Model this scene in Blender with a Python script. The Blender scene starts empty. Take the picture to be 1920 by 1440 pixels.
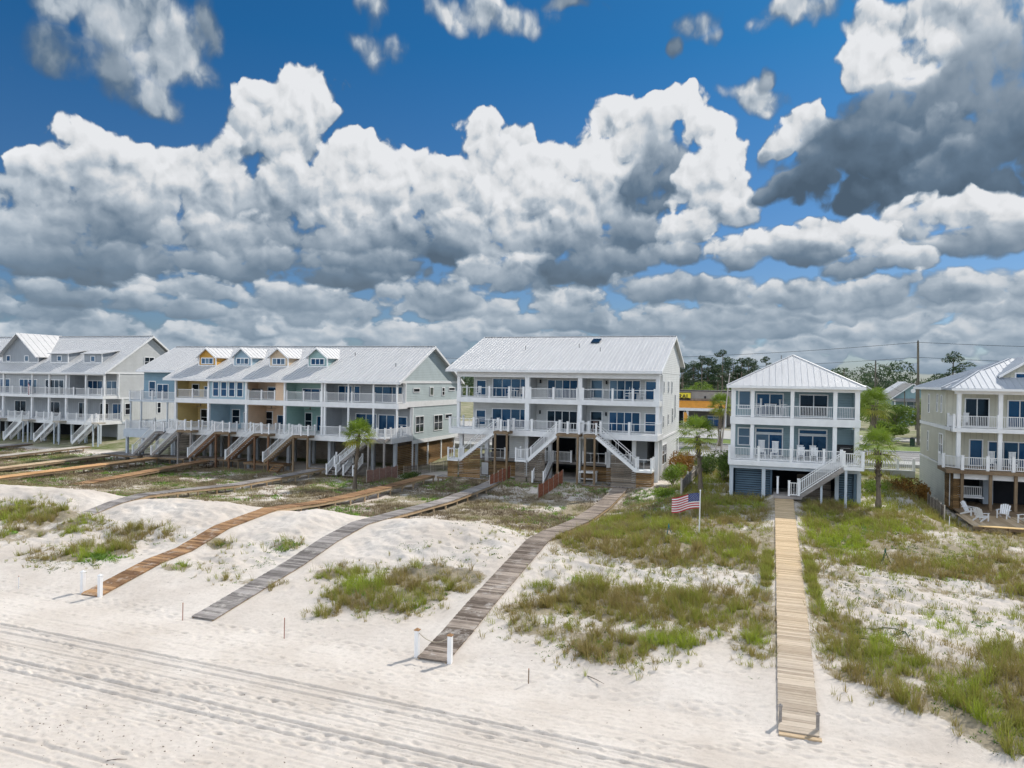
import bpy, bmesh, math, random
import numpy as np
from mathutils import Vector, Matrix
R = math.radians
SC = bpy.context.scene
COL = SC.collection
# ------------------------------------------------------------------ camera
cd = bpy.data.cameras.new("camera"); cam = bpy.data.objects.new("camera", cd); COL.objects.link(cam)
cd.sensor_width = 36.0; cd.lens = 36.0 * 1378.0 / 1920.0
cd.clip_start = 0.1; cd.clip_end = 8000.0
TH = R(19.4); PITCH = R(0.33); ROLL = 0.0150
fw = Vector((-math.sin(TH) * math.cos(PITCH), math.cos(TH) * math.cos(PITCH), -math.sin(PITCH)))
rt0 = Vector((math.cos(TH), math.sin(TH), 0)); up0 = rt0.cross(fw)
rt = rt0 * math.cos(ROLL) + up0 * math.sin(ROLL); up = up0 * math.cos(ROLL) - rt0 * math.sin(ROLL)
m = Matrix((rt, up, -fw)).transposed().to_4x4(); m.translation = Vector((0, 0, 11.3))
cam.matrix_world = m
SC.camera = cam
# ------------------------------------------------------------------ sun, exposure
SUN = Vector((0.386, 0.617, 0.686)).normalized()
sl = bpy.data.lights.new("sun", 'SUN'); sl.energy = 4.4; sl.angle = R(0.5); sl.color = (1.0, 0.94, 0.86)
so = bpy.data.objects.new("sun", sl); COL.objects.link(so); so.rotation_euler = SUN.to_track_quat('Z', 'Y').to_euler()
so.location = (60, 60, 120)
SC.view_settings.view_transform = 'Standard'; SC.view_settings.look = 'None'
SC.view_settings.gamma = 1.0; SC.view_settings.exposure = 0.0; SC.view_settings.use_curve_mapping = False
SC.cycles.use_denoising = True; SC.cycles.use_adaptive_sampling = True; SC.cycles.adaptive_threshold = 0.02; SC.cycles.adaptive_min_samples = 16
SC.cycles.max_bounces = 6; SC.cycles.transparent_max_bounces = 6
# ------------------------------------------------------------------ sky: Nishita with procedural cumulus
# (azimuth, elevation, half-widths in degrees, weight) of the cloud masses
CLOUDS= [(-54.2,0.3,2.2,0.3,0.46,4),(-46.1,0.3,2.8,0.5,0.43,4),(-42.8,0.7,4.4,0.5,0.55,4),(-33.1,0.8,4.2,0.5,0.56,4),(-25.2,0.7,4.5,0.5,0.41,4),(-19.5,0.6,5.1,0.5,0.44,4),(-9.8,0.8,4.9,0.5,0.46,4),(-3.9,1.4,3.4,0.6,0.38,4),(0.6,1.3,3.7,0.5,0.45,4),(10.8,1.3,2.6,0.5,0.43,4),(14.0,1.4,3.0,0.5,0.39,4),(-54.8,0.9,3.1,0.6,0.52,4),(-48.9,1.5,3.7,0.8,0.66,4),(-40.4,1.8,3.3,0.9,0.62,4),(-34.9,1.5,4.8,0.7,0.49,4),(-27.4,1.9,5.5,0.7,0.45,4),(-21.7,1.7,4.0,0.7,0.47,4),(-9.4,2.2,3.1,0.6,0.49,4),(-3.6,2.4,4.0,0.7,0.67,4),(0.9,1.9,3.6,0.9,0.56,4),(7.8,2.4,3.3,0.6,0.65,4),(15.6,2.3,2.5,0.6,0.5,4),(-54.3,2.3,2.1,1.0,0.61,4),(-45.8,2.1,3.8,1.1,0.65,4),(-41.4,2.7,4.6,1.2,0.69,4),(-35.3,2.5,4.4,1.2,0.61,4),(-26.4,3.1,5.4,1.3,0.51,4),(-17.1,3.0,3.2,1.2,0.52,4),(-9.5,3.5,3.4,1.1,0.62,4),(-3.3,3.4,2.8,1.2,0.49,4),(4.1,3.0,4.3,1.1,0.61,4),(10.3,3.0,3.0,1.1,0.66,4),(14.4,3.3,2.2,0.9,0.6,4),(-51.8,3.5,3.0,1.1,0.61,4),(-48.7,3.2,2.6,1.1,0.57,4),(-38.5,4.1,4.0,1.4,0.51,4),(-33.8,3.8,4.3,1.1,0.68,4),(-22.3,4.1,3.7,1.1,0.67,4),(-15.6,4.7,5.6,1.0,0.52,4),(-7.0,4.5,5.4,1.3,0.49,4),(0.0,4.4,4.6,1.1,0.51,4),(6.9,4.4,4.3,1.3,0.63,4),(14.8,4.2,3.9,1.0,0.69,4),(-53.1,4.1,3.4,0.9,0.48,4),(-43.2,4.8,3.0,0.8,0.48,4),(-33.5,5.0,4.0,1.2,0.53,4),(-24.2,5.7,5.7,1.0,0.59,4),(-15.1,6.1,3.2,1.4,0.63,4),(-2.6,5.4,3.3,1.1,0.56,4),(5.6,5.4,4.8,0.8,0.59,4),(14.1,5.2,3.8,0.9,0.65,4),(-47.6,22.9,5.5,2.8,0.51,2),(-44.2,21.6,2.7,2.9,0.61,2),(-51.0,20.1,3.0,1.9,0.39,1.5),(-47.4,19.4,2.6,1.8,0.32,1.5),(-44.9,18.5,1.4,1.3,0.49,2),(-42.0,23.3,1.2,2.3,0.34,1.5),(-30.2,23.9,2.2,1.4,0.67,1.5),(-29.9,25.9,1.7,1.6,0.63,1.5),(-5.6,25.9,2.0,1.4,0.65,1.5),(-4.4,25.0,1.0,1.0,0.63,1.5),(-21.1,26.6,4.5,1.4,0.69,1.8),(1.6,25.5,3.3,1.2,0.71,2),(-15.7,27.1,2.5,0.5,0.34,1.5),(-1.3,20.4,1.9,1.0,0.71,2),(-1.1,21.4,0.7,0.8,0.49,2),(-6.9,24.4,0.7,0.8,0.25,1.5),(-36.8,19.8,3.2,2.1,0.87,5),(-38.5,20.6,1.3,1.3,0.9,5),(-34.3,18.6,1.5,1.3,0.81,4),(-37.5,16.9,3.7,2.2,0.67,4),(-49.1,14.6,2.5,1.7,0.87,5),(-52.7,12.9,2.0,1.4,0.88,5),(-50.9,13.2,2.4,1.7,0.79,5),(-45.5,14.3,2.7,1.9,0.8,5),(-42.0,14.4,3.2,2.1,0.69,4),(-30.3,16.2,3.2,1.9,0.88,5),(-27.9,15.6,3.2,1.9,0.83,5),(-22.5,18.0,1.7,1.7,0.9,5),(-19.1,18.1,2.1,1.3,0.85,5),(-25.0,15.3,3.3,2.3,0.8,5),(-32.7,14.5,2.8,2.3,0.8,5),(-20.9,16.2,3.3,1.9,0.81,5),(-7.1,19.9,2.8,1.4,0.93,5),(-9.2,18.7,2.2,1.8,0.85,5),(-11.9,18.5,1.6,1.7,0.88,5),(-4.7,18.1,2.1,1.6,0.88,5),(-2.5,17.1,1.5,1.8,0.88,5),(-10.6,16.6,2.8,1.9,0.8,5),(-14.3,16.3,2.9,1.9,0.88,5),(-17.6,15.7,3.3,1.9,0.85,5),(-51.5,10.7,3.9,2.7,0.51,4),(-46.8,12.0,4.3,2.8,0.59,4),(-41.3,12.1,4.3,2.9,0.59,4),(-36.3,12.9,4.2,3.2,0.57,4),(-30.7,12.7,4.8,3.1,0.59,4),(-24.2,12.8,4.5,2.9,0.59,4),(-18.8,12.8,4.1,3.0,0.65,4),(-13.8,13.4,4.1,2.9,0.69,4),(-8.8,15.4,3.2,3.2,0.37,3),(-4.2,14.4,3.3,2.8,0.81,5),(-2.3,12.8,1.5,1.5,0.69,4),(-46.8,10.3,4.3,2.1,0.41,3),(-52.6,8.4,4.1,2.0,0.26,3),(-40.6,9.7,4.0,1.9,0.47,4),(-34.2,10.2,4.3,2.1,0.41,3),(-28.6,10.5,4.4,2.2,0.44,3),(-22.9,10.5,3.7,2.0,0.51,4),(-17.9,10.8,3.7,2.2,0.55,4),(-13.4,10.6,4.1,2.4,0.41,3),(-9.7,11.1,3.6,2.0,0.3,3),(-6.1,11.8,2.2,1.4,0.69,4),(-49.3,7.3,7.2,1.5,0.18,3),(-41.6,7.6,3.9,1.1,0.32,3),(-37.2,8.5,3.4,1.2,0.39,3),(-30.2,8.4,4.4,1.4,0.28,3),(-24.9,9.4,2.5,1.0,0.2,3),(-19.5,8.3,4.6,1.5,0.51,3),(-12.9,8.6,4.9,1.6,0.2,3),(-7.7,9.5,2.4,1.2,0.39,3),(-32.6,7.3,4.7,0.9,0.14,3),(-43.4,6.2,4.2,0.9,0.51,4),(9.1,23.3,4.2,2.2,0.71,3),(12.5,22.2,3.9,2.7,0.61,2),(5.1,21.6,1.7,1.3,0.85,4),(7.8,21.5,3.0,1.8,0.89,3),(9.8,19.9,2.5,1.1,0.91,3),(13.4,18.7,4.1,3.4,0.3,2),(1.7,18.8,1.2,1.5,0.88,5),(0.9,17.7,1.0,1.4,0.8,4),(2.8,17.2,1.8,1.8,0.49,3),(8.6,16.8,6.1,2.9,0.24,2.4),(4.9,15.9,4.5,2.4,0.18,2.5),(11.7,15.1,5.8,2.8,0.16,2.5),(1.8,14.0,2.9,1.2,0.16,3),(6.0,13.7,4.1,1.4,0.16,3),(9.2,14.0,3.8,2.1,0.17,3),(10.4,17.9,4.4,2.3,0.24,3),(13.5,17.4,4.1,3.5,0.26,2.5),(8.6,15.1,7.1,2.4,0.18,3),(12.9,13.6,4.7,2.0,0.18,3),(5.2,17.6,2.7,2.1,0.24,2.5),(14.6,16.9,2.6,3.8,0.22,2),(13.3,11.7,2.4,1.5,0.85,4),(11.2,11.6,2.2,1.5,0.81,4),(15.0,11.0,1.4,1.3,0.85,4),(9.3,10.9,2.2,1.6,0.51,3),(13.3,9.4,3.5,1.3,0.32,3),(10.0,9.1,2.2,0.8,0.28,3),(2.5,11.0,2.1,1.3,0.87,5),(0.0,10.4,2.2,1.1,0.83,4),(-2.2,9.8,2.7,1.1,0.69,4),(5.3,10.9,1.9,1.6,0.85,5),(7.0,9.7,2.0,1.6,0.81,5),(1.8,9.4,3.6,1.0,0.41,3),(6.1,8.3,3.4,0.9,0.44,3),(-3.0,9.0,2.3,0.7,0.39,3),(9.0,8.5,1.9,0.9,0.61,4),(-4.5,6.9,4.3,1.2,0.49,3),(1.2,6.6,3.6,1.1,0.57,3),(6.1,6.4,3.7,1.1,0.55,3),(11.3,6.4,3.4,1.1,0.51,3),(14.8,6.4,2.3,1.1,0.57,3),(-8.4,6.9,3.6,1.2,0.41,3),(-25.3,6.4,4.5,1.2,0.47,3),(-35.7,5.8,4.2,1.1,0.49,3),(-46.7,5.2,3.9,1.0,0.49,3),(-52.0,5.2,3.2,1.0,0.39,3)]

W = bpy.data.worlds.new("World"); SC.world = W; W.use_nodes = True
nt = W.node_tree; nt.nodes.clear()
class NT:
    def __init__(s, t): s.t = t
    def n(s, typ, **k):
        nd = s.t.nodes.new(typ)
        for a, b in k.items(): setattr(nd, a, b)
        return nd
    def put(s, sock, v):
        if isinstance(v, bpy.types.NodeSocket): s.t.links.new(v, sock)
        elif v is not None: sock.default_value = v
    def m(s, op, a, b=None, c=None, clamp=False):
        nd = s.n('ShaderNodeMath', operation=op, use_clamp=clamp)
        s.put(nd.inputs[0], a); s.put(nd.inputs[1], b); s.put(nd.inputs[2], c)
        return nd.outputs[0]
    def v(s, op, a, b=None, c=None):
        nd = s.n('ShaderNodeVectorMath', operation=op)
        s.put(nd.inputs[0], a); s.put(nd.inputs[1], b); s.put(nd.inputs[2], c)
        return nd.outputs['Value'] if op in ('LENGTH', 'DOT_PRODUCT') else nd.outputs[0]
    def ramp(s, f, a, b, c=0.0, d=1.0, sm=False):
        nd = s.n('ShaderNodeMapRange', interpolation_type='SMOOTHSTEP' if sm else 'LINEAR')
        for i, x in enumerate((f, a, b, c, d)): s.put(nd.inputs[i], x)
        return nd.outputs[0]
    def noise(s, vec, scale, det=4, rough=.5, col=False, lac=2.0, dist=0.0, dim='3D'):
        nd = s.n('ShaderNodeTexNoise', noise_dimensions=dim); s.put(nd.inputs['Vector'], vec)
        nd.inputs['Scale'].default_value = scale; nd.inputs['Detail'].default_value = det
        nd.inputs['Roughness'].default_value = rough; nd.inputs['Lacunarity'].default_value = lac
        nd.inputs['Distortion'].default_value = dist
        return nd.outputs['Color' if col else 'Fac']
    def mix(s, f, a, b, blend='MIX'):
        nd = s.n('ShaderNodeMix', data_type='RGBA', blend_type=blend)
        s.put(nd.inputs[0], f); s.put(nd.inputs[6], a); s.put(nd.inputs[7], b)
        return nd.outputs[2]
    def xyz(s, x, y, z):
        nd = s.n('ShaderNodeCombineXYZ')
        for i, q in enumerate((x, y, z)): s.put(nd.inputs[i], q)
        return nd.outputs[0]
N = NT(nt)
tc = N.n('ShaderNodeTexCoord'); se = N.n('ShaderNodeSeparateXYZ'); N.put(se.inputs[0], tc.outputs['Generated'])
SEAM = R(-50)
xr = N.m('ADD', N.m('MULTIPLY', se.outputs[0], math.cos(SEAM)), N.m('MULTIPLY', se.outputs[1], -math.sin(SEAM)))
yr = N.m('ADD', N.m('MULTIPLY', se.outputs[0], math.sin(SEAM)), N.m('MULTIPLY', se.outputs[1], math.cos(SEAM)))
az = N.m('ADD', N.m('MULTIPLY', N.m('ARCTAN2', xr, yr), 57.29578), -50.0)
el = N.m('MULTIPLY', N.m('ARCSINE', se.outputs[2]), 57.29578)
P = N.xyz(az, el, 0.0)
ks = N.ramp(el, 1, 17, .30, 1.0)          # puffs get smaller towards the horizon
# heightfield of billows, evaluated here and a little towards the sun to model their relief
g = bpy.data.node_groups.new("billows", 'ShaderNodeTree')
g.interface.new_socket("P", in_out='INPUT', socket_type='NodeSocketVector'); g.interface.new_socket("H", in_out='OUTPUT', socket_type='NodeSocketFloat')
G = NT(g); gi = G.n('NodeGroupInput'); go = G.n('NodeGroupOutput'); q0 = gi.outputs[0]
wq = G.v('ADD', q0, G.v('MULTIPLY', G.v('SUBTRACT', G.noise(q0, .55, 3, .55, col=True, dim='2D'), (.5, .5, .5)), (1.3, 1.0, 0)))
def dome(vec, sc, det):
    vo = G.n('ShaderNodeTexVoronoi', feature='SMOOTH_F1', voronoi_dimensions='2D'); G.put(vo.inputs['Vector'], vec); vo.inputs['Scale'].default_value = sc
    vo.inputs['Detail'].default_value = det; vo.inputs['Roughness'].default_value = .48; vo.inputs['Smoothness'].default_value = .25; vo.inputs['Lacunarity'].default_value = 2.2; return vo.outputs['Distance']
H1 = G.m('SUBTRACT', .55, dome(wq, .34, 1.5)); H2 = G.noise(wq, .7, 6, .47, dim='2D')
G.put(go.inputs[0], G.m('ADD', G.m('MULTIPLY', H1, .75), G.m('MULTIPLY', H2, .9)))
def billow(vec):
    nd = N.n('ShaderNodeGroup'); nd.node_tree = g; N.put(nd.inputs[0], vec); return nd.outputs[0]
# flattened and finer towards the horizon
sp = N.n('ShaderNodeSeparateXYZ'); N.put(sp.inputs[0], P)
Q = N.xyz(N.m('MULTIPLY', az, 1.0), N.m('MULTIPLY', N.m('LOGARITHM', N.m('ADD', N.m('MAXIMUM', el, -2.0), 15.0), 2.71828), 27.0), 0.0)
B0 = billow(Q); B1 = billow(N.v('ADD', Q, (.30, .62, 0)))
relief = N.m('SUBTRACT', B0, B1)
wn = N.noise(P, .16, 3, .5, col=True, dim='2D'); PW = N.v('ADD', P, N.v('MULTIPLY', N.v('SUBTRACT', wn, (.5, .5, .5)), N.xyz(N.m('MULTIPLY', ks, 5.0), N.m('MULTIPLY', ks, 4.0), 0.0)))
nz = N.m('MULTIPLY_ADD', B0, 1.25, .60)  # added to 1 - r^2
PW = N.v('ADD', PW, N.xyz(N.m('MULTIPLY', nz, 1e-6), 0.0, 0.0))   # keeps the evaluation order sequential
KS = {}; elw = N.n('ShaderNodeSeparateXYZ'); N.put(elw.inputs[0], PW); elw = elw.outputs[1]
acc = None; alp = None
for i_, (a, e, ra, re, c, k) in enumerate(CLOUDS):
    if i_ and i_ % 8 == 0: PW = N.v('ADD', PW, N.xyz(N.m('MULTIPLY', acc, 1e-7), 0.0, 0.0))
    k = k * .58
    if k not in KS: KS[k] = N.m('MULTIPLY', nz, float(k))
    d = N.v('MULTIPLY_ADD', PW, (1 / ra, 1 / re, 0), (-a / ra, -e / re, 0))
    mk = N.m('MULTIPLY_ADD', N.v('DOT_PRODUCT', d, d), -float(k) * .80, KS[k], clamp=True)
    gr_ = (.26 if k > 1.5 else .12) / re; s_ = N.m('MULTIPLY_ADD', elw, gr_, c - gr_ * e)
    acc = N.m('MULTIPLY', mk, s_) if acc is None else N.m('MULTIPLY_ADD', mk, N.m('SUBTRACT', s_, acc), acc)
    alp = mk if alp is None else N.m('MAXIMUM', alp, mk)
# rest of the sky, unseen: cloud cover raised to add fill light
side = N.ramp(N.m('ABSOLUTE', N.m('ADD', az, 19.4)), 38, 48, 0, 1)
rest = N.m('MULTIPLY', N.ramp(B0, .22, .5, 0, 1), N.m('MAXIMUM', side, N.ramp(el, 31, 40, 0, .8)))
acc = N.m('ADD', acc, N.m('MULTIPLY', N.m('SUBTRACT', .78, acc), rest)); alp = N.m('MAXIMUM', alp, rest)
alpha = N.ramp(alp, .02, .98, 0, 1, True)
lit = N.m('MULTIPLY_ADD', relief, N.ramp(acc, .32, .75, .16, .62), acc)
lit = N.m('ADD', lit, N.m('MULTIPLY', N.m('SUBTRACT', N.noise(P, .17, 4, .5, dim='2D'), .5), .50))
cr = N.n('ShaderNodeValToRGB'); N.put(cr.inputs[0], lit)
E_ = cr.color_ramp.elements
E_[0].position = 0.0; E_[0].color = (.075, .115, .165, 1)
E_[1].position = 1.0; E_[1].color = (.80, .815, .84, 1)
for p_, c_ in ((.22, (.125, .185, .26, 1)), (.42, (.27, .335, .41, 1)), (.62, (.46, .52, .585, 1)), (.80, (.69, .71, .735, 1))):
    e_ = E_.new(p_); e_.color = c_
# distance haze on the lowest clouds
hz = N.ramp(el, 0, 11, .50, 0)
ccol = N.mix(hz, cr.outputs[0], (.34, .43, .52, 1))
# unseen clouds opposite the sun, boosted as added fill light for the shaded facades
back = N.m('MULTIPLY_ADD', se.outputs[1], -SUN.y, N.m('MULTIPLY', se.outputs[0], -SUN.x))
fill_boost = N.ramp(back, -.1, .55, 1.0, 4.2, True)
sky = N.n('ShaderNodeTexSky', sky_type='NISHITA', sun_disc=False)
sky.sun_elevation = math.asin(SUN.z); sky.sun_rotation = math.atan2(SUN.x, SUN.y); sky.air_density = 1.0; sky.dust_density = .6; sky.ozone_density = 2.2
bg1 = N.n('ShaderNodeBackground'); bg1.inputs[1].default_value = .10
N.put(bg1.inputs[0], N.mix(1.0, sky.outputs[0], N.mix(N.ramp(el, 2, 24), (.44, .55, .76, 1), (.11, .49, .77, 1)), 'MULTIPLY'))
bg2 = N.n('ShaderNodeBackground'); N.put(bg2.inputs[1], fill_boost); N.put(bg2.inputs[0], ccol)
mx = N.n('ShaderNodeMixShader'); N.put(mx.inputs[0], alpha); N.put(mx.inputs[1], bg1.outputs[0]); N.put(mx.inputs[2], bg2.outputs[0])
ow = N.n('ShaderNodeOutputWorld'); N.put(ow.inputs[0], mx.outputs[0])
W.cycles.sampling_method = 'MANUAL'; W.cycles.sample_map_resolution = 512

# ------------------------------------------------------------------ materials
MATS = {}
def newmat(name):
    m_ = bpy.data.materials.new(name); m_.use_nodes = True
    T = NT(m_.node_tree); b = m_.node_tree.nodes['Principled BSDF']; MATS[name] = m_
    return m_, T, b
def objc(T): return T.n('ShaderNodeTexCoord').outputs['Object']
def posn(T): return T.n('ShaderNodeNewGeometry').outputs['Position']
def bump(T, b, h, dist=.02, st=.6):
    nd = T.n('ShaderNodeBump'); nd.inputs['Strength'].default_value = st; nd.inputs['Distance'].default_value = dist
    T.put(nd.inputs['Height'], h); T.put(b.inputs['Normal'], nd.outputs[0])
def c4(c, k=1.0): return (c[0] * k, c[1] * k, c[2] * k, 1)
def plain(name, c, rough=.6, metal=0.0, var=.12, scale=1.5, spec=.4):
    if name in MATS: return MATS[name]
    m_, T, b = newmat(name)
    n = T.noise(posn(T), scale, 5, .6)
    T.put(b.inputs['Base Color'], T.mix(T.ramp(n, .3, .7), c4(c, 1 - var), c4(c, 1 + var * .6)))
    b.inputs['Roughness'].default_value = rough; b.inputs['Metallic'].default_value = metal
    b.inputs['Specular IOR Level'].default_value = spec
    return m_
def siding(name, c, step=.19, vert=False):
    """lap siding (horizontal) or board and batten (vertical)"""
    if name in MATS: return MATS[name]
    m_, T, b = newmat(name); p = posn(T); s = T.n('ShaderNodeSeparateXYZ'); T.put(s.inputs[0], p)
    if vert:
        t = T.m('FRACT', T.m('DIVIDE', T.m('ADD', s.outputs[0], s.outputs[1]), .42))
        h = T.ramp(t, .0, .14, 1, 0); edge = T.m('MULTIPLY', T.m('GREATER_THAN', t, .05), T.m('LESS_THAN', t, .13))
    else:
        t = T.m('FRACT', T.m('DIVIDE', s.outputs[2], step)); h = T.m('SUBTRACT', 1.0, t); edge = T.m('LESS_THAN', t, .10)
    n = T.noise(p, .9, 5, .6); st_ = T.noise(T.v('MULTIPLY', p, (6, 6, .5)), 1.0, 3, .6)
    col = T.mix(T.ramp(n, .3, .7), c4(c, .90), c4(c, 1.05))
    col = T.mix(T.m('MULTIPLY', T.ramp(st_, .55, .8), .18), col, c4((c[0] * .7, c[1] * .7, c[2] * .66)))
    T.put(b.inputs['Base Color'], T.mix(T.m('MULTIPLY', edge, .33), col, c4(c, .35)))  # shadow line along each lap and batten painted into the base colour
    b.inputs['Roughness'].default_value = .7; bump(T, b, h, .02, .7)
    return m_
def wood(name, c1, c2, rough=.8, grain=(1.2, 9, 9), sandy=False):
    if name in MATS: return MATS[name]
    m_, T, b = newmat(name); p = posn(T)
    rnd = T.n('ShaderNodeNewGeometry').outputs['Random Per Island']
    g1 = T.noise(T.v('MULTIPLY', p, grain), 2.2, 4, .65); n = T.noise(p, .35, 4, .6)
    f = T.m('ADD', T.m('MULTIPLY', rnd, .62), T.m('ADD', T.m('MULTIPLY', T.m('SUBTRACT', g1, .5), .9), T.m('MULTIPLY', T.m('SUBTRACT', n, .5), 1.3)))
    bc = T.mix(T.ramp(f, 0, .75), c4(c1), c4(c2))
    if sandy:   # blown sand lying on the boards of the seaward half
        sy = T.n('ShaderNodeSeparateXYZ'); T.put(sy.inputs[0], p)
        bc = T.mix(T.m('MULTIPLY', T.ramp(T.noise(p, 1.5, 6, .68), .54, .70, 0, .75), T.ramp(sy.outputs[1], 46, 32)), bc, (.58, .54, .49, 1))
    T.put(b.inputs['Base Color'], bc)
    b.inputs['Roughness'].default_value = rough; b.inputs['Specular IOR Level'].default_value = .25; bump(T, b, g1, .01, .5)
    return m_
white = plain('white_paint', (.82, .82, .82), .5, var=.06)
trimw = plain('white_trim', (.79, .79, .79), .55, var=.08)
greytrim = plain('grey_trim', (.50, .55, .60), .55, var=.08)
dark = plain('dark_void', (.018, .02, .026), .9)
conc = plain('concrete', (.42, .42, .40), .85, var=.2)
def roofm(name, c):
    m_, T, b = newmat(name); p = posn(T)
    n = T.noise(T.v('MULTIPLY', p, (2.5, .4, .4)), 1.0, 5, .65)
    T.put(b.inputs['Base Color'], T.mix(T.ramp(n, .3, .7), c4(c, .90), c4(c, 1.04)))
    b.inputs['Roughness'].default_value = .46; b.inputs['Metallic'].default_value = .25; b.inputs['Specular IOR Level'].default_value = .4
    return m_
roofw = roofm('standing_seam_metal', (.62, .617, .612)); roofb = roofm('blue_grey_metal', (.40, .43, .47)); roofb.node_tree.nodes['Principled BSDF'].inputs['Roughness'].default_value = .62; roofb.node_tree.nodes['Principled BSDF'].inputs['Metallic'].default_value = .0
def glassm(name, c, tint=1.0):
    m_, T, b = newmat(name); p = posn(T)
    rnd = T.n('ShaderNodeObjectInfo').outputs['Random']
    n = T.noise(p, .8, 3, .5)
    T.put(b.inputs['Base Color'], T.mix(T.m('GREATER_THAN', rnd, .84), T.mix(T.m('MULTIPLY_ADD', rnd, .7, T.m('MULTIPLY', n, .4)), c4((c[0] * 2, c[1] * .6, c[2] * .4)), c4(c, 1.15)), (c[0] + .10, c[1] + .11, c[2] + .08, 1)))
    b.inputs['Roughness'].default_value = .06; b.inputs['Specular IOR Level'].default_value = .55 * tint
    b.inputs['Specular Tint'].default_value = (.45, .75, 1, 1)
    nn = T.noise(p, 1.4, 2, .5); bump(T, b, nn, .02, .12)
    return m_
glass = glassm('window_glass', (.004, .045, .13)); glassd = glassm('dark_glass', (.006, .014, .022), .6)
wgrey = wood('weathered_boards', (.14, .125, .115), (.42, .385, .36), sandy=True)
wdark = wood('dark_weathered_boards', (.105, .08, .062), (.42, .35, .29), sandy=True)
wbrown = wood('brown_stained_boards', (.15, .08, .04), (.50, .30, .15), sandy=True)
worange = wood('orange_boards', (.44, .24, .10), (.74, .46, .23))
wtan = wood('new_pine_boards', (.40, .285, .17), (.66, .51, .34))
wpale = wood('pale_boards', (.36, .32, .27), (.58, .53, .46))
wred = wood('red_brown_boards', (.10, .055, .03), (.27, .15, .085))
wlat = wood('stained_slats', (.13, .075, .03), (.36, .22, .10), grain=(3, 3, 12))
wlatg = wood('weathered_slats', (.12, .10, .08), (.32, .27, .22), grain=(3, 3, 12))
wpost = wood('pine_posts', (.15, .10, .06), (.32, .235, .15), grain=(9, 9, 1))
# ------------------------------------------------------------------ mesh helpers
class MB:
    def __init__(s): s.v = []; s.f = []; s.mi = []; s.cm = 0
    def add(s, vs, fs):
        o = len(s.v); s.v += [tuple(p) for p in vs]
        for f in fs: s.f.append([o + i for i in f]); s.mi.append(s.cm)
        return s
    def box(s, x0, x1, y0, y1, z0, z1):
        return s.add([(x, y, z) for z in (z0, z1) for y in (y0, y1) for x in (x0, x1)],
                     [(0, 2, 3, 1), (4, 5, 7, 6), (0, 1, 5, 4), (2, 6, 7, 3), (0, 4, 6, 2), (1, 3, 7, 5)])
    def prism(s, poly, off):
        n = len(poly); q = [tuple(a + b for a, b in zip(p, off)) for p in poly]
        return s.add(list(poly) + q, [tuple(range(n))[::-1], tuple(range(n, 2 * n))] + [(i, (i + 1) % n, n + (i + 1) % n, n + i) for i in range(n)])
    def beam(s, a, b, w, h, upv=(0, 0, 1)):
        a = Vector(a); b = Vector(b); d = (b - a).normalized(); r = d.cross(Vector(upv))
        if r.length < 1e-4: r = Vector((1, 0, 0))
        r.normalize(); u = r.cross(d); vs = []
        for p in (a, b):
            for i, j in ((-1, -1), (1, -1), (1, 1), (-1, 1)): vs.append(p + r * (w / 2 * i) + u * (h / 2 * j))
        return s.add(vs, [(3, 2, 1, 0), (4, 5, 6, 7), (0, 1, 5, 4), (1, 2, 6, 5), (2, 3, 7, 6), (3, 0, 4, 7)])
    def tube(s, pts, rad, n=8, cap=True):
        o = len(s.v); N_ = len(pts); pts = [Vector(p) for p in pts]
        for i, p in enumerate(pts):
            d = (pts[min(i + 1, N_ - 1)] - pts[max(i - 1, 0)]).normalized()
            a = d.orthogonal().normalized() if abs(d.z) < .95 else Vector((1, 0, 0)) - d * d.x
            a.normalize(); b = d.cross(a); r_ = rad[i] if hasattr(rad, '__len__') else rad
            for k in range(n):
                t = 2 * math.pi * k / n; s.v.append(tuple(p + a * (r_ * math.cos(t)) + b * (r_ * math.sin(t))))
        for i in range(N_ - 1):
            for k in range(n):
                s.f.append([o + i * n + k, o + i * n + (k + 1) % n, o + (i + 1) * n + (k + 1) % n, o + (i + 1) * n + k]); s.mi.append(s.cm)
        if cap:
            s.f.append([o + k for k in range(n)][::-1]); s.mi.append(s.cm)
            s.f.append([o + (N_ - 1) * n + k for k in range(n)]); s.mi.append(s.cm)
        return s
    def build(s, name, mat, parent=None, org=(0, 0, 0), smooth=False, loc=None):
        me = bpy.data.meshes.new(name); ox, oy, oz = org
        me.from_pydata([(x - ox, y - oy, z - oz) for x, y, z in s.v], [], s.f); me.update()
        for m_ in (mat if isinstance(mat, (list, tuple)) else [mat]): me.materials.append(m_)
        if isinstance(mat, (list, tuple)): me.polygons.foreach_set('material_index', s.mi)
        if smooth: me.polygons.foreach_set('use_smooth', [True] * len(me.polygons))
        o = bpy.data.objects.new(name, me); COL.objects.link(o)
        if parent is not None: o.parent = parent
        else: o.location = org
        if loc is not None: o.location = loc
        return o
def tag(o, label=None, cat=None, group=None, kind=None):
    if label: o['label'] = label
    if cat: o['category'] = cat
    if group: o['group'] = group
    if kind: o['kind'] = kind
    return o
def empty(name, loc, label, cat, group=None, rz=0):
    o = bpy.data.objects.new(name, None); COL.objects.link(o); o.location = loc; o.rotation_euler = (0, 0, rz); o.empty_display_size = .3
    return tag(o, label, cat, group)
def dup(o, loc=None, rz=None, label=None, scale=None, parent=None):
    c = o.copy(); COL.objects.link(c)
    if parent is not None: c.parent = parent
    if loc is not None: c.location = loc
    if rz is not None: c.rotation_euler = (0, 0, rz)
    if scale is not None: c.scale = (scale,) * 3
    if label: c['label'] = label
    for ch in list(o.children): dup(ch, parent=c)
    return c
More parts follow.
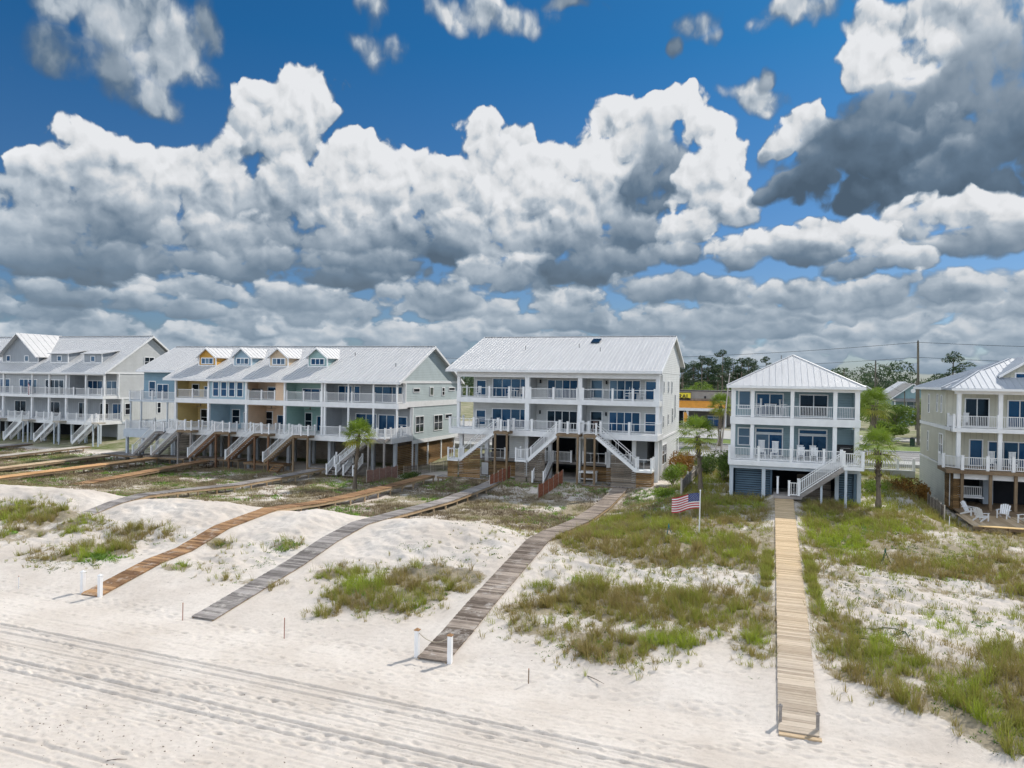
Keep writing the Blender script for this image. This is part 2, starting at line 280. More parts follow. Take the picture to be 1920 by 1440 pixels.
class Thing:
    """a thing whose parts are given in world coordinates"""
    def __init__(s, name, loc, label, cat, group=None):
        s.o = empty(name, loc, label, cat, group); s.loc = loc
    def part(s, name, mb, mat, parent=None, label=None, smooth=False):
        o = mb.build(name, mat, parent or s.o, s.loc, smooth)
        if label: o['label'] = label
        return o
# ------------------------------------------------------------------ terrain
rng = np.random.default_rng(7)
def vnoise(x, y, seed):
    xi = np.floor(x).astype(np.int64); yi = np.floor(y).astype(np.int64); xf = x - xi; yf = y - yi
    def h(a, b):
        n = (a * 374761393 + b * 668265263 + seed * 1442695041) & 0xffffffff
        n = ((n ^ (n >> 13)) * 1274126177) & 0xffffffff
        return ((n ^ (n >> 16)) & 0xffff) / 65535.0
    u = xf * xf * (3 - 2 * xf); v = yf * yf * (3 - 2 * yf)
    return (h(xi, yi) * (1 - u) + h(xi + 1, yi) * u) * (1 - v) + (h(xi, yi + 1) * (1 - u) + h(xi + 1, yi + 1) * u) * v
def fbm(x, y, seed, octv=4, g=.5):
    t = 0; a = 1; n = 0
    for i in range(octv): t = t + a * vnoise(x * 2 ** i, y * 2 ** i, seed + i); n += a; a *= g
    return t / n - .5
def sst(x, a, b):
    t = np.clip((x - a) / (b - a), 0, 1); return t * t * (3 - 2 * t)
PL = ([-30, 20, 27, 29.5, 32, 34.5, 37.5, 40.5, 42.5, 46, 52, 60, 68, 76, 84, 90, 104, 130, 160, 400], [-.5, -.05, .0, .35, .72, 1.0, 1.62, 1.95, 1.97, 1.45, 1.05, .95, .95, 1.4, 2.3, 2.8, 2.8, 3.2, 3.4, 3.4])
PR = ([-30, 20, 25.5, 28, 32.5, 37.7, 41, 44.7, 50, 54, 58, 64, 76, 84, 90, 104, 130, 160, 400], [-.5, -.05, .02, .45, .95, 1.30, 1.75, 1.95, 2.2, 2.5, 2.75, 2.7, 2.7, 2.7, 2.8, 2.8, 3.2, 3.4, 3.4])
def height(u, v, micro=True):
    u = np.asarray(u, float); v = np.asarray(v, float)
    wob = 1.3 * fbm(u * .09, v * .02, 3, 3) * sst(v, 26, 31) * (1 - sst(v, 44, 52))
    a = np.interp(v + wob, *PL); b = np.interp(v + wob * 1.5, *PR)
    k = sst(u, -12.5, -4.5); z = a * (1 - k) + b * k
    # the ground falls again towards the house on the right
    z = z * (1 - sst(u, 9.5, 12.8) * sst(v, 51, 56.5) * (1 - sst(v, 72, 84))) + 1.45 * sst(u, 9.5, 12.8) * sst(v, 51, 56.5) * (1 - sst(v, 72, 84))
    # ground under the middle building
    z = z + .75 * sst(u, -31, -29) * (1 - sst(u, -11, -8)) * sst(v, 60, 67) * (1 - sst(v, 72, 84))
    far = sst(v, 400, 900)
    # rounded mounds of blown sand between the boardwalks
    md = np.minimum.reduce([np.abs(u - c_) for c_ in (-12.5, -24.5, -32.2, -45, 1.0)]); z = z + .55 * sst(md, .6, 4.5) * np.exp(-((v - 41.5 + .12 * md) / 2.6) ** 2) * (u < -12.5)
    bumpy = sst(v, 27, 33) * (1 - sst(v, 72, 80))
    z = z + bumpy * (.34 * fbm(u * .35, v * .35, 11, 4) + .10 * fbm(u * 1.6, v * 1.6, 23, 3) * sst(v, 28, 30))
    rid = 1 - np.abs(2 * fbm(u * .55 + .3 * v, v * .9, 61, 4)) * 2.2; z = z + .16 * rid * sst(v, 31.5, 34) * (1 - sst(v, 40, 43.5)) - .13 * sst(v, 31.5, 34) * (1 - sst(v, 40, 43.5))
    if micro:
        m1 = (1 - sst(v, 60, 70))
        z = z + m1 * (.022 * fbm(u * 1.6, v * 2.6, 31, 3) + .014 * fbm(u * 6.5, v * 6.5, 37, 2))
        # tyre tracks along the beach
        for vc, wd, dp, sl_, bend in ((23.25, .10, .055, .022, .0), (23.0, .06, .02, .022, .1), (22.6, .10, .045, .022, .1), (21.75, .08, .03, .024, .2), (21.35, .07, .025, .024, .2), (20.65, .11, .065, .020, .5), (20.4, .06, .02, .020, .5), (19.95, .10, .055, .020, .5), (19.3, .07, .02, .02, .8), (18.8, .09, .018, .02, .8), (24.5, .16, .014, .03, 1), (16.5, .10, .04, .02, 1.0), (15.9, .10, .04, .02, 1.0), (14.6, .12, .04, .02, 1.3), (22.1, .06, .02, .020, .3)):
            c = vc + (u + 20) * -sl_ - .0012 * (u + 25) ** 2 * (u < -0) + .12 * np.sin(u * .10 + bend)
            d = (v - c) / (wd * .72); z = z + 1.1 * dp * (1 + .5 * fbm(u * 1.3, v * 0, 51, 2)) * (-np.exp(-d * d) + .75 * np.exp(-(d - 1.7) ** 2) + .55 * np.exp(-(d + 1.7) ** 2))
    return z * (1 - far) + 3.0 * far
def zt(u, v): return float(height(np.array([u]), np.array([v]), False)[0])
us = np.concatenate([np.arange(-620, -130, 30), np.arange(-130, -62, .55), np.arange(-62, -45, .26), np.arange(-45, 14, .115), np.arange(14, 30, .3), np.arange(30, 90, 2), np.arange(90, 640, 40)])
vs_ = np.concatenate([[-30, -10, 2, 8], np.arange(11, 15, .25), np.arange(15, 24.8, .045), np.arange(24.8, 29, .07), np.arange(29, 46, .115), np.arange(46, 70, .2), np.arange(70, 100, .6), np.arange(100, 170, 4), np.arange(170, 500, 30), np.arange(500, 3200, 300)])
UU, VV = np.meshgrid(us, vs_); ZZ = height(UU, VV)
# footprints
def dimple(cu, cv, ru, rv, dp, rot):
    i0, i1 = np.searchsorted(us, [cu - .6, cu + .6]); j0, j1 = np.searchsorted(vs_, [cv - .6, cv + .6])
    if i1 <= i0 or j1 <= j0: return
    du = UU[j0:j1, i0:i1] - cu; dv = VV[j0:j1, i0:i1] - cv; c, s = math.cos(rot), math.sin(rot)
    d = ((du * c + dv * s) / ru) ** 2 + ((-du * s + dv * c) / rv) ** 2
    ZZ[j0:j1, i0:i1] += dp * (-np.exp(-d) + .45 * np.exp(-(np.sqrt(d) - 1.5) ** 2 * 3))
for i in range(44):
    u0, v0 = rng.uniform(-42, 10), rng.uniform(17, 27.5); a = rng.normal(0, .35) + (math.pi if rng.random() < .5 else 0); L = rng.integers(12, 60)
    for k in range(L):
        uu = u0 + math.cos(a) * .72 * k + (-1) ** k * .10 * -math.sin(a); vv = v0 + math.sin(a) * .45 * k + .3 * math.sin(k * .11 + i)
        if 15 < vv < 30: dimple(uu, vv, .17, .09, rng.uniform(.035, .07), a)
for i in range(5200):
    vv = rng.uniform(15.5, 29.5); dimple(rng.uniform(-46, 13), vv, rng.uniform(.06, .16), rng.uniform(.05, .10), rng.uniform(.012, .034), rng.uniform(0, 3))
for i in range(900):   # hollows on the dune faces
    dimple(rng.uniform(-48, 12), rng.uniform(31, 42), rng.uniform(.12, .4), rng.uniform(.1, .25), rng.uniform(.02, .06), rng.uniform(0, 3))
# vegetation masks (world metres)
VOAT= [(-48.0,36.9,4.08,1.87,0.9),(-45.6,34.0,1.81,1.39,0.7),(-42.6,36.1,2.3,1.31,0.55),(-37.4,33.1,1.98,1.59,1),(-37.0,35.9,2.17,0.97,0.7),(-39.8,31.6,1.99,0.92,0.5),(-34.3,35.7,1.05,0.54,0.35),(-26.2,31.4,1.44,0.51,0.5),(-26.5,36.2,0.85,0.58,0.7),(-30.6,31.9,0.85,0.5,0.7),(-31.0,35.6,0.88,0.46,0.8),(-23.7,31.3,0.34,0.78,0.4),(-17.7,31.8,2.78,1.81,1),(-20.8,33.5,1.7,1.17,0.5),(-16.4,34.0,2.47,1.52,0.75),(-14.8,35.0,1.12,0.68,0.4),(-19.3,29.6,0.76,0.73,0.6),(-9.7,34.4,1.55,1.35,0.7),(-6.0,34.0,4.93,2.41,0.9),(-10.0,31.7,1.45,1.19,0.85),(-6.0,29.3,1.81,1.44,1),(-3.9,30.5,1.3,0.77,0.8),(-2.7,34.3,2.89,2.51,0.85),(-0.4,33.8,1.04,3.09,0.9),(-0.1,30.9,0.84,1.18,0.9),(-1.0,31.4,1.29,0.98,0.6),(-8.4,35.4,1.31,0.93,0.8),(-8.1,30.5,2.06,1.22,0.6),(-6.9,42.1,5.53,2.5,0.8),(-2.6,43.2,2.41,2.86,0.8),(-2.1,52.9,2.88,4.79,0.8),(-4.3,46.3,2.58,2.68,0.6),(-9.7,48.1,5.2,5.19,0.8),(-5.2,55.0,1.69,3.21,0.5),(5.3,53.0,3.79,4.21,1),(3.6,47.8,1.91,2.88,1),(6.8,50.2,1.94,2.42,0.8),(5.4,43.8,3.14,1.5,0.9),(8.4,43.3,4.68,1.63,0.95),(11.6,43.0,1.59,2.88,0.9),(2.8,48.8,0.98,6.74,0.8),(2.1,34.0,0.41,3.63,0.6),(3.1,32.6,1.71,1.08,0.8),(2.8,33.6,1.11,1.78,0.6),(4.0,31.7,1.83,0.95,0.85),(5.7,31.1,2.34,1.16,0.9),(7.5,30.1,2.02,1.83,1),(7.2,27.6,1.32,1.6,1),(3.4,29.6,1.15,0.74,0.6),(4.7,28.8,1.46,1.14,0.65),(6.2,28.2,1.05,0.87,0.8),(8.9,33.0,1.21,1.05,0.6)]
VGRN= [(-36.3,32.0,1.45,0.94,1),(-26.5,36.2,0.92,0.58,1),(-30.6,31.9,0.79,0.5,0.9),(-31.0,35.6,0.81,0.39,0.8),(-18.8,32.2,1.48,0.94,0.8),(-16.7,31.2,1.55,0.94,0.6),(-9.0,36.2,0.7,0.57,0.8),(-3.8,30.2,1.28,0.42,1),(-6.5,29.1,1.29,0.81,0.4),(0.1,31.2,0.46,0.43,0.9),(4.8,48.2,2.86,2.63,0.7),(6.6,51.4,1.98,1.91,0.6),(-9.1,61.7,2.71,2.64,1),(7.2,28.5,1.57,1.77,0.35),(-15.1,37.1,0.29,0.25,0.8),(-46.0,33.9,0.65,0.41,0.7),(-4.2,45.0,1.89,1.49,0.4),(-61.9,59.2,2.08,1.68,0.8),(-2.4,55.3,2.28,2.42,0.5),(9.2,42.6,2.15,1.18,0.3)]
VSP= [(-28.6,33.7,2.47,2.62,0.6),(-16.1,37.3,3.59,1.79,0.45),(-16.9,34.9,3.13,0.95,1),(-21.5,34.1,1.45,0.91,0.8),(-27.7,34.4,1.88,1.66,0.6),(-28.0,31.1,1.46,0.68,0.5),(-37.3,30.6,3.81,0.96,0.7),(-1.5,39.1,3.46,2.04,0.9),(-5.1,39.5,4.21,1.92,0.9),(-9.0,38.0,1.98,1.45,0.5),(6.5,38.0,5.23,2.8,1),(9.0,36.9,2.51,3.16,0.9),(4.1,35.9,2.34,2.93,0.9),(6.9,43.3,1.67,4.04,0.5),(13.2,51.0,2.17,2.34,0.9),(10.0,46.4,2.94,1.91,0.6),(-14.1,42.4,3.84,5.48,0.3),(-17.0,75.5,5.99,7.39,0.7),(-26.9,64.6,3.04,3.81,0.8),(-9.3,29.7,2.05,0.93,0.5),(-2.0,28.8,2.6,0.67,0.4),(3.1,30.3,1.57,1.31,0.6),(3.7,28.2,2.16,0.86,0.45),(-37.8,65.5,4.26,2.74,0.6)]

def ell(L, u, v, pw=1.0):
    t = np.zeros_like(u)
    for cu, cv, ru, rv, w in L: t = np.maximum(t, w * np.clip(1.55 - ((u - cu) / ru) ** 2 - ((v - cv) / rv) ** 2, 0, 1))
    return t
WALKS = [(-13.2, -11.9), (-25.1, -23.9), (-32.85, -31.6), (-45.6, -44.35), (.4, 1.65)]
def clearw(u, v, pad=.05):
    k = np.ones_like(u)
    for a, b in WALKS: k = k * (1 - ((u > a - pad) & (u < b + pad)))
    return k
def backmask(u, v):
    n = fbm(u * .22, v * .30, 71, 4)
    b = sst(v, 43.2, 46.5) * (1 - sst(v, 66, 69)) * (u < -8) * np.clip(.85 + n * 2.4, 0, 1)
    b = b * (1 - .55 * sst(v, 57, 61) * (fbm(u * .5, v * .5, 77, 3) > .0))
    b2 = sst(v, 39, 43 ) * (1 - sst(v, 57, 59)) * (u >= -8) * np.clip(.75 + n * 2.6, 0, 1)
    return np.maximum(b, b2)
W4 = [(25.25, .13), (28.5, .66), (32.5, 1.18), (37.7, 1.62), (44.7, 2.10), (54, 2.85), (58.0, 3.22)]
W3 = [(26.55, .12), (29, .45), (31.9, .93), (36.5, 1.55), (40.5, 2.08), (43.5, 1.98), (46.4, 1.74), (51, 1.42), (58, 1.35), (63.5, 1.62), (65.6, 1.75)]
W2 = [(27.2, .12), (31.7, .74), (34, 1.05), (37.4, 1.68), (40.9, 2.06), (46.2, 1.86), (54, 1.55), (62.5, 1.60), (66.0, 1.75)]
W1 = [(27.9, .13), (31.9, .93), (34.2, 1.12), (37.3, 1.86), (42, 2.24), (46.9, 1.88), (51.8, 1.68), (60, 1.60), (67.0, 1.60)]
W0 = [(38.3, 1.45), (41.0, 1.95), (43.5, 2.15), (48, 1.95), (53.5, 1.62), (60, 1.55), (66.4, 1.6)]
for (a, b), pr, crest in zip(WALKS, (W3, W2, W1, W0, W4), (42, 42, 42, 42, 60)):
    pz = np.interp(VV, [q_[0] for q_ in pr], [q_[1] for q_ in pr]); inside = (VV > pr[0][0] - .1) & (VV < pr[-1][0])
    du = np.maximum(np.maximum(a - UU, UU - b), 0); k = np.exp(-(du / .55) ** 2) * inside * (1 - sst(VV, crest - 1, crest + 3))
    ZZ = ZZ * (1 - k) + (pz - .09) * k; ZZ = np.where(inside & (du < .3), np.minimum(ZZ, pz - .075), ZZ)
nv = fbm(UU * .8, VV * .8, 81, 4)
veg = np.clip(np.maximum(ell(VOAT, UU, VV), .95 * backmask(UU, VV) + .10 * (backmask(UU, VV) > .02)) + .5 * ell(VSP, UU, VV) + nv * 1.5, 0, 1) * (np.maximum(ell(VOAT, UU, VV), backmask(UU, VV)) > .05)
inland = sst(VV, 70, 76)
def sheet(name, X, Y, Z, mat, cols=None):
    nj, ni = X.shape; me = bpy.data.meshes.new(name); me.vertices.add(ni * nj)
    me.vertices.foreach_set('co', np.stack([X, Y, Z], -1).reshape(-1).astype(np.float32))
    i = np.arange(ni - 1)[None, :]; j = np.arange(nj - 1)[:, None]; b = (j * ni + i)
    q = np.stack([b, b + 1, b + ni + 1, b + ni], -1).reshape(-1).astype(np.int32); nf = (ni - 1) * (nj - 1)
    me.loops.add(nf * 4); me.loops.foreach_set('vertex_index', q); me.polygons.add(nf)
    me.polygons.foreach_set('loop_start', np.arange(0, nf * 4, 4, dtype=np.int32))
    me.polygons.foreach_set('use_smooth', np.ones(nf, dtype=bool)); me.update(calc_edges=True); me.validate()
    for k, a in (cols or {}).items():
        at = me.attributes.new(k, 'FLOAT', 'POINT'); at.data.foreach_set('value', a.reshape(-1).astype(np.float32))
    me.materials.append(mat); o = bpy.data.objects.new(name, me); COL.objects.link(o); return o
m_, T, b = newmat('sand_ground'); p = posn(T)
def attr(T, n): 
    a = T.n('ShaderNodeAttribute'); a.attribute_name = n; return a.outputs['Fac']
n1 = T.noise(p, .25, 5, .6); n2 = T.noise(p, 5.0, 5, .7); n3 = T.noise(p, 38, 3, .7)
sand = T.mix(T.ramp(n1, .35, .65), (.55, .49, .43, 1), (.67, .615, .555, 1))
sand = T.mix(T.m('MULTIPLY', T.ramp(n2, .45, .75), .35), sand, (.36, .32, .275, 1))
speck = T.m('GREATER_THAN', T.noise(p, 9, 2, .9), .70)
sand = T.mix(T.m('MULTIPLY', speck, .5), sand, (.22, .17, .12, 1))
lit_ = T.mix(T.ramp(T.noise(p, 3.3, 5, .75), .3, .7), (.11, .09, .045, 1), (.34, .28, .17, 1))
vg = T.ramp(T.m('ADD', attr(T, 'veg'), T.m('MULTIPLY', T.m('SUBTRACT', T.noise(p, 4.5, 5, .75), .5), 1.5)), .42, .72)
colr = T.mix(T.m('MULTIPLY', vg, .78), sand, lit_)
inl = T.mix(T.ramp(T.noise(p, .35, 5, .7), .35, .65), (.10, .13, .035, 1), (.40, .36, .27, 1))
colr = T.mix(T.ramp(T.m('ADD', attr(T, 'inland'), T.m('MULTIPLY', T.m('SUBTRACT', n1, .5), .8)), .35, .65), colr, inl)
T.put(b.inputs['Base Color'], colr); b.inputs['Roughness'].default_value = .95; b.inputs['Specular IOR Level'].default_value = .1
bump(T, b, T.m('ADD', T.m('MULTIPLY', n2, 1.0), T.m('MULTIPLY', n3, .25)), .05, .55)
tag(sheet('ground', UU, VV, ZZ, m_, {'veg': veg, 'inland': inland}), 'white dune sand rising from the beach to the houses and flat land behind', 'ground', kind='structure')
m_, T, b = newmat('sea_water'); b.inputs['Base Color'].default_value = (.01, .06, .09, 1); b.inputs['Roughness'].default_value = .12; bump(T, b, T.noise(posn(T), .8, 4, .6), .2, .5)
tag(MB().box(-900, 900, -3000, -22, -1.0, -.32).build('sea', m_), 'open water behind the viewpoint', 'sea', kind='structure')

# ------------------------------------------------------------------ dune vegetation (uncountable blades: stuff)
def fasttri(name, V_, F_, mat, attrs):
    me = bpy.data.meshes.new(name); me.vertices.add(len(V_)); me.vertices.foreach_set('co', V_.reshape(-1).astype(np.float32))
    nf = len(F_); me.loops.add(nf * 3); me.loops.foreach_set('vertex_index', F_.reshape(-1).astype(np.int32)); me.polygons.add(nf)
    me.polygons.foreach_set('loop_start', np.arange(0, nf * 3, 3, dtype=np.int32)); me.update(calc_edges=True)
    for k, a in attrs.items():
        at = me.attributes.new(k, 'FLOAT', 'POINT'); at.data.foreach_set('value', a.astype(np.float32))
    me.materials.append(mat); o = bpy.data.objects.new(name, me); COL.objects.link(o); return o
def blades(cx, cy, hue, nb, rad, hgt, wid, lean, name, mat, zoff=0.0, jit=.12):
    n = len(cx); nb_ = nb; N_ = n * nb_
    X = np.repeat(cx, nb_); Y = np.repeat(cy, nb_); H = np.repeat(hgt, nb_) * rng.uniform(.45, 1.1, N_); RR = np.repeat(rad, nb_); HU = np.repeat(hue, nb_)
    a = rng.uniform(0, 2 * np.pi, N_); r = RR * np.sqrt(rng.uniform(0, 1, N_)); bx = X + r * np.cos(a); by = Y + r * np.sin(a)
    bz = height(bx, by, False) - .04 + zoff
    la = a + rng.normal(0, .7, N_); ll = H * lean * rng.uniform(.2, 1.3, N_) * (.4 + r / (RR + 1e-6)); ll = ll
    dx = np.cos(la) * ll - .10 * H; dy = np.sin(la) * ll - .03 * H
    wa = rng.uniform(0, np.pi, N_); w = wid * rng.uniform(.6, 1.3, N_); wx = np.cos(wa) * w; wy = np.sin(wa) * w
    mx_, my_, mz_ = bx + dx * .38, by + dy * .38, bz + H * .62
    tz = bz + H * (1 - .22 * lean * (ll / (H + 1e-6)))
    V_ = np.stack([np.stack([bx - wx, by - wy, bz], -1), np.stack([bx + wx, by + wy, bz], -1), np.stack([mx_ - wx * .8, my_ - wy * .8, mz_], -1), np.stack([mx_ + wx * .8, my_ + wy * .8, mz_], -1), np.stack([bx + dx, by + dy, tz], -1)], 1)
    b = (np.arange(N_) * 5)[:, None]
    F_ = np.concatenate([b + [0, 1, 3], b + [0, 3, 2], b + [2, 3, 4]], 1).reshape(-1, 3)
    hv = np.repeat(np.clip(HU + rng.normal(0, jit, N_), 0, 1), 5); tip = np.tile([0, 0, .55, .55, 1.0], N_)
    return fasttri(name, V_.reshape(-1, 3), F_, mat, {'hue': hv, 'tip': tip})
def grassmat(name, ramp, tipc, trans=.25):
    m_, T, b = newmat(name); cr = T.n('ShaderNodeValToRGB'); T.put(cr.inputs[0], attr(T, 'hue'))
    e = cr.color_ramp.elements; e[0].position = ramp[0][0]; e[0].color = c4(ramp[0][1]); e[1].position = ramp[-1][0]; e[1].color = c4(ramp[-1][1])
    for p_, c_ in ramp[1:-1]: q_ = e.new(p_); q_.color = c4(c_)
    T.put(b.inputs['Base Color'], T.mix(T.m('MULTIPLY', T.m('POWER', attr(T, 'tip'), 2.0), .45), cr.outputs[0], c4(tipc)))
    b.inputs['Roughness'].default_value = .6; b.inputs['Specular IOR Level'].default_value = .25
    tr = T.n('ShaderNodeBsdfTranslucent'); T.put(tr.inputs[0], cr.outputs[0]); mx_ = T.n('ShaderNodeMixShader'); mx_.inputs[0].default_value = trans
    out = [n for n in m_.node_tree.nodes if n.type == 'OUTPUT_MATERIAL'][0]
    T.put(mx_.inputs[1], b.outputs[0]); T.put(mx_.inputs[2], tr.outputs[0]); T.put(out.inputs[0], mx_.outputs[0]); return m_
gm = grassmat('dune_grass', [(0, (.29, .22, .085)), (.28, (.30, .265, .06)), (.6, (.26, .30, .04)), (1, (.35, .45, .03))], (.58, .50, .25), .32)
sm_ = grassmat('dry_scrub', [(0, (.19, .14, .09)), (.5, (.33, .27, .14)), (1, (.27, .29, .10))], (.36, .30, .20), .1)
lm = grassmat('creeping_leaves', [(0, (.10, .12, .04)), (.5, (.13, .22, .04)), (1, (.22, .40, .05))], (.24, .36, .08), .2)
def scatter(u0, u1, v0, v1, per):
    n = int((u1 - u0) * (v1 - v0) * per); u = rng.uniform(u0, u1, n); v = rng.uniform(v0, v1, n); return u, v
# sea-oat clumps on the seaward dunes
u, v = scatter(-62, 20, 25.5, 60, 19)
d = ell(VOAT, u, v); n_ = fbm(u * .7, v * .7, 91, 4); n2_ = fbm(u * 2.1, v * 2.1, 95, 2)
k = (rng.uniform(0, 1, len(u)) < np.clip(d * (.72 + .16 * (u > -12) + 2.2 * n_ + 4.0 * n2_), 0, 1) * .85) * (clearw(u, v, .12) > 0) * ((u > -12.5) | (v < 44.5))
u, v, d = u[k > 0], v[k > 0], d[k > 0]
gr = ell(VGRN, u, v); hue = np.clip(.27 + 1.7 * fbm(u * .45, v * .45, 101, 3) + .62 * gr + rng.normal(0, .16, len(u)), 0, 1); hg = np.clip(.36 + .34 * d + .9 * fbm(u * .5, v * .5, 105, 3), .18, 1.1) * rng.uniform(.55, 1.25, len(u))
hg = hg * np.where(v > 44, .8, 1.0)
nr = v < 37
tag(blades(u[nr], v[nr], hue[nr], 26, .10 + 0 * u[nr], hg[nr], .0085, .62, 'dune_grass', gm), 'olive and green dune grass growing in tufts on the seaward sand', 'grass', kind='stuff')
nr = ~nr
tag(blades(u[nr], v[nr], hue[nr], 15, .12 + 0 * u[nr], hg[nr], .013, .62, 'dune_grass', gm), 'olive green dune grass covering the higher dune before the houses', 'grass', kind='stuff')
# sparse single tufts
u, v = scatter(-60, 20, 26, 58, 10); d = ell(VSP, u, v); k = (rng.uniform(0, 1, len(u)) < d * np.clip(.28 + 1.6 * fbm(u * .9, v * .9, 111, 3), 0, 1)) * (clearw(u, v, .1) > 0); u, v = u[k > 0], v[k > 0]
tag(blades(u, v, rng.uniform(0, .6, len(u)), 12, .06 + 0 * u, rng.uniform(.15, .42, len(u)), .007, .6, 'grass_tufts', gm), 'thin scattered grass tufts on bare white sand', 'grass tufts', kind='stuff')
# thin mixed cover over the higher dune on the right
u, v = scatter(-12, 20, 27.5, 58, 13); n_ = fbm(u * .55, v * .7, 161, 4); k = (rng.uniform(0, 1, len(u)) < np.clip(.42 + 1.9 * n_, 0, .85) * sst(v, 28, 31) * (1 - .45 * np.exp(-((v - 38) / 2.2) ** 2))) * (clearw(u, v, .1) > 0) * ~((u > 12.6) & (v > 55)); u, v = u[k > 0], v[k > 0]
tag(blades(u, v, np.clip(.35 + 1.6 * fbm(u * .4, v * .4, 165, 3), 0, 1), 14, .12 + 0 * u, rng.uniform(.14, .5, len(u)), .0085, .6, 'dune_grass', gm), 'thin patchy grass cover spread over the right hand dunes', 'grass', kind='stuff')
# loose tufts round the edges of every patch
u, v = scatter(-60, 20, 26, 58, 16); big = [(a, b, c * 1.35 + .3, e * 1.35 + .25, w) for a, b, c, e, w in VOAT]; d = ell(big, u, v) * (1 - .5 * ell(VOAT, u, v)); k = (rng.uniform(0, 1, len(u)) < d * np.clip(.20 + 1.5 * fbm(u * 1.1, v * 1.1, 115, 3), 0, .7)) * (clearw(u, v, .1) > 0); u, v = u[k > 0], v[k > 0]
tag(blades(u, v, rng.uniform(0, .7, len(u)), 13, .07 + 0 * u, rng.uniform(.15, .55, len(u)), .0075, .55, 'grass_tufts', gm), 'single grass tufts thinning out round the edges of the dune grass', 'grass tufts', kind='stuff')
# seed stalks above the grass
u, v = scatter(-50, 14, 27, 44, 9); d = ell(VOAT, u, v); k = (rng.uniform(0, 1, len(u)) < d * .35) * (clearw(u, v, .1) > 0); u, v = u[k > 0], v[k > 0]
tag(blades(u, v, 0 * u, 3, .05 + 0 * u, rng.uniform(.6, 1.15, len(u)), .006, .45, 'seed_stalks', gm), 'pale dry seed stalks rising above the dune grass', 'seed stalks', kind='stuff')
# dead twigs and leaf litter lying on the dune sand
u, v = scatter(-50, 20, 29, 46, 16); d = np.maximum(ell(VSP, u, v), .5 * (u > -10) * (v > 32)); k = (rng.uniform(0, 1, len(u)) < d * np.clip(.30 + 1.8 * fbm(u * .8, v * .8, 171, 3), 0, 1)) * (clearw(u, v, .05) > 0); u, v = u[k > 0], v[k > 0]
tag(blades(u, v, rng.uniform(0, .5, len(u)), 5, .12 + 0 * u, rng.uniform(.03, .09, len(u)), .010, 2.2, 'plant_litter', plain('dead_litter', (.15, .12, .09), .9, scale=5)), 'dead twigs and plant litter lying on the dune sand', 'litter', kind='stuff')
# creeping leafy plants
u, v = scatter(-60, 22, 26, 60, 44); d = np.maximum(ell(VSP, u, v), .9 * ell(VGRN, u, v)); d = np.maximum(d, .55 * ell([(a, b, c * 1.25 + .2, e * 1.3 + .2, w) for a, b, c, e, w in VOAT], u, v)); k = (rng.uniform(0, 1, len(u)) < d * np.clip(.24 + 2.6 * fbm(u * .8, v * .8, 121, 4), 0, 1)) * (clearw(u, v, .06) > 0); u, v = u[k > 0], v[k > 0]
g_ = ell(VGRN, u, v)
tag(blades(u, v, np.clip(.35 + 1.2 * fbm(u, v, 125, 2) + .5 * g_, 0, 1), 8, .10 + .05 * g_, .06 + .16 * g_ + .05 * rng.random(len(u)), .026, 1.0, 'creeping_plants', lm), 'low creeping green leaves spread over the sand', 'ground cover', kind='stuff')
# scrub between the dune crest and the houses
u, v = scatter(-112, -6, 43.5, 76, 13.0); d = backmask(u, v) * (v < 68) + (u < -40) * (v > 60) * .5 * (v < 74); n_ = fbm(u * .5, v * .5, 131, 4)
k = (rng.uniform(0, 1, len(u)) < np.clip(d * (1.15 + 2 * n_), 0, 1)) * (clearw(u, v, .2) > 0) * ~((u < -70) & (v > 71)) ; k = k * ~((u > -66.5) & (v > 67)); u, v = u[k > 0], v[k > 0]
gnn = fbm(u * .25, v * .3, 137, 4)
tag(blades(u, v, np.clip(.35 + 2.6 * gnn, 0, 1), 12, .22 + 0 * u, np.clip(.24 + .6 * fbm(u * .5, v * .5, 139, 3), .08, .6), .014, .75, 'dry_scrub', sm_, jit=.2), 'brown dry scrub and weeds between the dune crest and the houses', 'scrub', kind='stuff')
u, v = scatter(-112, -6, 43.5, 72, 8.0); gnn = fbm(u * .30, v * .35, 141, 4) + .5 * ell(VGRN, u, v) + .10 * sst(v, 56, 60); k = (rng.uniform(0, 1, len(u)) < np.clip((gnn - .04) * 4, 0, .8)) * (clearw(u, v, .2) > 0); k = k * ~((u > -66.5) & (v > 67)) * ~((u < -70) & (v > 70)); u, v = u[k > 0], v[k > 0]
tag(blades(u, v, rng.uniform(.3, 1, len(u)), 12, .24 + 0 * u, rng.uniform(.10, .30, len(u)), .03, .8, 'low_weeds', lm), 'patches of low bright green weeds before the houses', 'weeds', kind='stuff')
# grass round and behind the two right-hand houses
u, v = scatter(-8, 22, 56, 84, 9); k = (rng.uniform(0, 1, len(u)) < np.clip(.55 + 2 * fbm(u * .4, v * .4, 151, 4), 0, 1)) * (clearw(u, v, .15) > 0) * ~((u > -2.9) & (u < 6.2) & (v > 58.3)) * ~((u > 12.9) & (v > 56)) * ~((u < -7) & (v < 62)); u, v = u[k > 0], v[k > 0]
tag(blades(u, v, np.clip(.4 + 1.6 * fbm(u * .4, v * .4, 155, 3), 0, 1), 13, .2 + 0 * u, rng.uniform(.25, .75, len(u)), .016, .7, 'tall_grass', gm), 'tall pale green grass standing in front of the grey blue house', 'grass', kind='stuff')
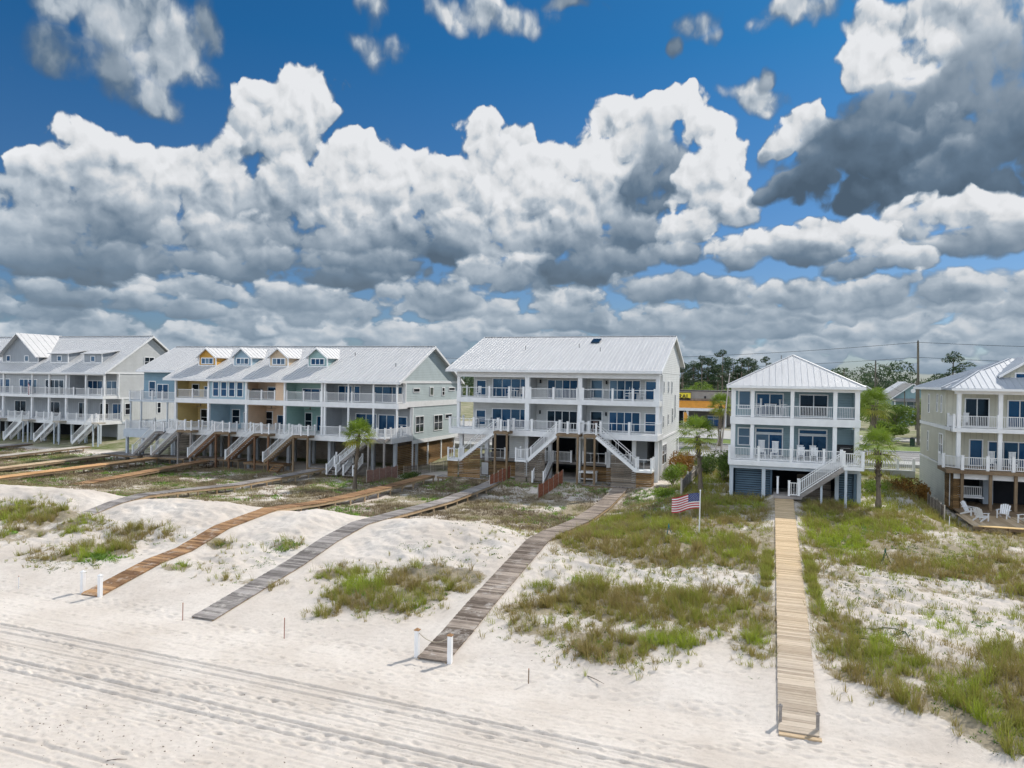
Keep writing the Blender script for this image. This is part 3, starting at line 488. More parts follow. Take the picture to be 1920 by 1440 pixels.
# ------------------------------------------------------------------ boardwalks
def walk(loc, name, mat, u0, u1, prof, label, edge, plank=.145, posts=True, lift=.10, name2='boardwalk'):
    t = Thing(name2, (u0, prof[0][0], prof[0][1]), label, 'boardwalk', 'boardwalks crossing the dune')
    pv = [p[0] for p in prof]; pz = [p[1] for p in prof]; mb = MB(); r = random.Random(len(label))
    vv = pv[0]
    while vv < pv[-1] - plank:
        za, zb = np.interp(vv + .004, pv, pz), np.interp(vv + plank - .010, pv, pz); e0, e1 = r.uniform(-.015, .015), r.uniform(-.015, .015); h = r.uniform(-.004, .006)
        a = (u0 + e0, vv + .004, za + h); b_ = (u1 + e1, vv + .004, za + h); c = (u1 + e1, vv + plank - .006, zb + h); d_ = (u0 + e0, vv + plank - .006, zb + h)
        mb.prism([a, b_, c, d_], (0, 0, -.04)); vv += plank
    t.part('deck_boards', mb, mat)
    mb = MB()
    for x in (u0 + .06, u1 - .06):
        for i in range(len(prof) - 1): mb.beam((x, pv[i], pz[i] - .14), (x, pv[i + 1], pz[i + 1] - .14), .05, .19)
    t.part('joists', mb, edge)
    if posts:
        mb = MB(); vv = pv[0] + 1.5
        while vv < pv[-1]:
            z = float(np.interp(vv, pv, pz))
            for x in (u0 + .12, u1 - .12):
                g_ = zt(x, vv)
                if z - .2 > g_ - .3: mb.box(x - .05, x + .05, vv - .05, vv + .05, g_ - .4, z - .05)
            vv += 2.2
        if mb.v: t.part('support_posts', mb, edge)
    return t
def gp(u, vs2, lift):   # walk profile: smoothed ground plus lift
    return [(v_, zt(u, v_) + l) for v_, l in zip(vs2, lift)]
walk(0, '', wgrey, .40, 1.65, [(25.6, .14), (28.5, .66), (32.5, 1.18), (37.7, 1.62), (44.7, 2.08), (54, 2.80), (58.2, 3.18)][0:5] , 'weathered grey seaward length of the straight boardwalk', wtan) if False else None
# two-tone planks on the straight walk: sun-bleached at the beach end
m_, T, b = newmat('bleached_walk'); p = posn(T); s_ = T.n('ShaderNodeSeparateXYZ'); T.put(s_.inputs[0], p)
rnd = T.n('ShaderNodeNewGeometry').outputs['Random Per Island']; g1 = T.noise(T.v('MULTIPLY', p, (1.2, 12, 9)), 2.2, 4, .65)
f = T.ramp(T.m('ADD', T.m('MULTIPLY', rnd, .6), T.m('SUBTRACT', g1, .25)), .1, .9)
ca = T.mix(f, (.28, .22, .16, 1), (.57, .48, .38, 1)); cb = T.mix(f, (.40, .28, .15, 1), (.66, .50, .31, 1))
T.put(b.inputs['Base Color'], T.mix(T.ramp(T.m('ADD', s_.outputs[1], T.m('MULTIPLY', T.m('SUBTRACT', T.noise(p, .5, 3), .5), 8)), 27, 44), ca, cb)); b.inputs['Roughness'].default_value = .85; bump(T, b, g1, .01, .5)
bleach = m_
t = walk(0, '', bleach, .40, 1.65, W4, 'long straight tan boardwalk leading to the grey blue house', wpost); t.part('end_step', MB().box(.42, 1.70, 25.03, 25.235, .04, .09), wtan)
walk(0, '', wdark, -13.2, -11.9, W3, 'dark weathered boardwalk ending between two white posts joined by a rope', wtan)
walk(0, '', wgrey, -25.15, -23.9, W2, 'grey boardwalk without end posts running down the dune face', wtan)
walk(0, '', wbrown, -32.85, -31.6, W1, 'reddish brown stained boardwalk with two plain white end posts', wtan)
walk(0, '', wgrey, -45.6, -44.35, W0, 'grey boardwalk whose lower end is buried in the dune sand', wtan)
# walks on the left, at the foot of the terraces
def flat_walk(mat, u0, u1, v0, v1, z0, z1, label): return walk(0, '', mat, u0, u1, [(v0, z0), ((v0 + v1) / 2, (z0 + z1) / 2), (v1, z1)], label, wpost)
flat_walk(worange, -67.6, -66.1, 34, 66.0, 1.55, 1.75, 'bright orange boardwalk nearest the dune at the far left')
flat_walk(wtan, -75.2, -73.8, 40, 66.5, 1.3, 1.65, 'pale new pine boardwalk between the orange one and the white one')
flat_walk(wpale, -86.0, -84.4, 44, 73.0, 1.2, 1.7, 'whitish boardwalk leading towards the grey terrace corner')
flat_walk(wbrown, -60.6, -59.2, 47, 66.6, 1.0, 1.75, 'low reddish boardwalk half hidden in the scrub')
flat_walk(wgrey, -97.6, -96.2, 50, 74.0, 1.2, 1.5, 'dark boardwalk farthest to the left')
flat_walk(wgrey, -20.5, -19.3, 63.2, 66.4, 1.6, 1.8, 'short grey landing walk before the middle building') if False else None
def platform(u0, u1, v0, v1, z, mat, label, steps=None):
    t = Thing('deck_platform', (u0, v0, z), label, 'deck', 'timber platforms at the foot of the stairs')
    mb = MB(); x = u0
    while x < u1 - .05: mb.box(x, x + .135, v0, v1, z - .04, z + random.Random(x).uniform(-.004, .004)); x += .142
    t.part('deck_boards', mb, mat); mb = MB()
    mb.box(u0, u1, v0 + .02, v0 + .07, z - .24, z - .045); mb.box(u1 - .06, u1 - .01, v0 + .075, v1, z - .24, z - .045)
    t.part('joists', mb, wpost); mb = MB(); n = max(2, int((u1 - u0) / 1.8))
    for i in range(n + 1):
        x = u0 + .1 + (u1 - u0 - .2) * i / n
        for y in (v0 + .15, v1 - .15): mb.box(x - .05, x + .05, y - .05, y + .05, zt(x, y) - .3, z - .045)
    t.part('support_posts', mb, wpost)
    if steps:
        mb = MB()
        for i in range(3): mb.box(steps[0], steps[1], v0 - .32 * (i + 1), v0 - .32 * i - .01, z - .2 * (i + 1) - .04, z - .2 * (i + 1))
        for x in (steps[0], steps[1] - .05): mb.beam((x + .03, v0, z - .2), (x + .03, v0 - 1.0, z - .80), .05, .2)
        t.part('steps', mb, mat)
    return t
platform(-75.5, -69.8, 66.6, 69.0, 1.75, wgrey, 'grey platform under the leftmost blue stair')
platform(-68.5, -62.6, 66.1, 68.2, 1.85, wdark, 'long dark platform at the head of the orange boardwalk')
platform(-61.9, -55.6, 66.8, 68.6, 1.95, wdark, 'dark platform with small steps beside the blue unit', (-59.6, -58.4))
platform(-54.9, -49.6, 66.8, 68.3, 1.75, wbrown, 'brown platform below the green unit stair', (-50.8, -49.7))
platform(-46.3, -43.4, 66.5, 67.8, 1.70, wgrey, 'grey walk end below the palm')
platform(-16.2, -10.6, 65.7, 67.3, 1.78, wgrey, 'grey landing before the right stair of the middle building')
platform(-30.8, -24.8, 65.6, 67.0, 1.74, wgrey, 'grey landing before the left stair of the middle building')
# ------------------------------------------------------------------ end posts, stakes
def endpost(x, y, h, w, mat, capm, label, grp):
    z = zt(x, y); t = Thing('end_post', (x, y, z), label, 'post', grp)
    t.part('shaft', MB().box(x - w, x + w, y - w, y + w, z - .3, z + h), mat)
    mb = MB().box(x - w - .02, x + w + .02, y - w - .02, y + w + .02, z + h + .001, z + h + .04)
    mb.add([(x - w, y - w, z + h + .041), (x + w, y - w, z + h + .041), (x + w, y + w, z + h + .041), (x - w, y + w, z + h + .041), (x, y, z + h + .11)], [(0, 1, 4), (1, 2, 4), (2, 3, 4), (3, 0, 4), (3, 2, 1, 0)])
    t.part('cap', mb, capm); return t
endpost(-13.32, 26.75, 1.12, .085, white, wbrown, 'left of the two white posts with brown caps at the dark boardwalk', 'end posts of the boardwalks')
endpost(-11.82, 26.65, 1.12, .085, white, wbrown, 'right of the two white posts with brown caps at the dark boardwalk', 'end posts of the boardwalks')
endpost(-32.95, 28.1, 1.0, .085, white, white, 'left of the two plain white posts at the reddish brown boardwalk', 'end posts of the boardwalks')
endpost(-31.62, 27.95, 1.0, .085, white, white, 'right of the two plain white posts at the reddish brown boardwalk', 'end posts of the boardwalks')
endpost(.47, 25.75, .62, .05, wgrey, wgrey, 'short grey post on the left of the straight boardwalk end', 'short grey posts of the straight boardwalk')
endpost(1.60, 25.6, .62, .05, wgrey, wgrey, 'short grey post on the right of the straight boardwalk end', 'short grey posts of the straight boardwalk')
mb = MB(); pts = [(-13.24 + 1.34 * i / 10, 26.75 - .1 * i / 10, 1.02 - .26 * (1 - (i / 5 - 1) ** 2)) for i in range(11)]; mb.tube(pts, .016, 6)
tag(mb.build('rope', plain('rope', (.45, .38, .28)), org=pts[0]), 'rope hanging slack between the two white posts of the dark boardwalk', 'rope')
def stake(x, y, h, mat, label):
    z = zt(x, y); t = Thing('marker_stake', (x, y, z), label, 'stake', 'thin stakes in the beach sand')
    t.part('rod', MB().tube([(x, y, z - .2), (x + .01, y, z + h)], .022, 6), mat)
    t.part('tip', MB().tube([(x + .01, y, z + h + .001), (x + .01, y, z + h + .05)], [.026, .012], 6), plain('stake_tip', (.45, .2, .12)))
redst = plain('faded_red_stake', (.42, .22, .17))
stake(-36.7, 27.5, .62, white, 'thin white stake in the sand at the left edge of the beach')
stake(-25.3, 26.8, .80, redst, 'thin faded stake left of the grey boardwalk end')
stake(-19.6, 26.6, .86, redst, 'thin reddish stake between the grey and the dark boardwalk')
stake(-8.3, 25.9, .52, wpost, 'short wooden stake in the sand below the big grass clumps')
stake(10.9, 53.6, .70, white, 'white pipe stake in front of the timber deck at right')
for x, y, L, a, lb in ((-18.2, 16.4, .55, .5, 'short dark driftwood stick lying in the tyre tracked sand'), (-6.3, 26.9, .9, -.6, 'thin bent dry branch on the sand below the dark boardwalk'), (3.4, 23.2, .5, .3, 'small dark twig on the sand right of the straight boardwalk')):
    z = zt(x, y); mb = MB(); mb.tube([(x, y, z + .02), (x + L * .5 * math.cos(a), y + L * .5 * math.sin(a), z + .05), (x + L * math.cos(a), y + L * math.sin(a), z + .03)], [.02, .016, .007], 5)
    tag(mb.build('driftwood_stick', wdark, org=(x, y, z)), lb, 'driftwood')

# wrack and crumbs lying on the beach
n = 700; u = np.concatenate([rng.uniform(-26, -4, 420), rng.uniform(-45, 12, n - 420)]); v = np.concatenate([rng.normal(17.6, .8, 420), rng.uniform(15, 31, n - 420)]); s = rng.uniform(.012, .05, n); z = height(u, v, True) + .012; a = rng.uniform(0, 6.28, n)
V_ = np.stack([np.stack([u + s * np.cos(a + k), v + s * np.sin(a + k) * .7, z + (.02 if k == 0 else 0)], -1) for k in (0, 2.1, 4.2)], 1).reshape(-1, 3)
tag(fasttri('beach_debris', V_, np.arange(3 * n).reshape(-1, 3), plain('dry_wrack', (.13, .09, .06), .9), {}), 'small dark scraps of seaweed and wood strewn on the beach sand', 'debris', kind='stuff')

# ------------------------------------------------------------------ building helpers
def P3(side, pl, s, d, z):
    """local (along wall s, out of wall d) -> world; side f: faces the sea, r: faces +x, l: faces -x"""
    return (s, pl - d, z) if side == 'f' else ((pl + d, s, z) if side == 'r' else (pl - d, s, z))
def lbox(mb, side, pl, s0, s1, d0, d1, z0, z1):
    a = P3(side, pl, s0, d0, z0); b = P3(side, pl, s1, d1, z1)
    return mb.box(min(a[0], b[0]), max(a[0], b[0]), min(a[1], b[1]), max(a[1], b[1]), z0, z1)
def window(T_, side, pl, s0, s1, z0, z1, panes=1, sash=True, name='window', fw_=.10, gl=None, parent=None, fm=None, dp=0.0):
    """white frame standing 6 cm proud of the wall with glass set into it; s0..z1 are outer sizes"""
    mb = MB(); f = fw_; d0 = dp + .004
    lbox(mb, side, pl, s0, s0 + f, d0, dp + .06, z0, z1); lbox(mb, side, pl, s1 - f, s1, d0, dp + .06, z0, z1)
    lbox(mb, side, pl, s0 + f, s1 - f, d0, dp + .06, z1 - f, z1); lbox(mb, side, pl, s0 + f, s1 - f, d0, dp + .062, z0, z0 + f * .8)
    w = (s1 - s0 - 2 * f) / panes
    for i in range(1, panes): lbox(mb, side, pl, s0 + f + w * i - .035, s0 + f + w * i + .035, d0, dp + .055, z0 + f * .8, z1 - f)
    if sash:
        for i in range(panes): lbox(mb, side, pl, s0 + f + w * i + (.035 if i else 0), s0 + f + w * (i + 1) - (.035 if i < panes - 1 else 0), d0, dp + .045, (z0 + z1) / 2 - .025, (z0 + z1) / 2 + .03)
    o = T_.part(name, mb, fm or white, parent)
    for i in range(panes):
        g_ = MB(); lbox(g_, side, pl, s0 + f + w * i, s0 + f + w * (i + 1), dp + .006, dp + .03, z0 + f * .8, z1 - f)
        T_.part('pane', g_, gl or glass, o)
    return o
def door(T_, side, pl, s0, s1, z0, z1, panes=2, gl=None, **k): return window(T_, side, pl, s0, s1, z0, z1, panes, False, 'sliding_door', .09, gl, **k)
POSTS = set()
def railing(T_, a, b, h=.95, bal=.13, posts=(), z1=None, mat=None, pw=.075, endp=True, parent=None, bw=.016):
    """balustrade from a to b (floor points); posts = fractions along it"""
    mat = mat or white; a = Vector(a); b = Vector(b); mb = MB(); d = b - a; L = math.hypot(d.x, d.y); up_ = Vector((0, 0, 1))
    mb.beam(a + up_ * (h - .02), b + up_ * (h - .02), .07, .05); mb.beam(a + up_ * .09, b + up_ * .09, .05, .05)
    n = max(1, int(L / bal))
    for i in range(1, n):
        p = a + d * (i / n); mb.box(p.x - bw, p.x + bw, p.y - bw, p.y + bw, p.z + .117, p.z + h - .047)
    o = T_.part('railing', mb, mat, parent); fr = sorted(set(list(posts) + ([0, 1] if endp else [])))
    for t in fr:
        p = a + d * t; key = (id(T_), round(p.x / .3), round(p.y / .3), round(p.z / .5))
        if any((key[0], key[1] + i_, key[2] + j_, key[3] + k_) in POSTS for i_ in (-1, 0, 1) for j_ in (-1, 0, 1) for k_ in (-1, 0, 1)): continue
        POSTS.add(key); mb = MB().box(p.x - pw, p.x + pw, p.y - pw, p.y + pw, p.z - .02, p.z + h + .10)
        mb.box(p.x - pw - .015, p.x + pw + .015, p.y - pw - .015, p.y + pw + .015, p.z + h + .101, p.z + h + .14)
        T_.part('post', mb, mat, o)
    return o
def stair(T_, ua, za, ub, zb, v0, v1, smat, rail=True, rmat=None, bal=.16, under=None):
    """straight flight along x from (ua, za) down to (ub, zb) between v0 and v1"""
    n = max(3, int(round((za - zb) / .18))); mb = MB()
    for i in range(n):
        x0 = ua + (ub - ua) * i / n; x1 = ua + (ub - ua) * (i + 1) / n; z = za - (za - zb) * (i + 1) / n
        mb.box(min(x0, x1) - .02, max(x0, x1), v0 + .052, v1 - .052, z - .04, z)
    st = T_.part('stair', mb, smat); mb = MB()
    for y in (v0 + .025, v1 - .025): mb.beam((ua, y, za - .20), (ub, y, zb - .12), .05, .28)
    T_.part('stringer', mb, under or smat, st)
    if rail:
        for y in (v0 + .03, v1 - .03): railing(T_, (ua, y, za), (ub, y, zb), .95, bal, (), mat=rmat, parent=None)
    return st
def stair_v(T_, va, za, vb, zb, u0, u1, smat, rail=True):
    n = max(3, int(round((za - zb) / .18))); mb = MB()
    for i in range(n):
        y0 = va + (vb - va) * i / n; y1 = va + (vb - va) * (i + 1) / n; z = za - (za - zb) * (i + 1) / n
        mb.box(u0 + .052, u1 - .052, min(y0, y1) - .02, max(y0, y1), z - .04, z)
    st = T_.part('stair', mb, smat); mb = MB()
    for x in (u0 + .025, u1 - .025): mb.beam((x, va, za - .2), (x, vb, zb - .12), .05, .28)
    T_.part('stringer', mb, smat, st)
    if rail:
        for x in (u0 + .03, u1 - .03): railing(T_, (x, va, za), (x, vb, zb), .95, .16)
def gable_roof(T_, u0, u1, ve, vr, vb, ze, zr, mat=None, th=.14, rib=.42, trim=None, parts=('front', 'back'), ridge=True, hole=None):
    """roof with its ridge along x and standing seams down both slopes"""
    mat = mat or roofw; mb = MB()
    for (vo, vi, zo) in ((ve, vr, ze), (vb, vr, zr - (zr - ze) * abs(vb - vr) / abs(vr - ve))):
        mb.prism([(u0, vo, zo), (u0, vi, zr), (u0, vi, zr - th), (u0, vo, zo - th)], (u1 - u0, 0, 0))
        x = u0 + .05
        while x < u1: mb.beam((x, vo, zo + .012), (x, vi, zr + .012), .045, .05); x += rib
    o = T_.part('roof', mb, mat); 
    mb = MB(); s_ = (zr - ze) / (vr - ve)
    for x in (u0, u1):
        sg = -1 if x == u0 else 1
        for (vo, zo) in ((ve, ze), (vb, zr - s_ * (vb - vr))):
            mb.prism([(x, vo, zo + .01), (x, vr, zr + .03), (x, vr, zr - .26), (x, vo, zo - .26)], (sg * .05, 0, 0))
    mb.box(u0, u1, ve - .05, ve - .002, ze - .24, ze - .01)
    T_.part('fascia', mb, trim or trimw, o)
    mb = MB(); mb.beam((u0 - .04, vr, zr + .035), (u1 + .04, vr, zr + .035), .28, .05); T_.part('ridge_cap', mb, mat, o)
    return o
def dormer(T_, uc, w, v0, zb, zw, zp, zslope, sl, wallm, roofmat, over=.35, label=None, shed=False, win=None):
    """gabled dormer: front wall at v0 from zb, eaves at zw, peak zp; runs back into a main roof of slope sl"""
    hw = w / 2; back = lambda z: v0 + (z - zb) / sl
    mb = MB()
    if not shed:
        mb.prism([(uc - hw, v0, zb - .15), (uc + hw, v0, zb - .15), (uc + hw, v0, zw), (uc, v0, zp - .12), (uc - hw, v0, zw)], (0, back(zw) - v0 + .3, 0))
    else: mb.prism([(uc - hw, v0, zb - .15), (uc - hw, v0, zw), (uc - hw, back(zw) + .2, zw + .4 ), (uc - hw, back(zw) + .2, zb - .15)], (w, 0, 0))
    d = T_.part('dormer', mb, wallm, None, label); mb = MB()
    if not shed:
        rs = (zp - zw) / hw; ow = over; ze = zw - rs * ow * .6; vb_ = back(zp) + .2; mbr = MB()
        for sg in (-1, 1):
            xe = uc + sg * (hw + ow * .6 + .06)
            P_ = [(uc, v0 - over, zp), (xe, v0 - over, ze), (xe, back(ze) + .1, ze), (uc, vb_, zp)]
            mbr.prism(P_ if sg > 0 else P_[::-1], (0, 0, -.09))
            k = 0
            while k < 7:
                t = (k + .5) / 7 ; y = v0 - over + (vb_ - v0 + over) * t
                x_end = xe if y < back(ze) + .1 else uc + (xe - uc) * (vb_ - y) / (vb_ - back(ze) - .1)
                mbr.beam((uc, y, zp + .015), (x_end, y, zp + .015 + (ze - zp) * (x_end - uc) / (xe - uc)), .04, .05); k += 1
        T_.part('dormer_roof', mbr, roofmat, d)
        for sg in (-1, 1):
            xe = uc + sg * (hw + ow * .6 + .06)
            mb.prism([(uc, v0 - over - .05, zp - .005), (xe, v0 - over - .05, ze - .005), (xe, v0 - over - .05, ze - .19), (uc, v0 - over - .05, zp - .19)], (0, .045, 0))
    else:
        s2 = .18; P_ = [(uc - hw - over, v0 - over, zw - s2 * over), (uc + hw + over, v0 - over, zw - s2 * over)]
        yb = v0 + (zw - zb) / (sl - s2) + .2; zb_ = zw + s2 * (yb - v0)
        T_.part('dormer_roof', MB().prism(P_ + [(uc + hw + over, yb, zb_), (uc - hw - over, yb, zb_)], (0, 0, .10)), roofmat, d)
    for sg in (-1, 1): mb.box(uc + sg * hw - .07, uc + sg * hw + .07, v0 - .03, v0 + .06, zb - .1, zw - .02)
    mb.box(uc - hw, uc + hw, v0 - .045, v0 - .031, zb - .12, zb + .10)
    T_.part('trim', mb, trimw, d)
    if win:
        for (a, b_, c, e, n) in win: window(T_, 'f', v0, uc + a, uc + b_, c, e, n, False, parent=d)
    return d
def slats(T_, side, pl, s0, s1, z0, z1, mat, step=.15, h=.11, name='slat_screen', parent=None, th=.03):
    mb = MB(); z = z0
    while z < z1 - .02: lbox(mb, side, pl, s0, s1, 0.0, th, z, min(z + h, z1)); z += step
    return T_.part(name, mb, mat, parent)
def col(T_, x, y, w, z0, z1, mat=None, name='column'): return T_.part(name, MB().box(x - w, x + w, y - w, y + w, z0, z1), mat or white)
def vent(T_, x, y, z, h=.35, r=.05): T_.part('roof_vent', MB().tube([(x, y, z - .3), (x, y, z + h)], r, 8), plain('vent_metal', (.20, .2, .2), .5))
# ------------------------------------------------------------------ terrace with coloured units (left of centre)
yel = siding('yellow_siding', (.62, .47, .20)); blu = siding('blue_siding', (.36, .50, .58)); pch = siding('peach_siding', (.68, .49, .34)); grn = siding('green_siding', (.33, .50, .46)); gry = siding('grey_siding', (.36, .38, .40)); sid = siding('grey_green_siding', (.43, .50, .51)); dbl = siding('slate_blue_siding', (.20, .33, .42))
amb = siding('amber_siding', (.58, .31, .05)); dblu = siding('dormer_blue_siding', (.30, .43, .52)); dpch = siding('dormer_peach_siding', (.60, .47, .33)); dgrn = siding('dormer_green_siding', (.30, .45, .44))
B = Thing('townhouse_row', (-51, 68.5, 1.0), 'long terrace with yellow, blue, peach and green units, four gabled dormers and pale metal roof', 'house')
UN = [(-66.1, -61.3, yel, 'yellow wall'), (-61.3, -56.0, blu, 'light blue wall'), (-56.0, -50.8, pch, 'peach wall'), (-50.8, -45.8, grn, 'pale green wall'), (-45.8, -36.95, gry, 'grey wall')]
for i, (a, b_, mt, lb) in enumerate(UN):
    up0_ = 70.45 if i != 1 else 68.52
    B.part('wall', MB().box(a + .003, b_ - .003, up0_, 83.9, 8.62, 10.84), mt, None, lb + ' of the upper storey')
    B.part('wall', MB().box(a + .003, b_ - .003, 72.0, 83.9, 5.05, 8.0), mt, None, lb + ' of the lower storey')
    if i != 1: B.part('partition_wall', MB().box(a - .06, a + .08, 68.7, 70.45, 8.62, 10.60), mt)
    B.part('partition_wall', MB().box(a - .06, a + .08, 68.7, 72.0, 5.05, 8.0), mt)
    c_ = B.part('ceiling', MB().box(a + .1, b_ - .1, 68.75, 71.9, 7.95, 7.998), mt)
    if i in (0, 2, 3): B.part('ceiling_fan', MB().box(a + 2.2, a + 2.3, 70, 70.1, 7.62, 7.94).box(a + 1.6, a + 2.9, 70.0, 70.12, 7.6, 7.62).box(a + 2.19, a + 2.31, 69.4, 70.7, 7.575, 7.598), wdark)
B.part('wall', MB().box(-52.05, -50.9, 68.52, 70.4, 8.62, 10.84), pch, None, 'peach wall panel beside the balcony')
B.part('wall', MB().box(-36.95, -36.73, 70.2, 84, 8.79, 10.85), sid, None, 'grey green end wall, upper storey'); B.part('wall', MB().box(-36.95, -36.73, 71.9, 84, 4.55, 8.14), sid, None, 'grey green end wall, lower storey')
sl = (14.97 - 10.85) / (76.4 - 68.0)
B.part('gable', MB().prism([(-36.95, 68.55, 11.0), (-36.95, 84.25, 11.0), (-36.95, 76.4, 14.80)], (.22, 0, 0)), sid)
B.part('fascia_band', MB().box(-36.72, -36.66, 68.4, 84.2, 10.75, 11.02), trimw)
B.part('fascia_band', MB().box(-36.729, -36.67, 70.1, 84.1, 8.16, 8.78), trimw); B.part('fascia_band', MB().box(-36.729, -36.67, 71.8, 84.1, 4.12, 4.54), trimw)
B.part('corner_board', MB().box(-36.96, -36.64, 70.02, 70.19, 8.3, 10.75), white); B.part('corner_board', MB().box(-36.96, -36.64, 71.72, 71.89, 4.6, 8.1), white)
gable_roof(B, -67.5, -36.25, 67.95, 76.4, 84.9, 10.87, 14.99)
# far left unit set back
B.part('wall', MB().box(-73.2, -66.12, 70.7, 83.9, 8.25, 11.55), dbl, None, 'slate blue wall of the leftmost unit, upper storey'); B.part('wall', MB().box(-70.3, -66.12, 72.6, 83.9, 4.7, 8.0), siding('teal_grey_siding', (.24, .34, .36)), None, 'dark teal lower wall of the leftmost unit')
gable_roof(B, -73.6, -67.56, 69.9, 76.4, 84.9, 11.82, 14.99)
B.part('gutter', MB().beam((-73.65, 69.8, 11.62), (-66.9, 69.8, 11.62), .14, .14), trimw)
B.part('deck', MB().box(-73.4, -66.2, 68.6, 70.7, 8.0, 8.22), greytrim); B.part('deck', MB().box(-73.4, -66.2, 68.0, 72.6, 4.25, 4.68), greytrim)
railing(B, (-73.3, 68.7, 8.22), (-66.3, 68.7, 8.22), 1.02, .13, (.25, .5, .72)); railing(B, (-73.3, 68.7, 8.22), (-73.3, 70.7, 8.22), 1.02)
railing(B, (-71.2, 68.2, 4.68), (-66.3, 68.2, 4.68), 1.02, .13, (.4, .7)); railing(B, (-73.3, 68.2, 4.68), (-71.2, 68.2, 4.68), 1.02); railing(B, (-73.3, 68.2, 4.68), (-73.3, 72.6, 4.68), 1.02)
for x in (-73.25, -71.6, -67.6): col(B, x, 68.8, .07, 4.7, 8.0, greytrim)
window(B, 'f', 70.7, -72.4, -71.3, 8.5, 10.5, 1); door(B, 'f', 70.7, -71.1, -69.3, 8.3, 10.15, 2); window(B, 'f', 70.7, -68.3, -67.4, 9.2, 10.4, 1)
window(B, 'f', 72.6, -70.0, -69.0, 5.4, 7.5, 1); door(B, 'f', 72.6, -67.9, -66.4, 4.75, 7.2, 2)
# decks, fascias, columns
B.part('deck', MB().box(-66.2, -36.62, 68.42, 70.44, 8.05, 8.61), trimw, None, 'upper balcony floor with white fascia')
B.part('deck', MB().box(-66.2, -36.70, 67.2, 71.99, 4.50, 5.04), trimw, None, 'lower balcony floor with white fascia')
B.part('fascia_band', MB().box(-66.3, -36.7, 68.44, 68.66, 10.60, 10.855), trimw)
for x in (-66.1, -61.28, -55.98, -50.8): col(B, x, 68.55, .13, 5.05, 8.04); col(B, x, 68.52, .11, 8.62, 10.6)
for x in (-45.98, -45.62): col(B, x, 68.55, .11, 5.05, 8.04); col(B, x, 68.52, .11, 8.62, 10.6)
for x in (-42.69, -39.64, -36.85): col(B, x, 68.55, .085, 5.05, 8.04); col(B, x, 68.52, .085, 8.62, 10.6)
col(B, -36.8, 71.6, .08, 5.05, 8.04)
RB = [(-65.9, -61.5, (.5,)), (-55.8, -52.2, (.5,)), (-50.6, -46.2, (.5,)), (-45.5, -36.9, (.37, .69))]
for a, b_, ps in RB: railing(B, (a, 68.62, 8.62), (b_, 68.62, 8.62), 1.0, .13, ps)
railing(B, (-36.85, 68.62, 8.62), (-36.85, 69.95, 8.62), 1.0)
sm = [wgrey, wgrey, wbrown, wbrown, wpost, wgrey]
for k, (a, b_, mt, lb) in enumerate(UN):
    b2 = b_ if k < 4 else -36.75; lw = 1.95 if k < 4 else 3.9; la = b2 - (2.2 if k < 4 else .95); lz = b2 - .2
    z0 = 5.05
    if k < 4:
        railing(B, (a + .25, 67.3, z0), (la, 67.3, z0), 1.0, .13, (.5,)); L0, L1 = la, lz
        if k == 1: pass
    else:
        railing(B, (a + .3, 67.3, z0), (-39.0, 67.3, z0), 1.0, .13, (.4, .8)); L0, L1 = -38.9, -36.85
    # landing in front of the deck and the flight down to the left
    B.part('landing', MB().box(L0, L1, 66.0, 67.18, z0 - .26, z0 - .02), (wpost if k != 4 else wgrey))
    railing(B, (L0 + (0 if k < 4 else .0), 66.1, z0), (L1, 66.1, z0), 1.0, .13, (.55,)); railing(B, (L1, 66.1, z0), (L1, 67.25, z0), 1.0)
    zb = 2.05 if k < 4 else 1.95; ln = (z0 - zb) * 1.22
    stair(B, L0, z0 - .02, L0 - ln, zb, 66.0, 67.05, [wgrey, wred, wred, wpost, wgrey][k], True, under=[wgrey, wred, wred, wpost, wgrey][k])
    for x in (L0 + .12, L1 - .1): B.part('support_post', MB().box(x - .09, x + .09, 66.05, 66.22, .6, z0 - .26), [wgrey, wred, wred, wpost, wgrey][k])
railing(B, (-36.78, 67.3, 5.05), (-36.78, 71.6, 5.05), 1.0, .13, (.5,))
# leftmost stair
B.part('landing', MB().box(-67.6, -66.3, 66.9, 67.98, 4.42, 4.66), wgrey); railing(B, (-67.6, 66.98, 4.68), (-66.3, 66.98, 4.68), 1.0)
stair(B, -67.6, 4.66, -70.9, 1.9, 66.9, 67.9, wgrey)
# doors and windows
def bw_(*a, **k): window(B, 'f', *a, **k)
def bd(*a, **k): door(B, 'f', *a, **k)
bw_(70.45, -65.5, -64.4, 8.75, 10.25, 1, gl=glassd); bd(70.45, -63.7, -61.6, 8.64, 10.0, 2)
for a in (-60.72, -59.58, -58.46, -57.34): window(B, 'f', 68.52, a, a + .92, 8.86, 10.62, 1)
bd(70.45, -54.6, -52.2, 8.64, 10.1, 2); bd(70.45, -49.9, -46.4, 8.64, 10.0, 3); bd(70.45, -45.2, -43.4, 8.64, 10.4, 2); bd(70.45, -43.2, -42.4, 8.64, 10.4, 1); bd(70.45, -40.9, -37.2, 8.64, 10.4, 3)
bw_(72.0, -65.6, -64.4, 5.15, 7.2, 1, gl=glassd); bw_(72.0, -60.9, -59.7, 5.5, 7.3, 1, gl=glassd); bd(72.0, -59.2, -56.6, 5.06, 7.0, 2); bw_(72.0, -56.2, -55.0, 5.3, 7.2, 1, gl=glassd); bd(72.0, -54.4, -51.6, 5.06, 6.8, 2)
bw_(72.0, -51.2 + .6, -49.6, 5.2, 7.2, 1, gl=glassd); bd(72.0, -49.0, -46.6, 5.06, 6.85, 2); bd(72.0, -43.9, -41.2, 5.06, 7.3, 2); bd(72.0, -41.0, -38.9, 5.06, 7.25, 2); bw_(72.0, -38.6, -37.4, 5.2, 7.1, 1)
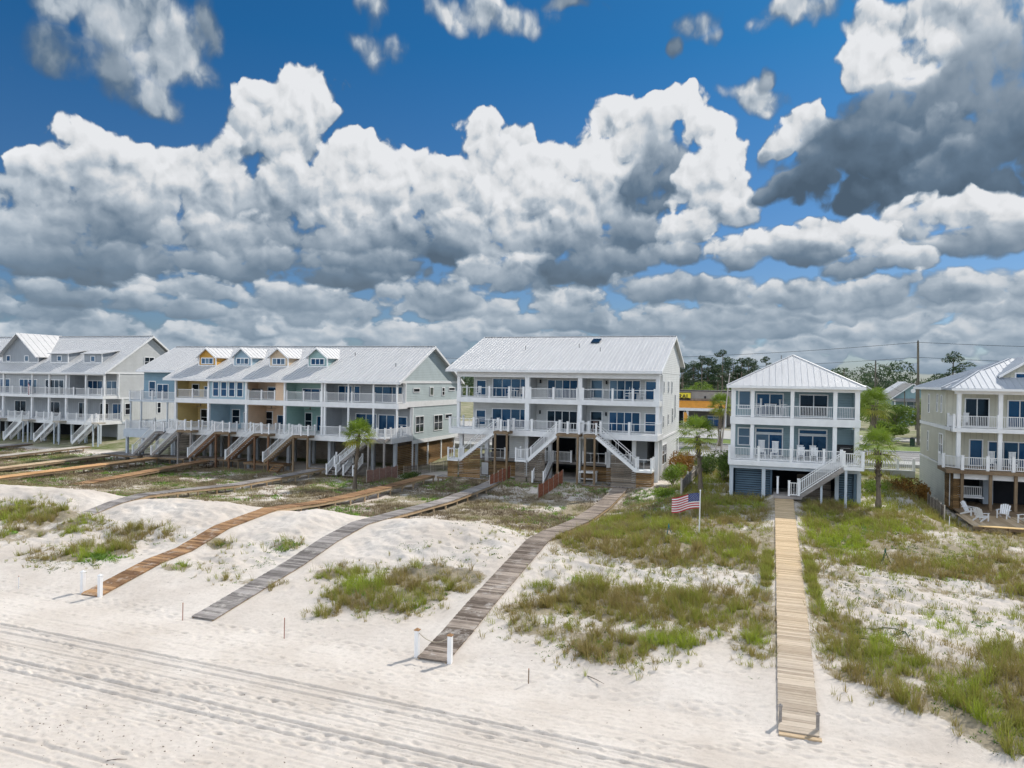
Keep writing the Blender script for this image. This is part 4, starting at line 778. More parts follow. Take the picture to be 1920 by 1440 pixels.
for (a, b_, c, d_, n, s_, g_) in ((71.9, 73.5, 9.75, 10.25, 1, False, glassd), (76.0, 77.0, 9.35, 10.35, 1, False, glassd), (79.3, 80.1, 9.3, 10.3, 1, True, glassd), (81.2, 83.1, 9.85, 10.3, 1, False, glassd), (72.5, 74.6, 5.3, 7.15, 2, True, glassd), (77.2, 79.6, 5.25, 7.1, 2, True, glassd), (80.3, 82.3, 6.5, 7.1, 1, False, glassd)):
    window(B, 'r', -36.73, a, b_, c, d_, n, s_, gl=g_)
# ground floor: stilts, dark back, slatted right side
B.part('back_wall', MB().box(-66.1, -37.2, 76.0, 83.5, 1.0, 4.49), wdark)
for x in [-66.0 + i * 2.645 for i in range(12)]: col(B, x, 68.4, .16, .7, 4.49, plain('grey_pile', (.40, .42, .44), .8), 'pile'); col(B, x, 73.2, .16, .7, 4.49, plain('grey_pile', (.40, .42, .44)), 'pile')
slats(B, 'r', -37.0, 68.7, 83.9, .7, 4.1, wlat, .19, .15)
for y in (68.65, 72.4, 76.2, 79.8, 83.6): B.part('pile', MB().box(-37.1, -36.9, y - .12, y + .12, .6, 4.11), white)
B.part('wall', MB().box(-73.0, -66.15, 76, 83.5, 1.2, 4.2), wdark)
slats(B, 'f', 70.0, -73.0, -70.9, 1.3, 3.9, wpale, .22, .10); slats(B, 'f', 72.0, -70.5, -66.2, 1.3, 3.9, wlatg, .2, .12)
for x in (-73.2, -70.8, -68.6, -66.3): col(B, x, 68.3, .13, .9, 4.25, greytrim, 'pile')
# side of leftmost unit: skirting board panel
B.part('fascia_band', MB().box(-73.42, -66.2, 67.92, 67.98, 3.75, 4.7), greytrim)
DM = [(-63.9, amb, 'amber dormer'), (-58.75, dblu, 'blue dormer'), (-53.65, dpch, 'peach dormer'), (-48.4, dgrn, 'green dormer')]
for uc, mt, lb in DM:
    v0 = 71.15; zb = 10.87 + (v0 - 67.95) * (14.99 - 10.87) / (76.4 - 67.95)
    dormer(B, uc, 2.5, v0, zb, 13.62, 14.62, None, .4876, mt, roofw, .35, lb, False, [(-.92, .92, zb + .2, zb + .98, 3)])
for x, y in ((-60.5, 74.2), (-47.0 + 1.7, 74.0), (-38.6, 71.4), (-66.5, 72.5)): vent(B, x, y, 10.87 + (y - 67.95) * .4876)
# ------------------------------------------------------------------ middle building
CW = siding('white_lap_siding', (.66, .67, .66)); CI = siding('pale_grey_siding', (.58, .59, .58)); CIv = siding('pale_board_siding', (.50, .51, .505), vert=True)
C = Thing('apartment_house', (-20, 68.5, 1.7), 'large white three storey beach house with three zigzag stairs and one long seamed metal roof', 'house')
C.part('wall', MB().box(-29.2, -9.95, 70.9, 84.4, 9.50, 12.0), CI, None, 'pale grey recessed wall, upper storey'); C.part('wall', MB().box(-29.2, -9.95, 70.9, 84.4, 6.41, 9.0), CI, None, 'pale grey recessed wall, lower storey')
C.part('wall', MB().box(-9.95, -9.72, 70.35, 84.5, 6.0, 12.1), CW, None, 'white lap sided end wall'); C.part('wall', MB().box(-9.95, -9.70, 70.6, 84.5, 2.2, 5.98), CW, None, 'white lap sided end wall of the ground storey')
C.part('gable', MB().prism([(-9.95, 68.6, 12.12), (-9.95, 84.6, 12.12), (-9.95, 84.6, 13.85), (-9.95, 78.4, 15.74)], (.235, 0, 0)), CW); C.part('gable', MB().prism([(-29.3, 68.6, 12.12), (-29.3, 84.6, 12.12), (-29.3, 84.6, 13.85), (-29.3, 78.4, 15.74)], (.2, 0, 0)), CW)
ro = gable_roof(C, -30.95, -9.42, 67.75, 78.4, 86.6, 12.28, 16.12, rib=.36)
C.part('fascia_beam', MB().box(-30.0, -9.66, 68.4, 68.75, 11.55, 12.1), trimw)
C.part('ceiling', MB().box(-29.9, -9.75, 68.76, 70.9, 11.9, 11.98), CI)
C.part('deck', MB().box(-30.0, -9.66, 68.35, 70.89, 9.0, 9.49), trimw, None, 'upper balcony floor with white fascia'); C.part('deck', MB().box(-30.35, -9.62, 67.3, 70.89, 5.88, 6.40), trimw, None, 'lower balcony floor with white fascia')
for x, w in ((-29.85, .15), (-22.5, .22), (-17.2, .2), (-9.85, .16)):
    col(C, x, 68.6, w, 9.5, 11.55); col(C, x, 68.6, w, 6.41, 9.0)
for x in (-22.4, -17.2):
    C.part('partition_wall', MB().box(x - .1, x + .1, 68.9, 70.9, 9.5, 11.9), CIv); C.part('partition_wall', MB().box(x - .1, x + .1, 68.9, 70.9, 6.41, 8.99), CIv)
rl = [(-29.65, -22.9, (.47, .78) , .95), (-22.2, -17.45, (.5,), .13), (-16.9, -10.1, (.42, .7), .95)]
for a, b_, ps, bl in rl:
    o = railing(C, (a, 68.5, 9.5), (b_, 68.5, 9.5), 1.0, bl, ps, pw=.10)
for a, b_, ps, bl in ((-30.25, -25.1, (.5,), .95), (-23.5, -18.85, (.4,), .13), (-16.6, -16.05, (), .5), (-14.9, -9.75, (.52,), .95)):
    railing(C, (a, 67.42, 6.41), (b_, 67.42, 6.41), 1.0, bl, ps, pw=.11)
railing(C, (-30.25, 67.42, 6.41), (-30.25, 70.8, 6.41), 1.0, .8); railing(C, (-9.72, 67.42, 6.41), (-9.72, 70.2, 6.41), 1.0, .5); railing(C, (-9.85, 68.55, 9.5), (-9.85, 70.3, 9.5), 1.0, .6); railing(C, (-29.9, 68.5, 9.5), (-29.9, 70.8, 9.5), 1.0, .9)
# openings
for z, k in ((9.5, 1), (6.41, 0)):
    window(C, 'f', 70.9, -28.9, -27.75, z + .15, z + 1.75); door(C, 'f', 70.9, -27.1, -22.95, z + .02, z + 1.92 + .03, 4); window(C, 'f', 70.9, -22.95 + .62 - .5, -22.6 + .4, z + .5, z + 1.7) if False else None
    door(C, 'f', 70.9, -21.2, -18.0, z + .02, z + 1.9, 4, gl=glass if k else glassd)
    window(C, 'f', 70.9, -16.75, -15.5, z + .1, z + 1.95, gl=glass if k else glassd); door(C, 'f', 70.9, -14.9, -11.8, z + .02, z + 1.95, 4); window(C, 'f', 70.9, -11.4, -10.2, z + .05, z + 1.9)
    for x in (-21.9, -15.3 + .15): C.part('wall_lamp', MB().box(x - .07, x + .07, 70.74, 70.89, z + 1.5, z + 1.85), dark)
for (a, b_, c, d_) in ((71.3, 71.9, 10.2, 11.4), (74.6, 75.3, 10.2, 11.4), (77.2, 77.9, 10.1, 11.4), (71.3, 71.9, 6.9, 8.1), (74.8, 75.4, 7.0, 8.1), (78.0, 78.8, 7.0, 8.6), (80.2, 80.9, 7.4, 10.0), (82.5, 83.2, 3.4, 5.2)): window(C, 'r', -9.72, a, b_, c, d_, 1, True, gl=glassd, fw_=.08)
window(C, 'r', -9.70, 70.8, 73.9, 3.3, 5.3, 2, True, gl=glassd)
C.part('fascia_band', MB().box(-9.70, -9.64, 70.3, 84.6, 5.80, 6.02), trimw); C.part('corner_board', MB().box(-9.99, -9.62, 70.2, 70.34, 6.05, 12.0), white)
C.part('corner_board', MB().box(-9.99, -9.62, 70.45, 70.59, 2.0, 5.79), white)
# skylight and vents on the roof
zs = lambda v: 12.28 + (v - 67.75) * (16.12 - 12.28) / (78.4 - 67.75)
C.part('skylight', MB().prism([(-18.0, 76.0, zs(76.0) + .06), (-17.1, 76.0, zs(76.0) + .06), (-17.1, 77.2, zs(77.2) + .06), (-18.0, 77.2, zs(77.2) + .06)], (0, 0, .1)), glassd)
for x, y in ((-18.9, 74.6), (-16.4, 73.4), (-24.6, 74)): vent(C, x, y, zs(y), .4, .035)
# ground storey
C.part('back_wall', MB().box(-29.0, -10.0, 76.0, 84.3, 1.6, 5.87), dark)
C.part('wall', MB().box(-24.7, -22.9, 69.6, 75.9, 3.4, 5.87), CW, None, 'white ground storey wall panel'); C.part('wall', MB().box(-17.9, -17.0, 69.9, 75.9, 3.4, 5.87), CW); C.part('wall', MB().box(-12.4, -11.2, 71.5, 75.9, 2.0, 5.87), gry)
for x in (-29.6, -26.8, -22.6, -20.2, -17.3, -14.4, -12.0, -9.9): C.part('pile', MB().box(x - .18, x + .18, 68.7, 69.06, 1.4, 5.87), trimw)
C.part('deck', MB().box(-28.6, -10.2, 68.9, 75.9, 3.2, 3.44), wgrey, None, 'raised ground storey deck')
for a, b_, bl in ((-27.3, -24.75, .5), (-20.6, -18.0, .13), (-16.8, -14.6, .7), (-14.4, -12.3, .6)): railing(C, (a, 68.95 - .4, 3.44), (b_, 68.95 - .4, 3.44), 1.0, bl)
slats(C, 'f', 68.6, -27.3, -22.8, 1.75, 3.15, wlat); slats(C, 'f', 68.6, -17.0, -12.9, 1.8, 3.15, wlat)
slats(C, 'r', -9.95, 69.3, 84.4, 1.6, 2.9, wlat)
def cflight(ua, ub, uc_, zl, za, wm, wm2, dirn):
    """flight from the landing (ua) down to a boxed-in lower landing between ub and uc_"""
    stair(C, ua, za, ub, zl, 65.95, 67.1, wgrey, True, bal=.9 if dirn != 0 else .14, under=white)
    l0, l1 = min(ub, uc_), max(ub, uc_)
    C.part('landing', MB().box(l0, l1, 65.7, 67.3, zl - .18, zl - .01), white)
    railing(C, (l0 + .08, 65.8, zl), (l1 - .08, 65.8, zl), 1.0, .5 if dirn else .14)
    e = l0 + .08 if uc_ < ub else l1 - .08
    railing(C, (e, 65.8, zl), (e, 67.2, zl), 1.0, .5)
    g_ = 1.45
    slats(C, 'f', 65.8, l0 + .05, l1 - .05, g_, zl - .22, wm, .16, .13)
    side_ = 'r' if uc_ > ub else 'l'
    slats(C, side_, l1 - .05 if side_ == 'r' else l0 + .05, 65.8, 67.2, g_, zl - .22, wm, .16, .13)
    # boards under the flight, stepping with it
    mb = MB(); z = g_; top = za - .5
    xa = ub; ext = ua + (ub - ua) * .38
    while z < zl + 1.15:
        x_hi = xa if z < zl - .2 else ub + (ua - ub) * min(1, (z + .25 - zl + .15) / (za - zl))
        if abs(x_hi - ext) < .1: break
        if (ext - x_hi) * (ua - ub) > 0: mb.box(min(x_hi, ext), max(x_hi, ext), 65.98, 66.01, z, z + .13)
        z += .16
    C.part('slat_screen', mb, wm2)
cflight(-25.05, -28.6, -29.75, 3.5, 6.36, wlat, wlat, 1)
cflight(-18.8, -21.6, -22.75, 3.75, 6.36, wlatg, wlatg, 0)
cflight(-15.0, -11.3, -9.85, 3.35, 6.36, wlat, wlatg, 2)
for a, b_ in ((-25.05, -23.55), (-18.8, -16.6), (-16.2, -15.0)):
    C.part('landing', MB().box(a, b_, 65.95, 67.28, 6.1, 6.36), wpost); railing(C, (a, 66.03, 6.38), (b_, 66.03, 6.38), 1.0, .25, (.5,) if b_ - a > 1.4 else (), pw=.1)
    for x in (a + .15, b_ - .15): C.part('support_post', MB().box(x - .09, x + .09, 66.0, 66.18, 1.4, 6.1), wpost)
railing(C, (-23.55, 66.03, 6.38), (-23.55, 67.3, 6.38), 1.0, .3); railing(C, (-16.6, 66.03, 6.38), (-16.6, 67.3, 6.38), 1.0, .3)
stair_v(C, 68.4, 3.42, 65.4, 1.75, -20.9, -19.75, wgrey)
C.part('gate', MB().box(-27.2, -26.5, 68.45, 68.5, 1.8, 3.0).box(-27.2, -26.5, 68.44, 68.449, 2.3, 2.45), white)
# ------------------------------------------------------------------ grey blue house with the hipped roof
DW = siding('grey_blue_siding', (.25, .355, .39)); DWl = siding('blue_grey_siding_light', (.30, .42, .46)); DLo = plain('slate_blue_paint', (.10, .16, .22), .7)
D = Thing('hip_roof_house', (1.7, 58.5, 2.8), 'grey blue house with white columns under a hipped white metal roof, straight boardwalk before it', 'house')
D.part('wall', MB().box(-2.65, 5.95, 61.5, 71.3, 8.75, 11.0), DW, None, 'grey blue wall, upper storey'); D.part('wall', MB().box(-2.65, 5.95, 61.5, 71.3, 5.6, 8.1), DW, None, 'grey blue wall, lower storey')
for z in (8.75, 5.6): D.part('partition_wall', MB().box(5.86, 6.02, 59.3, 61.5, z, z + 2.3), DWl); D.part('partition_wall', MB().box(4.70, 5.85, 61.2, 61.49, z, z + 2.3), DWl)
mb = MB(); e0, e1, f0, f1, ze, zp = -3.15, 6.45, 58.45, 71.9, 11.14, 13.66; ax, ay0, ay1 = 1.65, 64.3, 66.1
vs0 = [(e0, f0, ze), (e1, f0, ze), (e1, f1, ze), (e0, f1, ze), (ax, ay0, zp), (ax, ay1, zp), (e0, f0, ze - .14), (e1, f0, ze - .14), (e1, f1, ze - .14), (e0, f1, ze - .14)]
mb.add(vs0, [(0, 1, 4), (1, 2, 5, 4), (2, 3, 5), (3, 0, 4, 5), (0, 6, 7, 1), (1, 7, 8, 2), (2, 8, 9, 3), (3, 9, 6, 0), (6, 9, 8, 7)])
x = e0 + .3
while x < e1:
    t = (x - e0) / (ax - e0) if x < ax else (e1 - x) / (e1 - ax); mb.beam((x, f0, ze + .01), (x, f0 + (ay0 - f0) * t, ze + (zp - ze) * t + .01), .035, .045); x += .46
y = f0 + .3
while y < f1:
    t = min(1, (y - f0) / (ay0 - f0), (f1 - y) / (f1 - ay1))
    for e_ in (e0, e1): mb.beam((e_, y, ze + .01), (e_ + (ax - e_) * t, y, ze + (zp - ze) * t + .01), .035, .045)
    y += .46
for c_ in ((e0, f0), (e1, f0)): mb.beam((c_[0], c_[1], ze + .02), (ax, ay0, zp + .02), .16, .06)
ro = D.part('roof', mb, roofw); D.part('fascia', MB().box(e0 - .03, e1 + .03, f0 - .05, f0 - .003, ze - .2, ze - .01).box(e1 + .003, e1 + .05, f0, f1, ze - .2, ze - .01), white, ro)
D.part('ceiling', MB().box(-2.9, 6.2, 58.7, 71.3, 10.93, 10.995), trimw); D.part('fascia_beam', MB().box(-2.85, 6.15, 58.86, 59.12, 10.72, 10.925), white)
D.part('deck', MB().box(-2.9, 6.2, 58.75, 61.49, 8.18, 8.73), trimw, None, 'upper balcony floor with white fascia'); D.part('deck', MB().box(-2.95, 6.2, 57.4, 61.49, 5.30, 5.58), trimw, None, 'lower deck with white fascia')
D.part('fascia_band', MB().box(-2.92, 6.15, 57.36, 57.395, 5.2, 5.52), trimw); D.part('beam', MB().box(-2.85, 6.1, 57.6, 57.8, 4.95, 5.29), greytrim)
for x, w in ((-2.68, .16), (-1.28, .13), (1.55, .13), (4.5, .14), (5.98, .16)): col(D, x, 58.98, w, 8.74, 10.72); col(D, x, 58.98, w, 5.59, 8.17)
for a, b_ in ((-2.5, -1.42), (-1.14, 1.41), (1.69, 4.35), (4.65, 5.8)): railing(D, (a, 58.95, 8.74), (b_, 58.95, 8.74), .90, .11, (), endp=False, bw=.013)
railing(D, (6.1, 59.0, 8.74), (6.1, 61.4, 8.74), .9, .11, endp=False)
railing(D, (-2.85, 57.5, 5.59), (4.85, 57.5, 5.59), .92, .11, (.27, .56, .85), bw=.013, pw=.09); railing(D, (-2.85, 57.5, 5.59), (-2.85, 61.4, 5.59), .92, .11)
railing(D, (6.12, 57.3, 5.59), (6.12, 61.4, 5.59), .92, .11, pw=.09)
# stair on the right running down to the left
D.part('landing', MB().box(4.9, 6.2, 56.15, 57.35, 5.32, 5.56), white); railing(D, (4.9, 56.22, 5.59), (6.12, 56.22, 5.59), .92, .12, pw=.09); railing(D, (6.12, 56.22, 5.59), (6.12, 57.3, 5.59), .92, .12, pw=.09)
stair(D, 4.9, 5.56, 2.0, 3.35, 56.15, 57.25, wgrey, True, bal=.13, under=wgrey)
railing(D, (1.35, 56.2, 3.3), (2.0, 56.2, 3.3), .95, .13); D.part('post', MB().box(.52, .66, 57.3, 57.45, 2.8, 4.45).box(.50, .68, 57.28, 57.47, 4.451, 4.5), white)
D.part('landing', MB().box(.3, 2.2, 56.1, 58.4, 3.08, 3.24), wgrey)
for x in (-2.7, .1 - .5, 4.6, 6.05): D.part('pile', MB().box(x - .13, x + .13, 57.65, 57.9, 2.3, 4.95), greytrim)
D.part('support_post', MB().box(4.98, 5.14, 56.2, 56.36, 2.4, 5.32).box(3.42, 3.56, 56.25, 56.4, 2.4, 4.3), greytrim)
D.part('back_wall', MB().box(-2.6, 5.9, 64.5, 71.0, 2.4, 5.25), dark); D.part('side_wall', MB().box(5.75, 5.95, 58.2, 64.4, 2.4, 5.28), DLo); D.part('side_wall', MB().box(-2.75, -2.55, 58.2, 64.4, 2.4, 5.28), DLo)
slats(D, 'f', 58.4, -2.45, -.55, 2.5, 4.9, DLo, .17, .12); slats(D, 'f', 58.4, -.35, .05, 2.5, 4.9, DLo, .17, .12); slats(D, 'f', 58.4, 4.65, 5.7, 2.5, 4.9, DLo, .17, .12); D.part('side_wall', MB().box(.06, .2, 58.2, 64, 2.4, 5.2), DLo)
slats(D, 'f', 60.5, 2.0, 4.4, 2.6, 4.4, wlatg, .16, .14, 'slat_screen')
window(D, 'f', 61.5, -2.45, -1.45, 9.25, 10.75, 1, False); door(D, 'f', 61.5, -1.1, .98, 8.80, 10.55, 2); door(D, 'f', 61.5, 2.1, 4.2, 8.80, 10.52, 2, gl=glassd)
window(D, 'f', 61.5, -2.45, -1.45, 6.35, 7.8, 1, True)
for a, b_ in ((-1.12, .98), (2.08, 4.18)): door(D, 'f', 61.5, a, b_, 5.62, 7.36, 2); window(D, 'f', 61.5, a, b_, 7.38, 7.82, 1, False)
D.part('downpipe', MB().tube([(6.25, 59.0, 11.0), (6.12, 59.05, 10.6), (6.12, 59.05, 5.6)], .04, 6), white)
vent(D, -.4 + 1.2, 66, 13.4, .3, .04)
# ------------------------------------------------------------------ sage house at the right edge
EW = siding('sage_lap_siding', (.56, .545, .45), vert=True); EWl = siding('cream_lap_siding', (.60, .61, .55), .2)
E = Thing('sage_house', (17, 66, 2.0), 'sage green house with white balconies and hipped grey metal roof at the right edge', 'house')
E.part('wall', MB().box(13.4, 24.5, 68.0, 78.3, 8.1, 11.0), EW, None, 'sage wall, upper storey'); E.part('wall', MB().box(13.4, 24.5, 68.0, 78.3, 4.95, 7.79), EW, None, 'sage wall, lower storey')
E.part('wall', MB().box(13.38, 13.6, 67.9, 78.3, 1.4, 4.80), EWl, None, 'cream clapboard base wall'); E.part('fascia_band', MB().box(13.33, 13.39, 66.3, 78.35, 7.80, 8.09), trimw)
E.part('fascia_band', MB().box(13.33, 13.375, 67.9, 78.3, 4.80, 4.94), trimw)
mb = MB(); e0, e1, f0, f1, ze = 12.95, 25.2, 67.2, 79.2, 11.2; zr = 13.75; r0, r1, rv = 19.2, 21.5, 73.2
def hip(mb, e0, e1, f0, f1, ze, r0, r1, rv, zr):
    mb.add([(e0, f0, ze), (e1, f0, ze), (e1, f1, ze), (e0, f1, ze), (r0, rv, zr), (r1, rv, zr), (e0, f0, ze - .16), (e1, f0, ze - .16), (e1, f1, ze - .16), (e0, f1, ze - .16)],
           [(0, 1, 5, 4), (1, 2, 5), (2, 3, 4, 5), (3, 0, 4), (0, 6, 7, 1), (1, 7, 8, 2), (2, 8, 9, 3), (3, 9, 6, 0), (6, 9, 8, 7)])
    y = f0 + .25
    while y < f1: 
        t = (y - f0) / (rv - f0) if y < rv else (f1 - y) / (f1 - rv); mb.beam((e0, y, ze + .01), (e0 + (r0 - e0) * t, y, ze + (zr - ze) * t + .01), .03, .045); y += .45
    x = e0 + .25
    while x < e1:
        t = min(1, (x - e0) / (r0 - e0), (e1 - x) / (e1 - r1)); mb.beam((x, f0, ze + .01), (x, f0 + (rv - f0) * t, ze + (zr - ze) * t + .01), .03, .045); x += .45
    for c_ in ((e0, f0), (e0, f1)): mb.beam((c_[0], c_[1], ze + .02), (r0, rv, zr + .02), .16, .06)
hip(mb, e0, e1, f0, f1, ze, r0, r1, rv, zr); E.part('roof', mb, roofb)
mb = MB(); hip(mb, 13.3, 24.6, 65.3, 71.6, 11.17, 15.85, 22.0, 68.4, 12.62); E.part('porch_roof', mb, roofb)
E.part('fascia', MB().box(13.28, 24.6, 65.22, 65.28, 10.98, 11.15).box(12.87, 12.93, 67.2, 79.2, 11.0, 11.18), white); E.part('fascia_beam', MB().box(13.65, 24.4, 65.95, 66.15, 10.72, 10.98), white); E.part('ceiling', MB().box(13.5, 24.4, 65.5, 68, 10.985, 11.008), trimw)
dormer(E, 19.2, 4.2, 67.2, 11.95, 12.35, 13.75, None, .45, EW, roofb, .4, 'sage gabled dormer', False, [(-1.25, .9, 12.0 - .15, 12.45, 3)])
E.part('deck', MB().box(13.5, 24.4, 65.8, 67.99, 7.74, 8.05), trimw); E.part('deck', MB().box(12.9, 24.4, 64.7, 67.99, 4.60, 4.88), wpost); 
for x in (13.95, 16.75, 19.6, 22.4): col(E, x, 66.05, .14, 8.06, 10.72); col(E, x, 66.05, .14, 4.9, 7.73)
railing(E, (13.6, 65.95, 8.06), (16.6, 65.95, 8.06), .95, .12, (), bw=.014); railing(E, (16.9, 65.95, 8.06), (22, 65.95, 8.06), .95, .12, (), bw=.014); railing(E, (13.6, 65.95, 8.06), (13.6, 67.9, 8.06), .95, .12)
railing(E, (14.0, 64.85, 4.9), (22, 64.85, 4.9), .98, .12, (.21, .42, .7), bw=.014, pw=.1); railing(E, (13.0, 66.3, 4.9), (14.0, 64.85, 4.9), .98, .12, pw=.1); railing(E, (13.0, 66.3, 4.9), (13.0, 67.9, 4.9), .98, .12)
door(E, 'f', 68.0, 14.75, 16.5, 8.1, 10.4, 2, gl=glassd); door(E, 'f', 68.0, 17.7, 19.4, 8.1, 10.3, 2); door(E, 'f', 68.0, 15.1, 16.1, 4.95, 7.1, 1); door(E, 'f', 68.0, 16.4, 19.6, 4.95, 7.0, 3)
for (a, b_, c, d_, n) in ((74.1, 74.7, 8.9, 10.6, 1), (70.7, 71.2, 9.1, 10.65, 1), (69.1, 69.6, 9.1, 10.6, 1), (74.3, 74.9, 5.5, 7.3, 1), (68.6, 70.0, 5.6, 7.4, 2)): window(E, 'l', 13.4, a, b_, c, d_, n, True, gl=glassd, fw_=.07)
slats(E, 'l', 13.45, 65.2, 67.85, 1.7, 4.55, wlat, .16, .14); slats(E, 'f', 65.3, 13.5, 13.95, 1.8, 4.5, wlat, .16, .14)
E.part('downpipe', MB().tube([(13.4, 65.95, 4.6), (13.4, 65.95, 1.9)], .04, 6), white)
for x in (14.05, 15.95, 17.6, 19.4): E.part('support_post', MB().box(x - .1, x + .1, 65.0, 65.2, 1.6, 4.6), wpost)
E.part('beam', MB().box(13.5, 24.3, 65.25, 65.3, 4.15, 4.55), white)
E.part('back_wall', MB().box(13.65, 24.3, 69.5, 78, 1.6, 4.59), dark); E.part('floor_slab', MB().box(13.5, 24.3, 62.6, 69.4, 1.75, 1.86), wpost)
E.part('inner_wall', MB().box(16.2, 16.9, 68.2, 69.4, 1.9, 4.5), plain('pale_blue_panel', (.38, .44, .50)))
# ------------------------------------------------------------------ grey terrace at the left edge
AW = siding('light_grey_siding', (.52, .53, .53)); AF = siding('mid_grey_siding', (.38, .40, .42), vert=True); AD = siding('dormer_grey_siding', (.30, .33, .365), vert=True)
A = Thing('townhouse_row', (-98, 78, 1.2), 'light grey terrace with a big front gable and shed dormers at the left edge', 'house')
A.part('wall', MB().box(-120, -87.95, 80.5, 94.0, 8.2, 11.3), AF, None, 'mid grey recessed wall, upper storey'); A.part('wall', MB().box(-120, -87.95, 81.5, 94.0, 4.65, 7.75), AF, None, 'mid grey recessed wall, lower storey')
A.part('wall', MB().box(-120, -94.5, 78.1, 80.4, 8.2, 11.3), AF, None, 'front wall flush with the balcony')
A.part('wall', MB().box(-87.94, -87.73, 80.3, 94.2, 7.95, 11.35), AW, None, 'light grey end wall, upper storey'); A.part('wall', MB().box(-87.94, -87.73, 81.0, 94.2, 4.45, 7.7), siding('light_board_siding', (.54, .55, .54), vert=True), None, 'light grey end wall, lower storey')
A.part('gable', MB().prism([(-87.94, 78.3, 11.5), (-87.94, 93.7, 11.5), (-87.94, 86.0, 16.7)], (.21, 0, 0)), AW)
A.part('fascia_band', MB().box(-87.72, -87.66, 78, 94.2, 11.3, 11.52), white); A.part('fascia_band', MB().box(-87.729, -87.67, 80.2, 94.2, 7.7, 7.94), white); A.part('fascia_band', MB().box(-87.729, -87.67, 80.9, 94.2, 4.15, 4.44), greytrim)
gable_roof(A, -121, -87.3, 77.5, 86.0, 94.6, 11.42, 17.05, rib=.5)
sa = (17.05 - 11.42) / 8.5
A.part('deck', MB().box(-120, -87.7, 77.6, 80.49, 7.75, 8.19), trimw); A.part('deck', MB().box(-120, -87.7, 76.6, 81.49, 4.15, 4.64), trimw)
A.part('fascia_band', MB().box(-120, -87.75, 77.65, 77.95, 11.05, 11.35), trimw)
for x in (-119, -113.5, -107.6, -101.72, -98.33, -95, -91.3, -87.9): col(A, x, 78.0, .11, 8.2, 11.05); col(A, x, 78.0, .14, 4.65, 7.75)
for y in (80.2,): A.part('corner_board', MB().box(-87.98, -87.62, 80.13, 80.29, 8.0, 11.3), white); A.part('corner_board', MB().box(-87.98, -87.62, 80.83, 80.99, 4.5, 7.7), white)
railing(A, (-119.5, 77.75, 8.2), (-101.9, 77.75, 8.2), 1.0, .16, (.2, .35, .5, .65, .8, .9)); railing(A, (-101.5, 77.75, 8.2), (-93.3, 77.75, 8.2), 1.0, .16, (.33, .66)); railing(A, (-93.0, 77.75, 8.2), (-88.0, 77.75, 8.2), 1.0, .16, (.5,)); railing(A, (-87.85, 77.8, 8.2), (-87.85, 80.1, 8.2), 1.0, .16)
railing(A, (-87.85, 76.7, 4.65), (-87.85, 80.8, 4.65), 1.0, .16)
for i, (a, b_) in enumerate(((-119, -106.2), (-104.8, -100.6), (-99.2, -94.6), (-93.2, -87.95))):
    railing(A, (a, 76.7, 4.65), (b_, 76.7, 4.65), 1.0, .16, (.33, .66))
for x0 in (-106.1, -100.4, -94.4, -87.2):
    stair(A, x0, 4.62, x0 - 3.6, 1.7, 75.4, 76.5, wpale, True, bal=.16, under=white)
    A.part('landing', MB().box(x0, x0 + 1.2, 75.4, 76.58, 4.4, 4.62), wpale)
    A.part('support_post', MB().box(x0 + .05, x0 + .2, 75.5, 75.65, 1.0, 4.4).box(x0 + .95, x0 + 1.1, 75.5, 75.65, 1.0, 4.4), greytrim)
for x in [-119 + 2.6 * i for i in range(13)]: col(A, x, 77.3, .15, .8, 4.15, greytrim, 'pile')
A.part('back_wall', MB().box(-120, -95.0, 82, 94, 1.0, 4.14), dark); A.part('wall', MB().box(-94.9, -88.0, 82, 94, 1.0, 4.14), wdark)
A.part('wall', MB().box(-87.93, -87.74, 80.2, 94.2, .9, 4.14), siding('base_grey_siding', (.44, .47, .50)), None, 'grey base wall panel'); A.part('wall', MB().box(-93.5, -88.0, 81.9, 81.99, 1, 4.14), gry)
for s_, e_ in ((-109.6, -107.7), (-104.2, -102.2)): pass
for (a, b_, n, g_) in ((-110.2, -106.4, 4, glass), (-104.5, -100.9, 4, glass), (-99.3, -95.6, 4, glassd)): door(A, 'f', 78.1, a, b_, 8.25, 10.35, n, gl=g_)
door(A, 'f', 80.5, -93.9, -91.0, 8.25, 10.3, 3); door(A, 'f', 80.5, -90.3, -88.3, 8.25, 10.3, 2)
door(A, 'f', 81.5, -92.6, -90.9, 4.7, 7.0, 2, gl=glassd); door(A, 'f', 81.5, -90.2, -88.1, 4.7, 7.0, 2); door(A, 'f', 81.5, -96.8, -95.0, 4.7, 7.0, 2, gl=glassd); door(A, 'f', 81.5, -103, -100.5, 4.7, 7.0, 2, gl=glassd); door(A, 'f', 81.5, -110, -107.5, 4.7, 7.0, 2, gl=glassd)
window(A, 'r', -87.73, 81.3, 82.3, 5.4, 7.1, 1, True, gl=glassd); window(A, 'r', -87.73, 84.7, 86.6, 12.4, 13.9, 2, True, gl=glassd); window(A, 'r', -87.73, 87.2, 88.0, 5.4, 7.1, 1, True, gl=glassd)
dormer(A, -106.4, 7.4, 79.6, 12.8, 14.0, 17.2, None, sa, AD, roofw, .7, 'big grey front gable', False, [(-2.9, -2.0, 12.95, 13.85, 1), (.9, 1.8, 12.95, 13.85, 1)])
for uc in (-98.4, -91.9): dormer(A, uc, 3.4, 79.6, 12.8, 14.15, 15, None, sa, AD, roofw, .35, 'grey shed dormer', True, [(-.45, .45, 13.0, 13.85, 1)])
dormer(A, -116.4, 3.4, 79.6, 12.8, 14.15, 15, None, sa, AD, roofw, .35, 'grey shed dormer', True, [(-.45, .45, 13.0, 13.85, 1)])

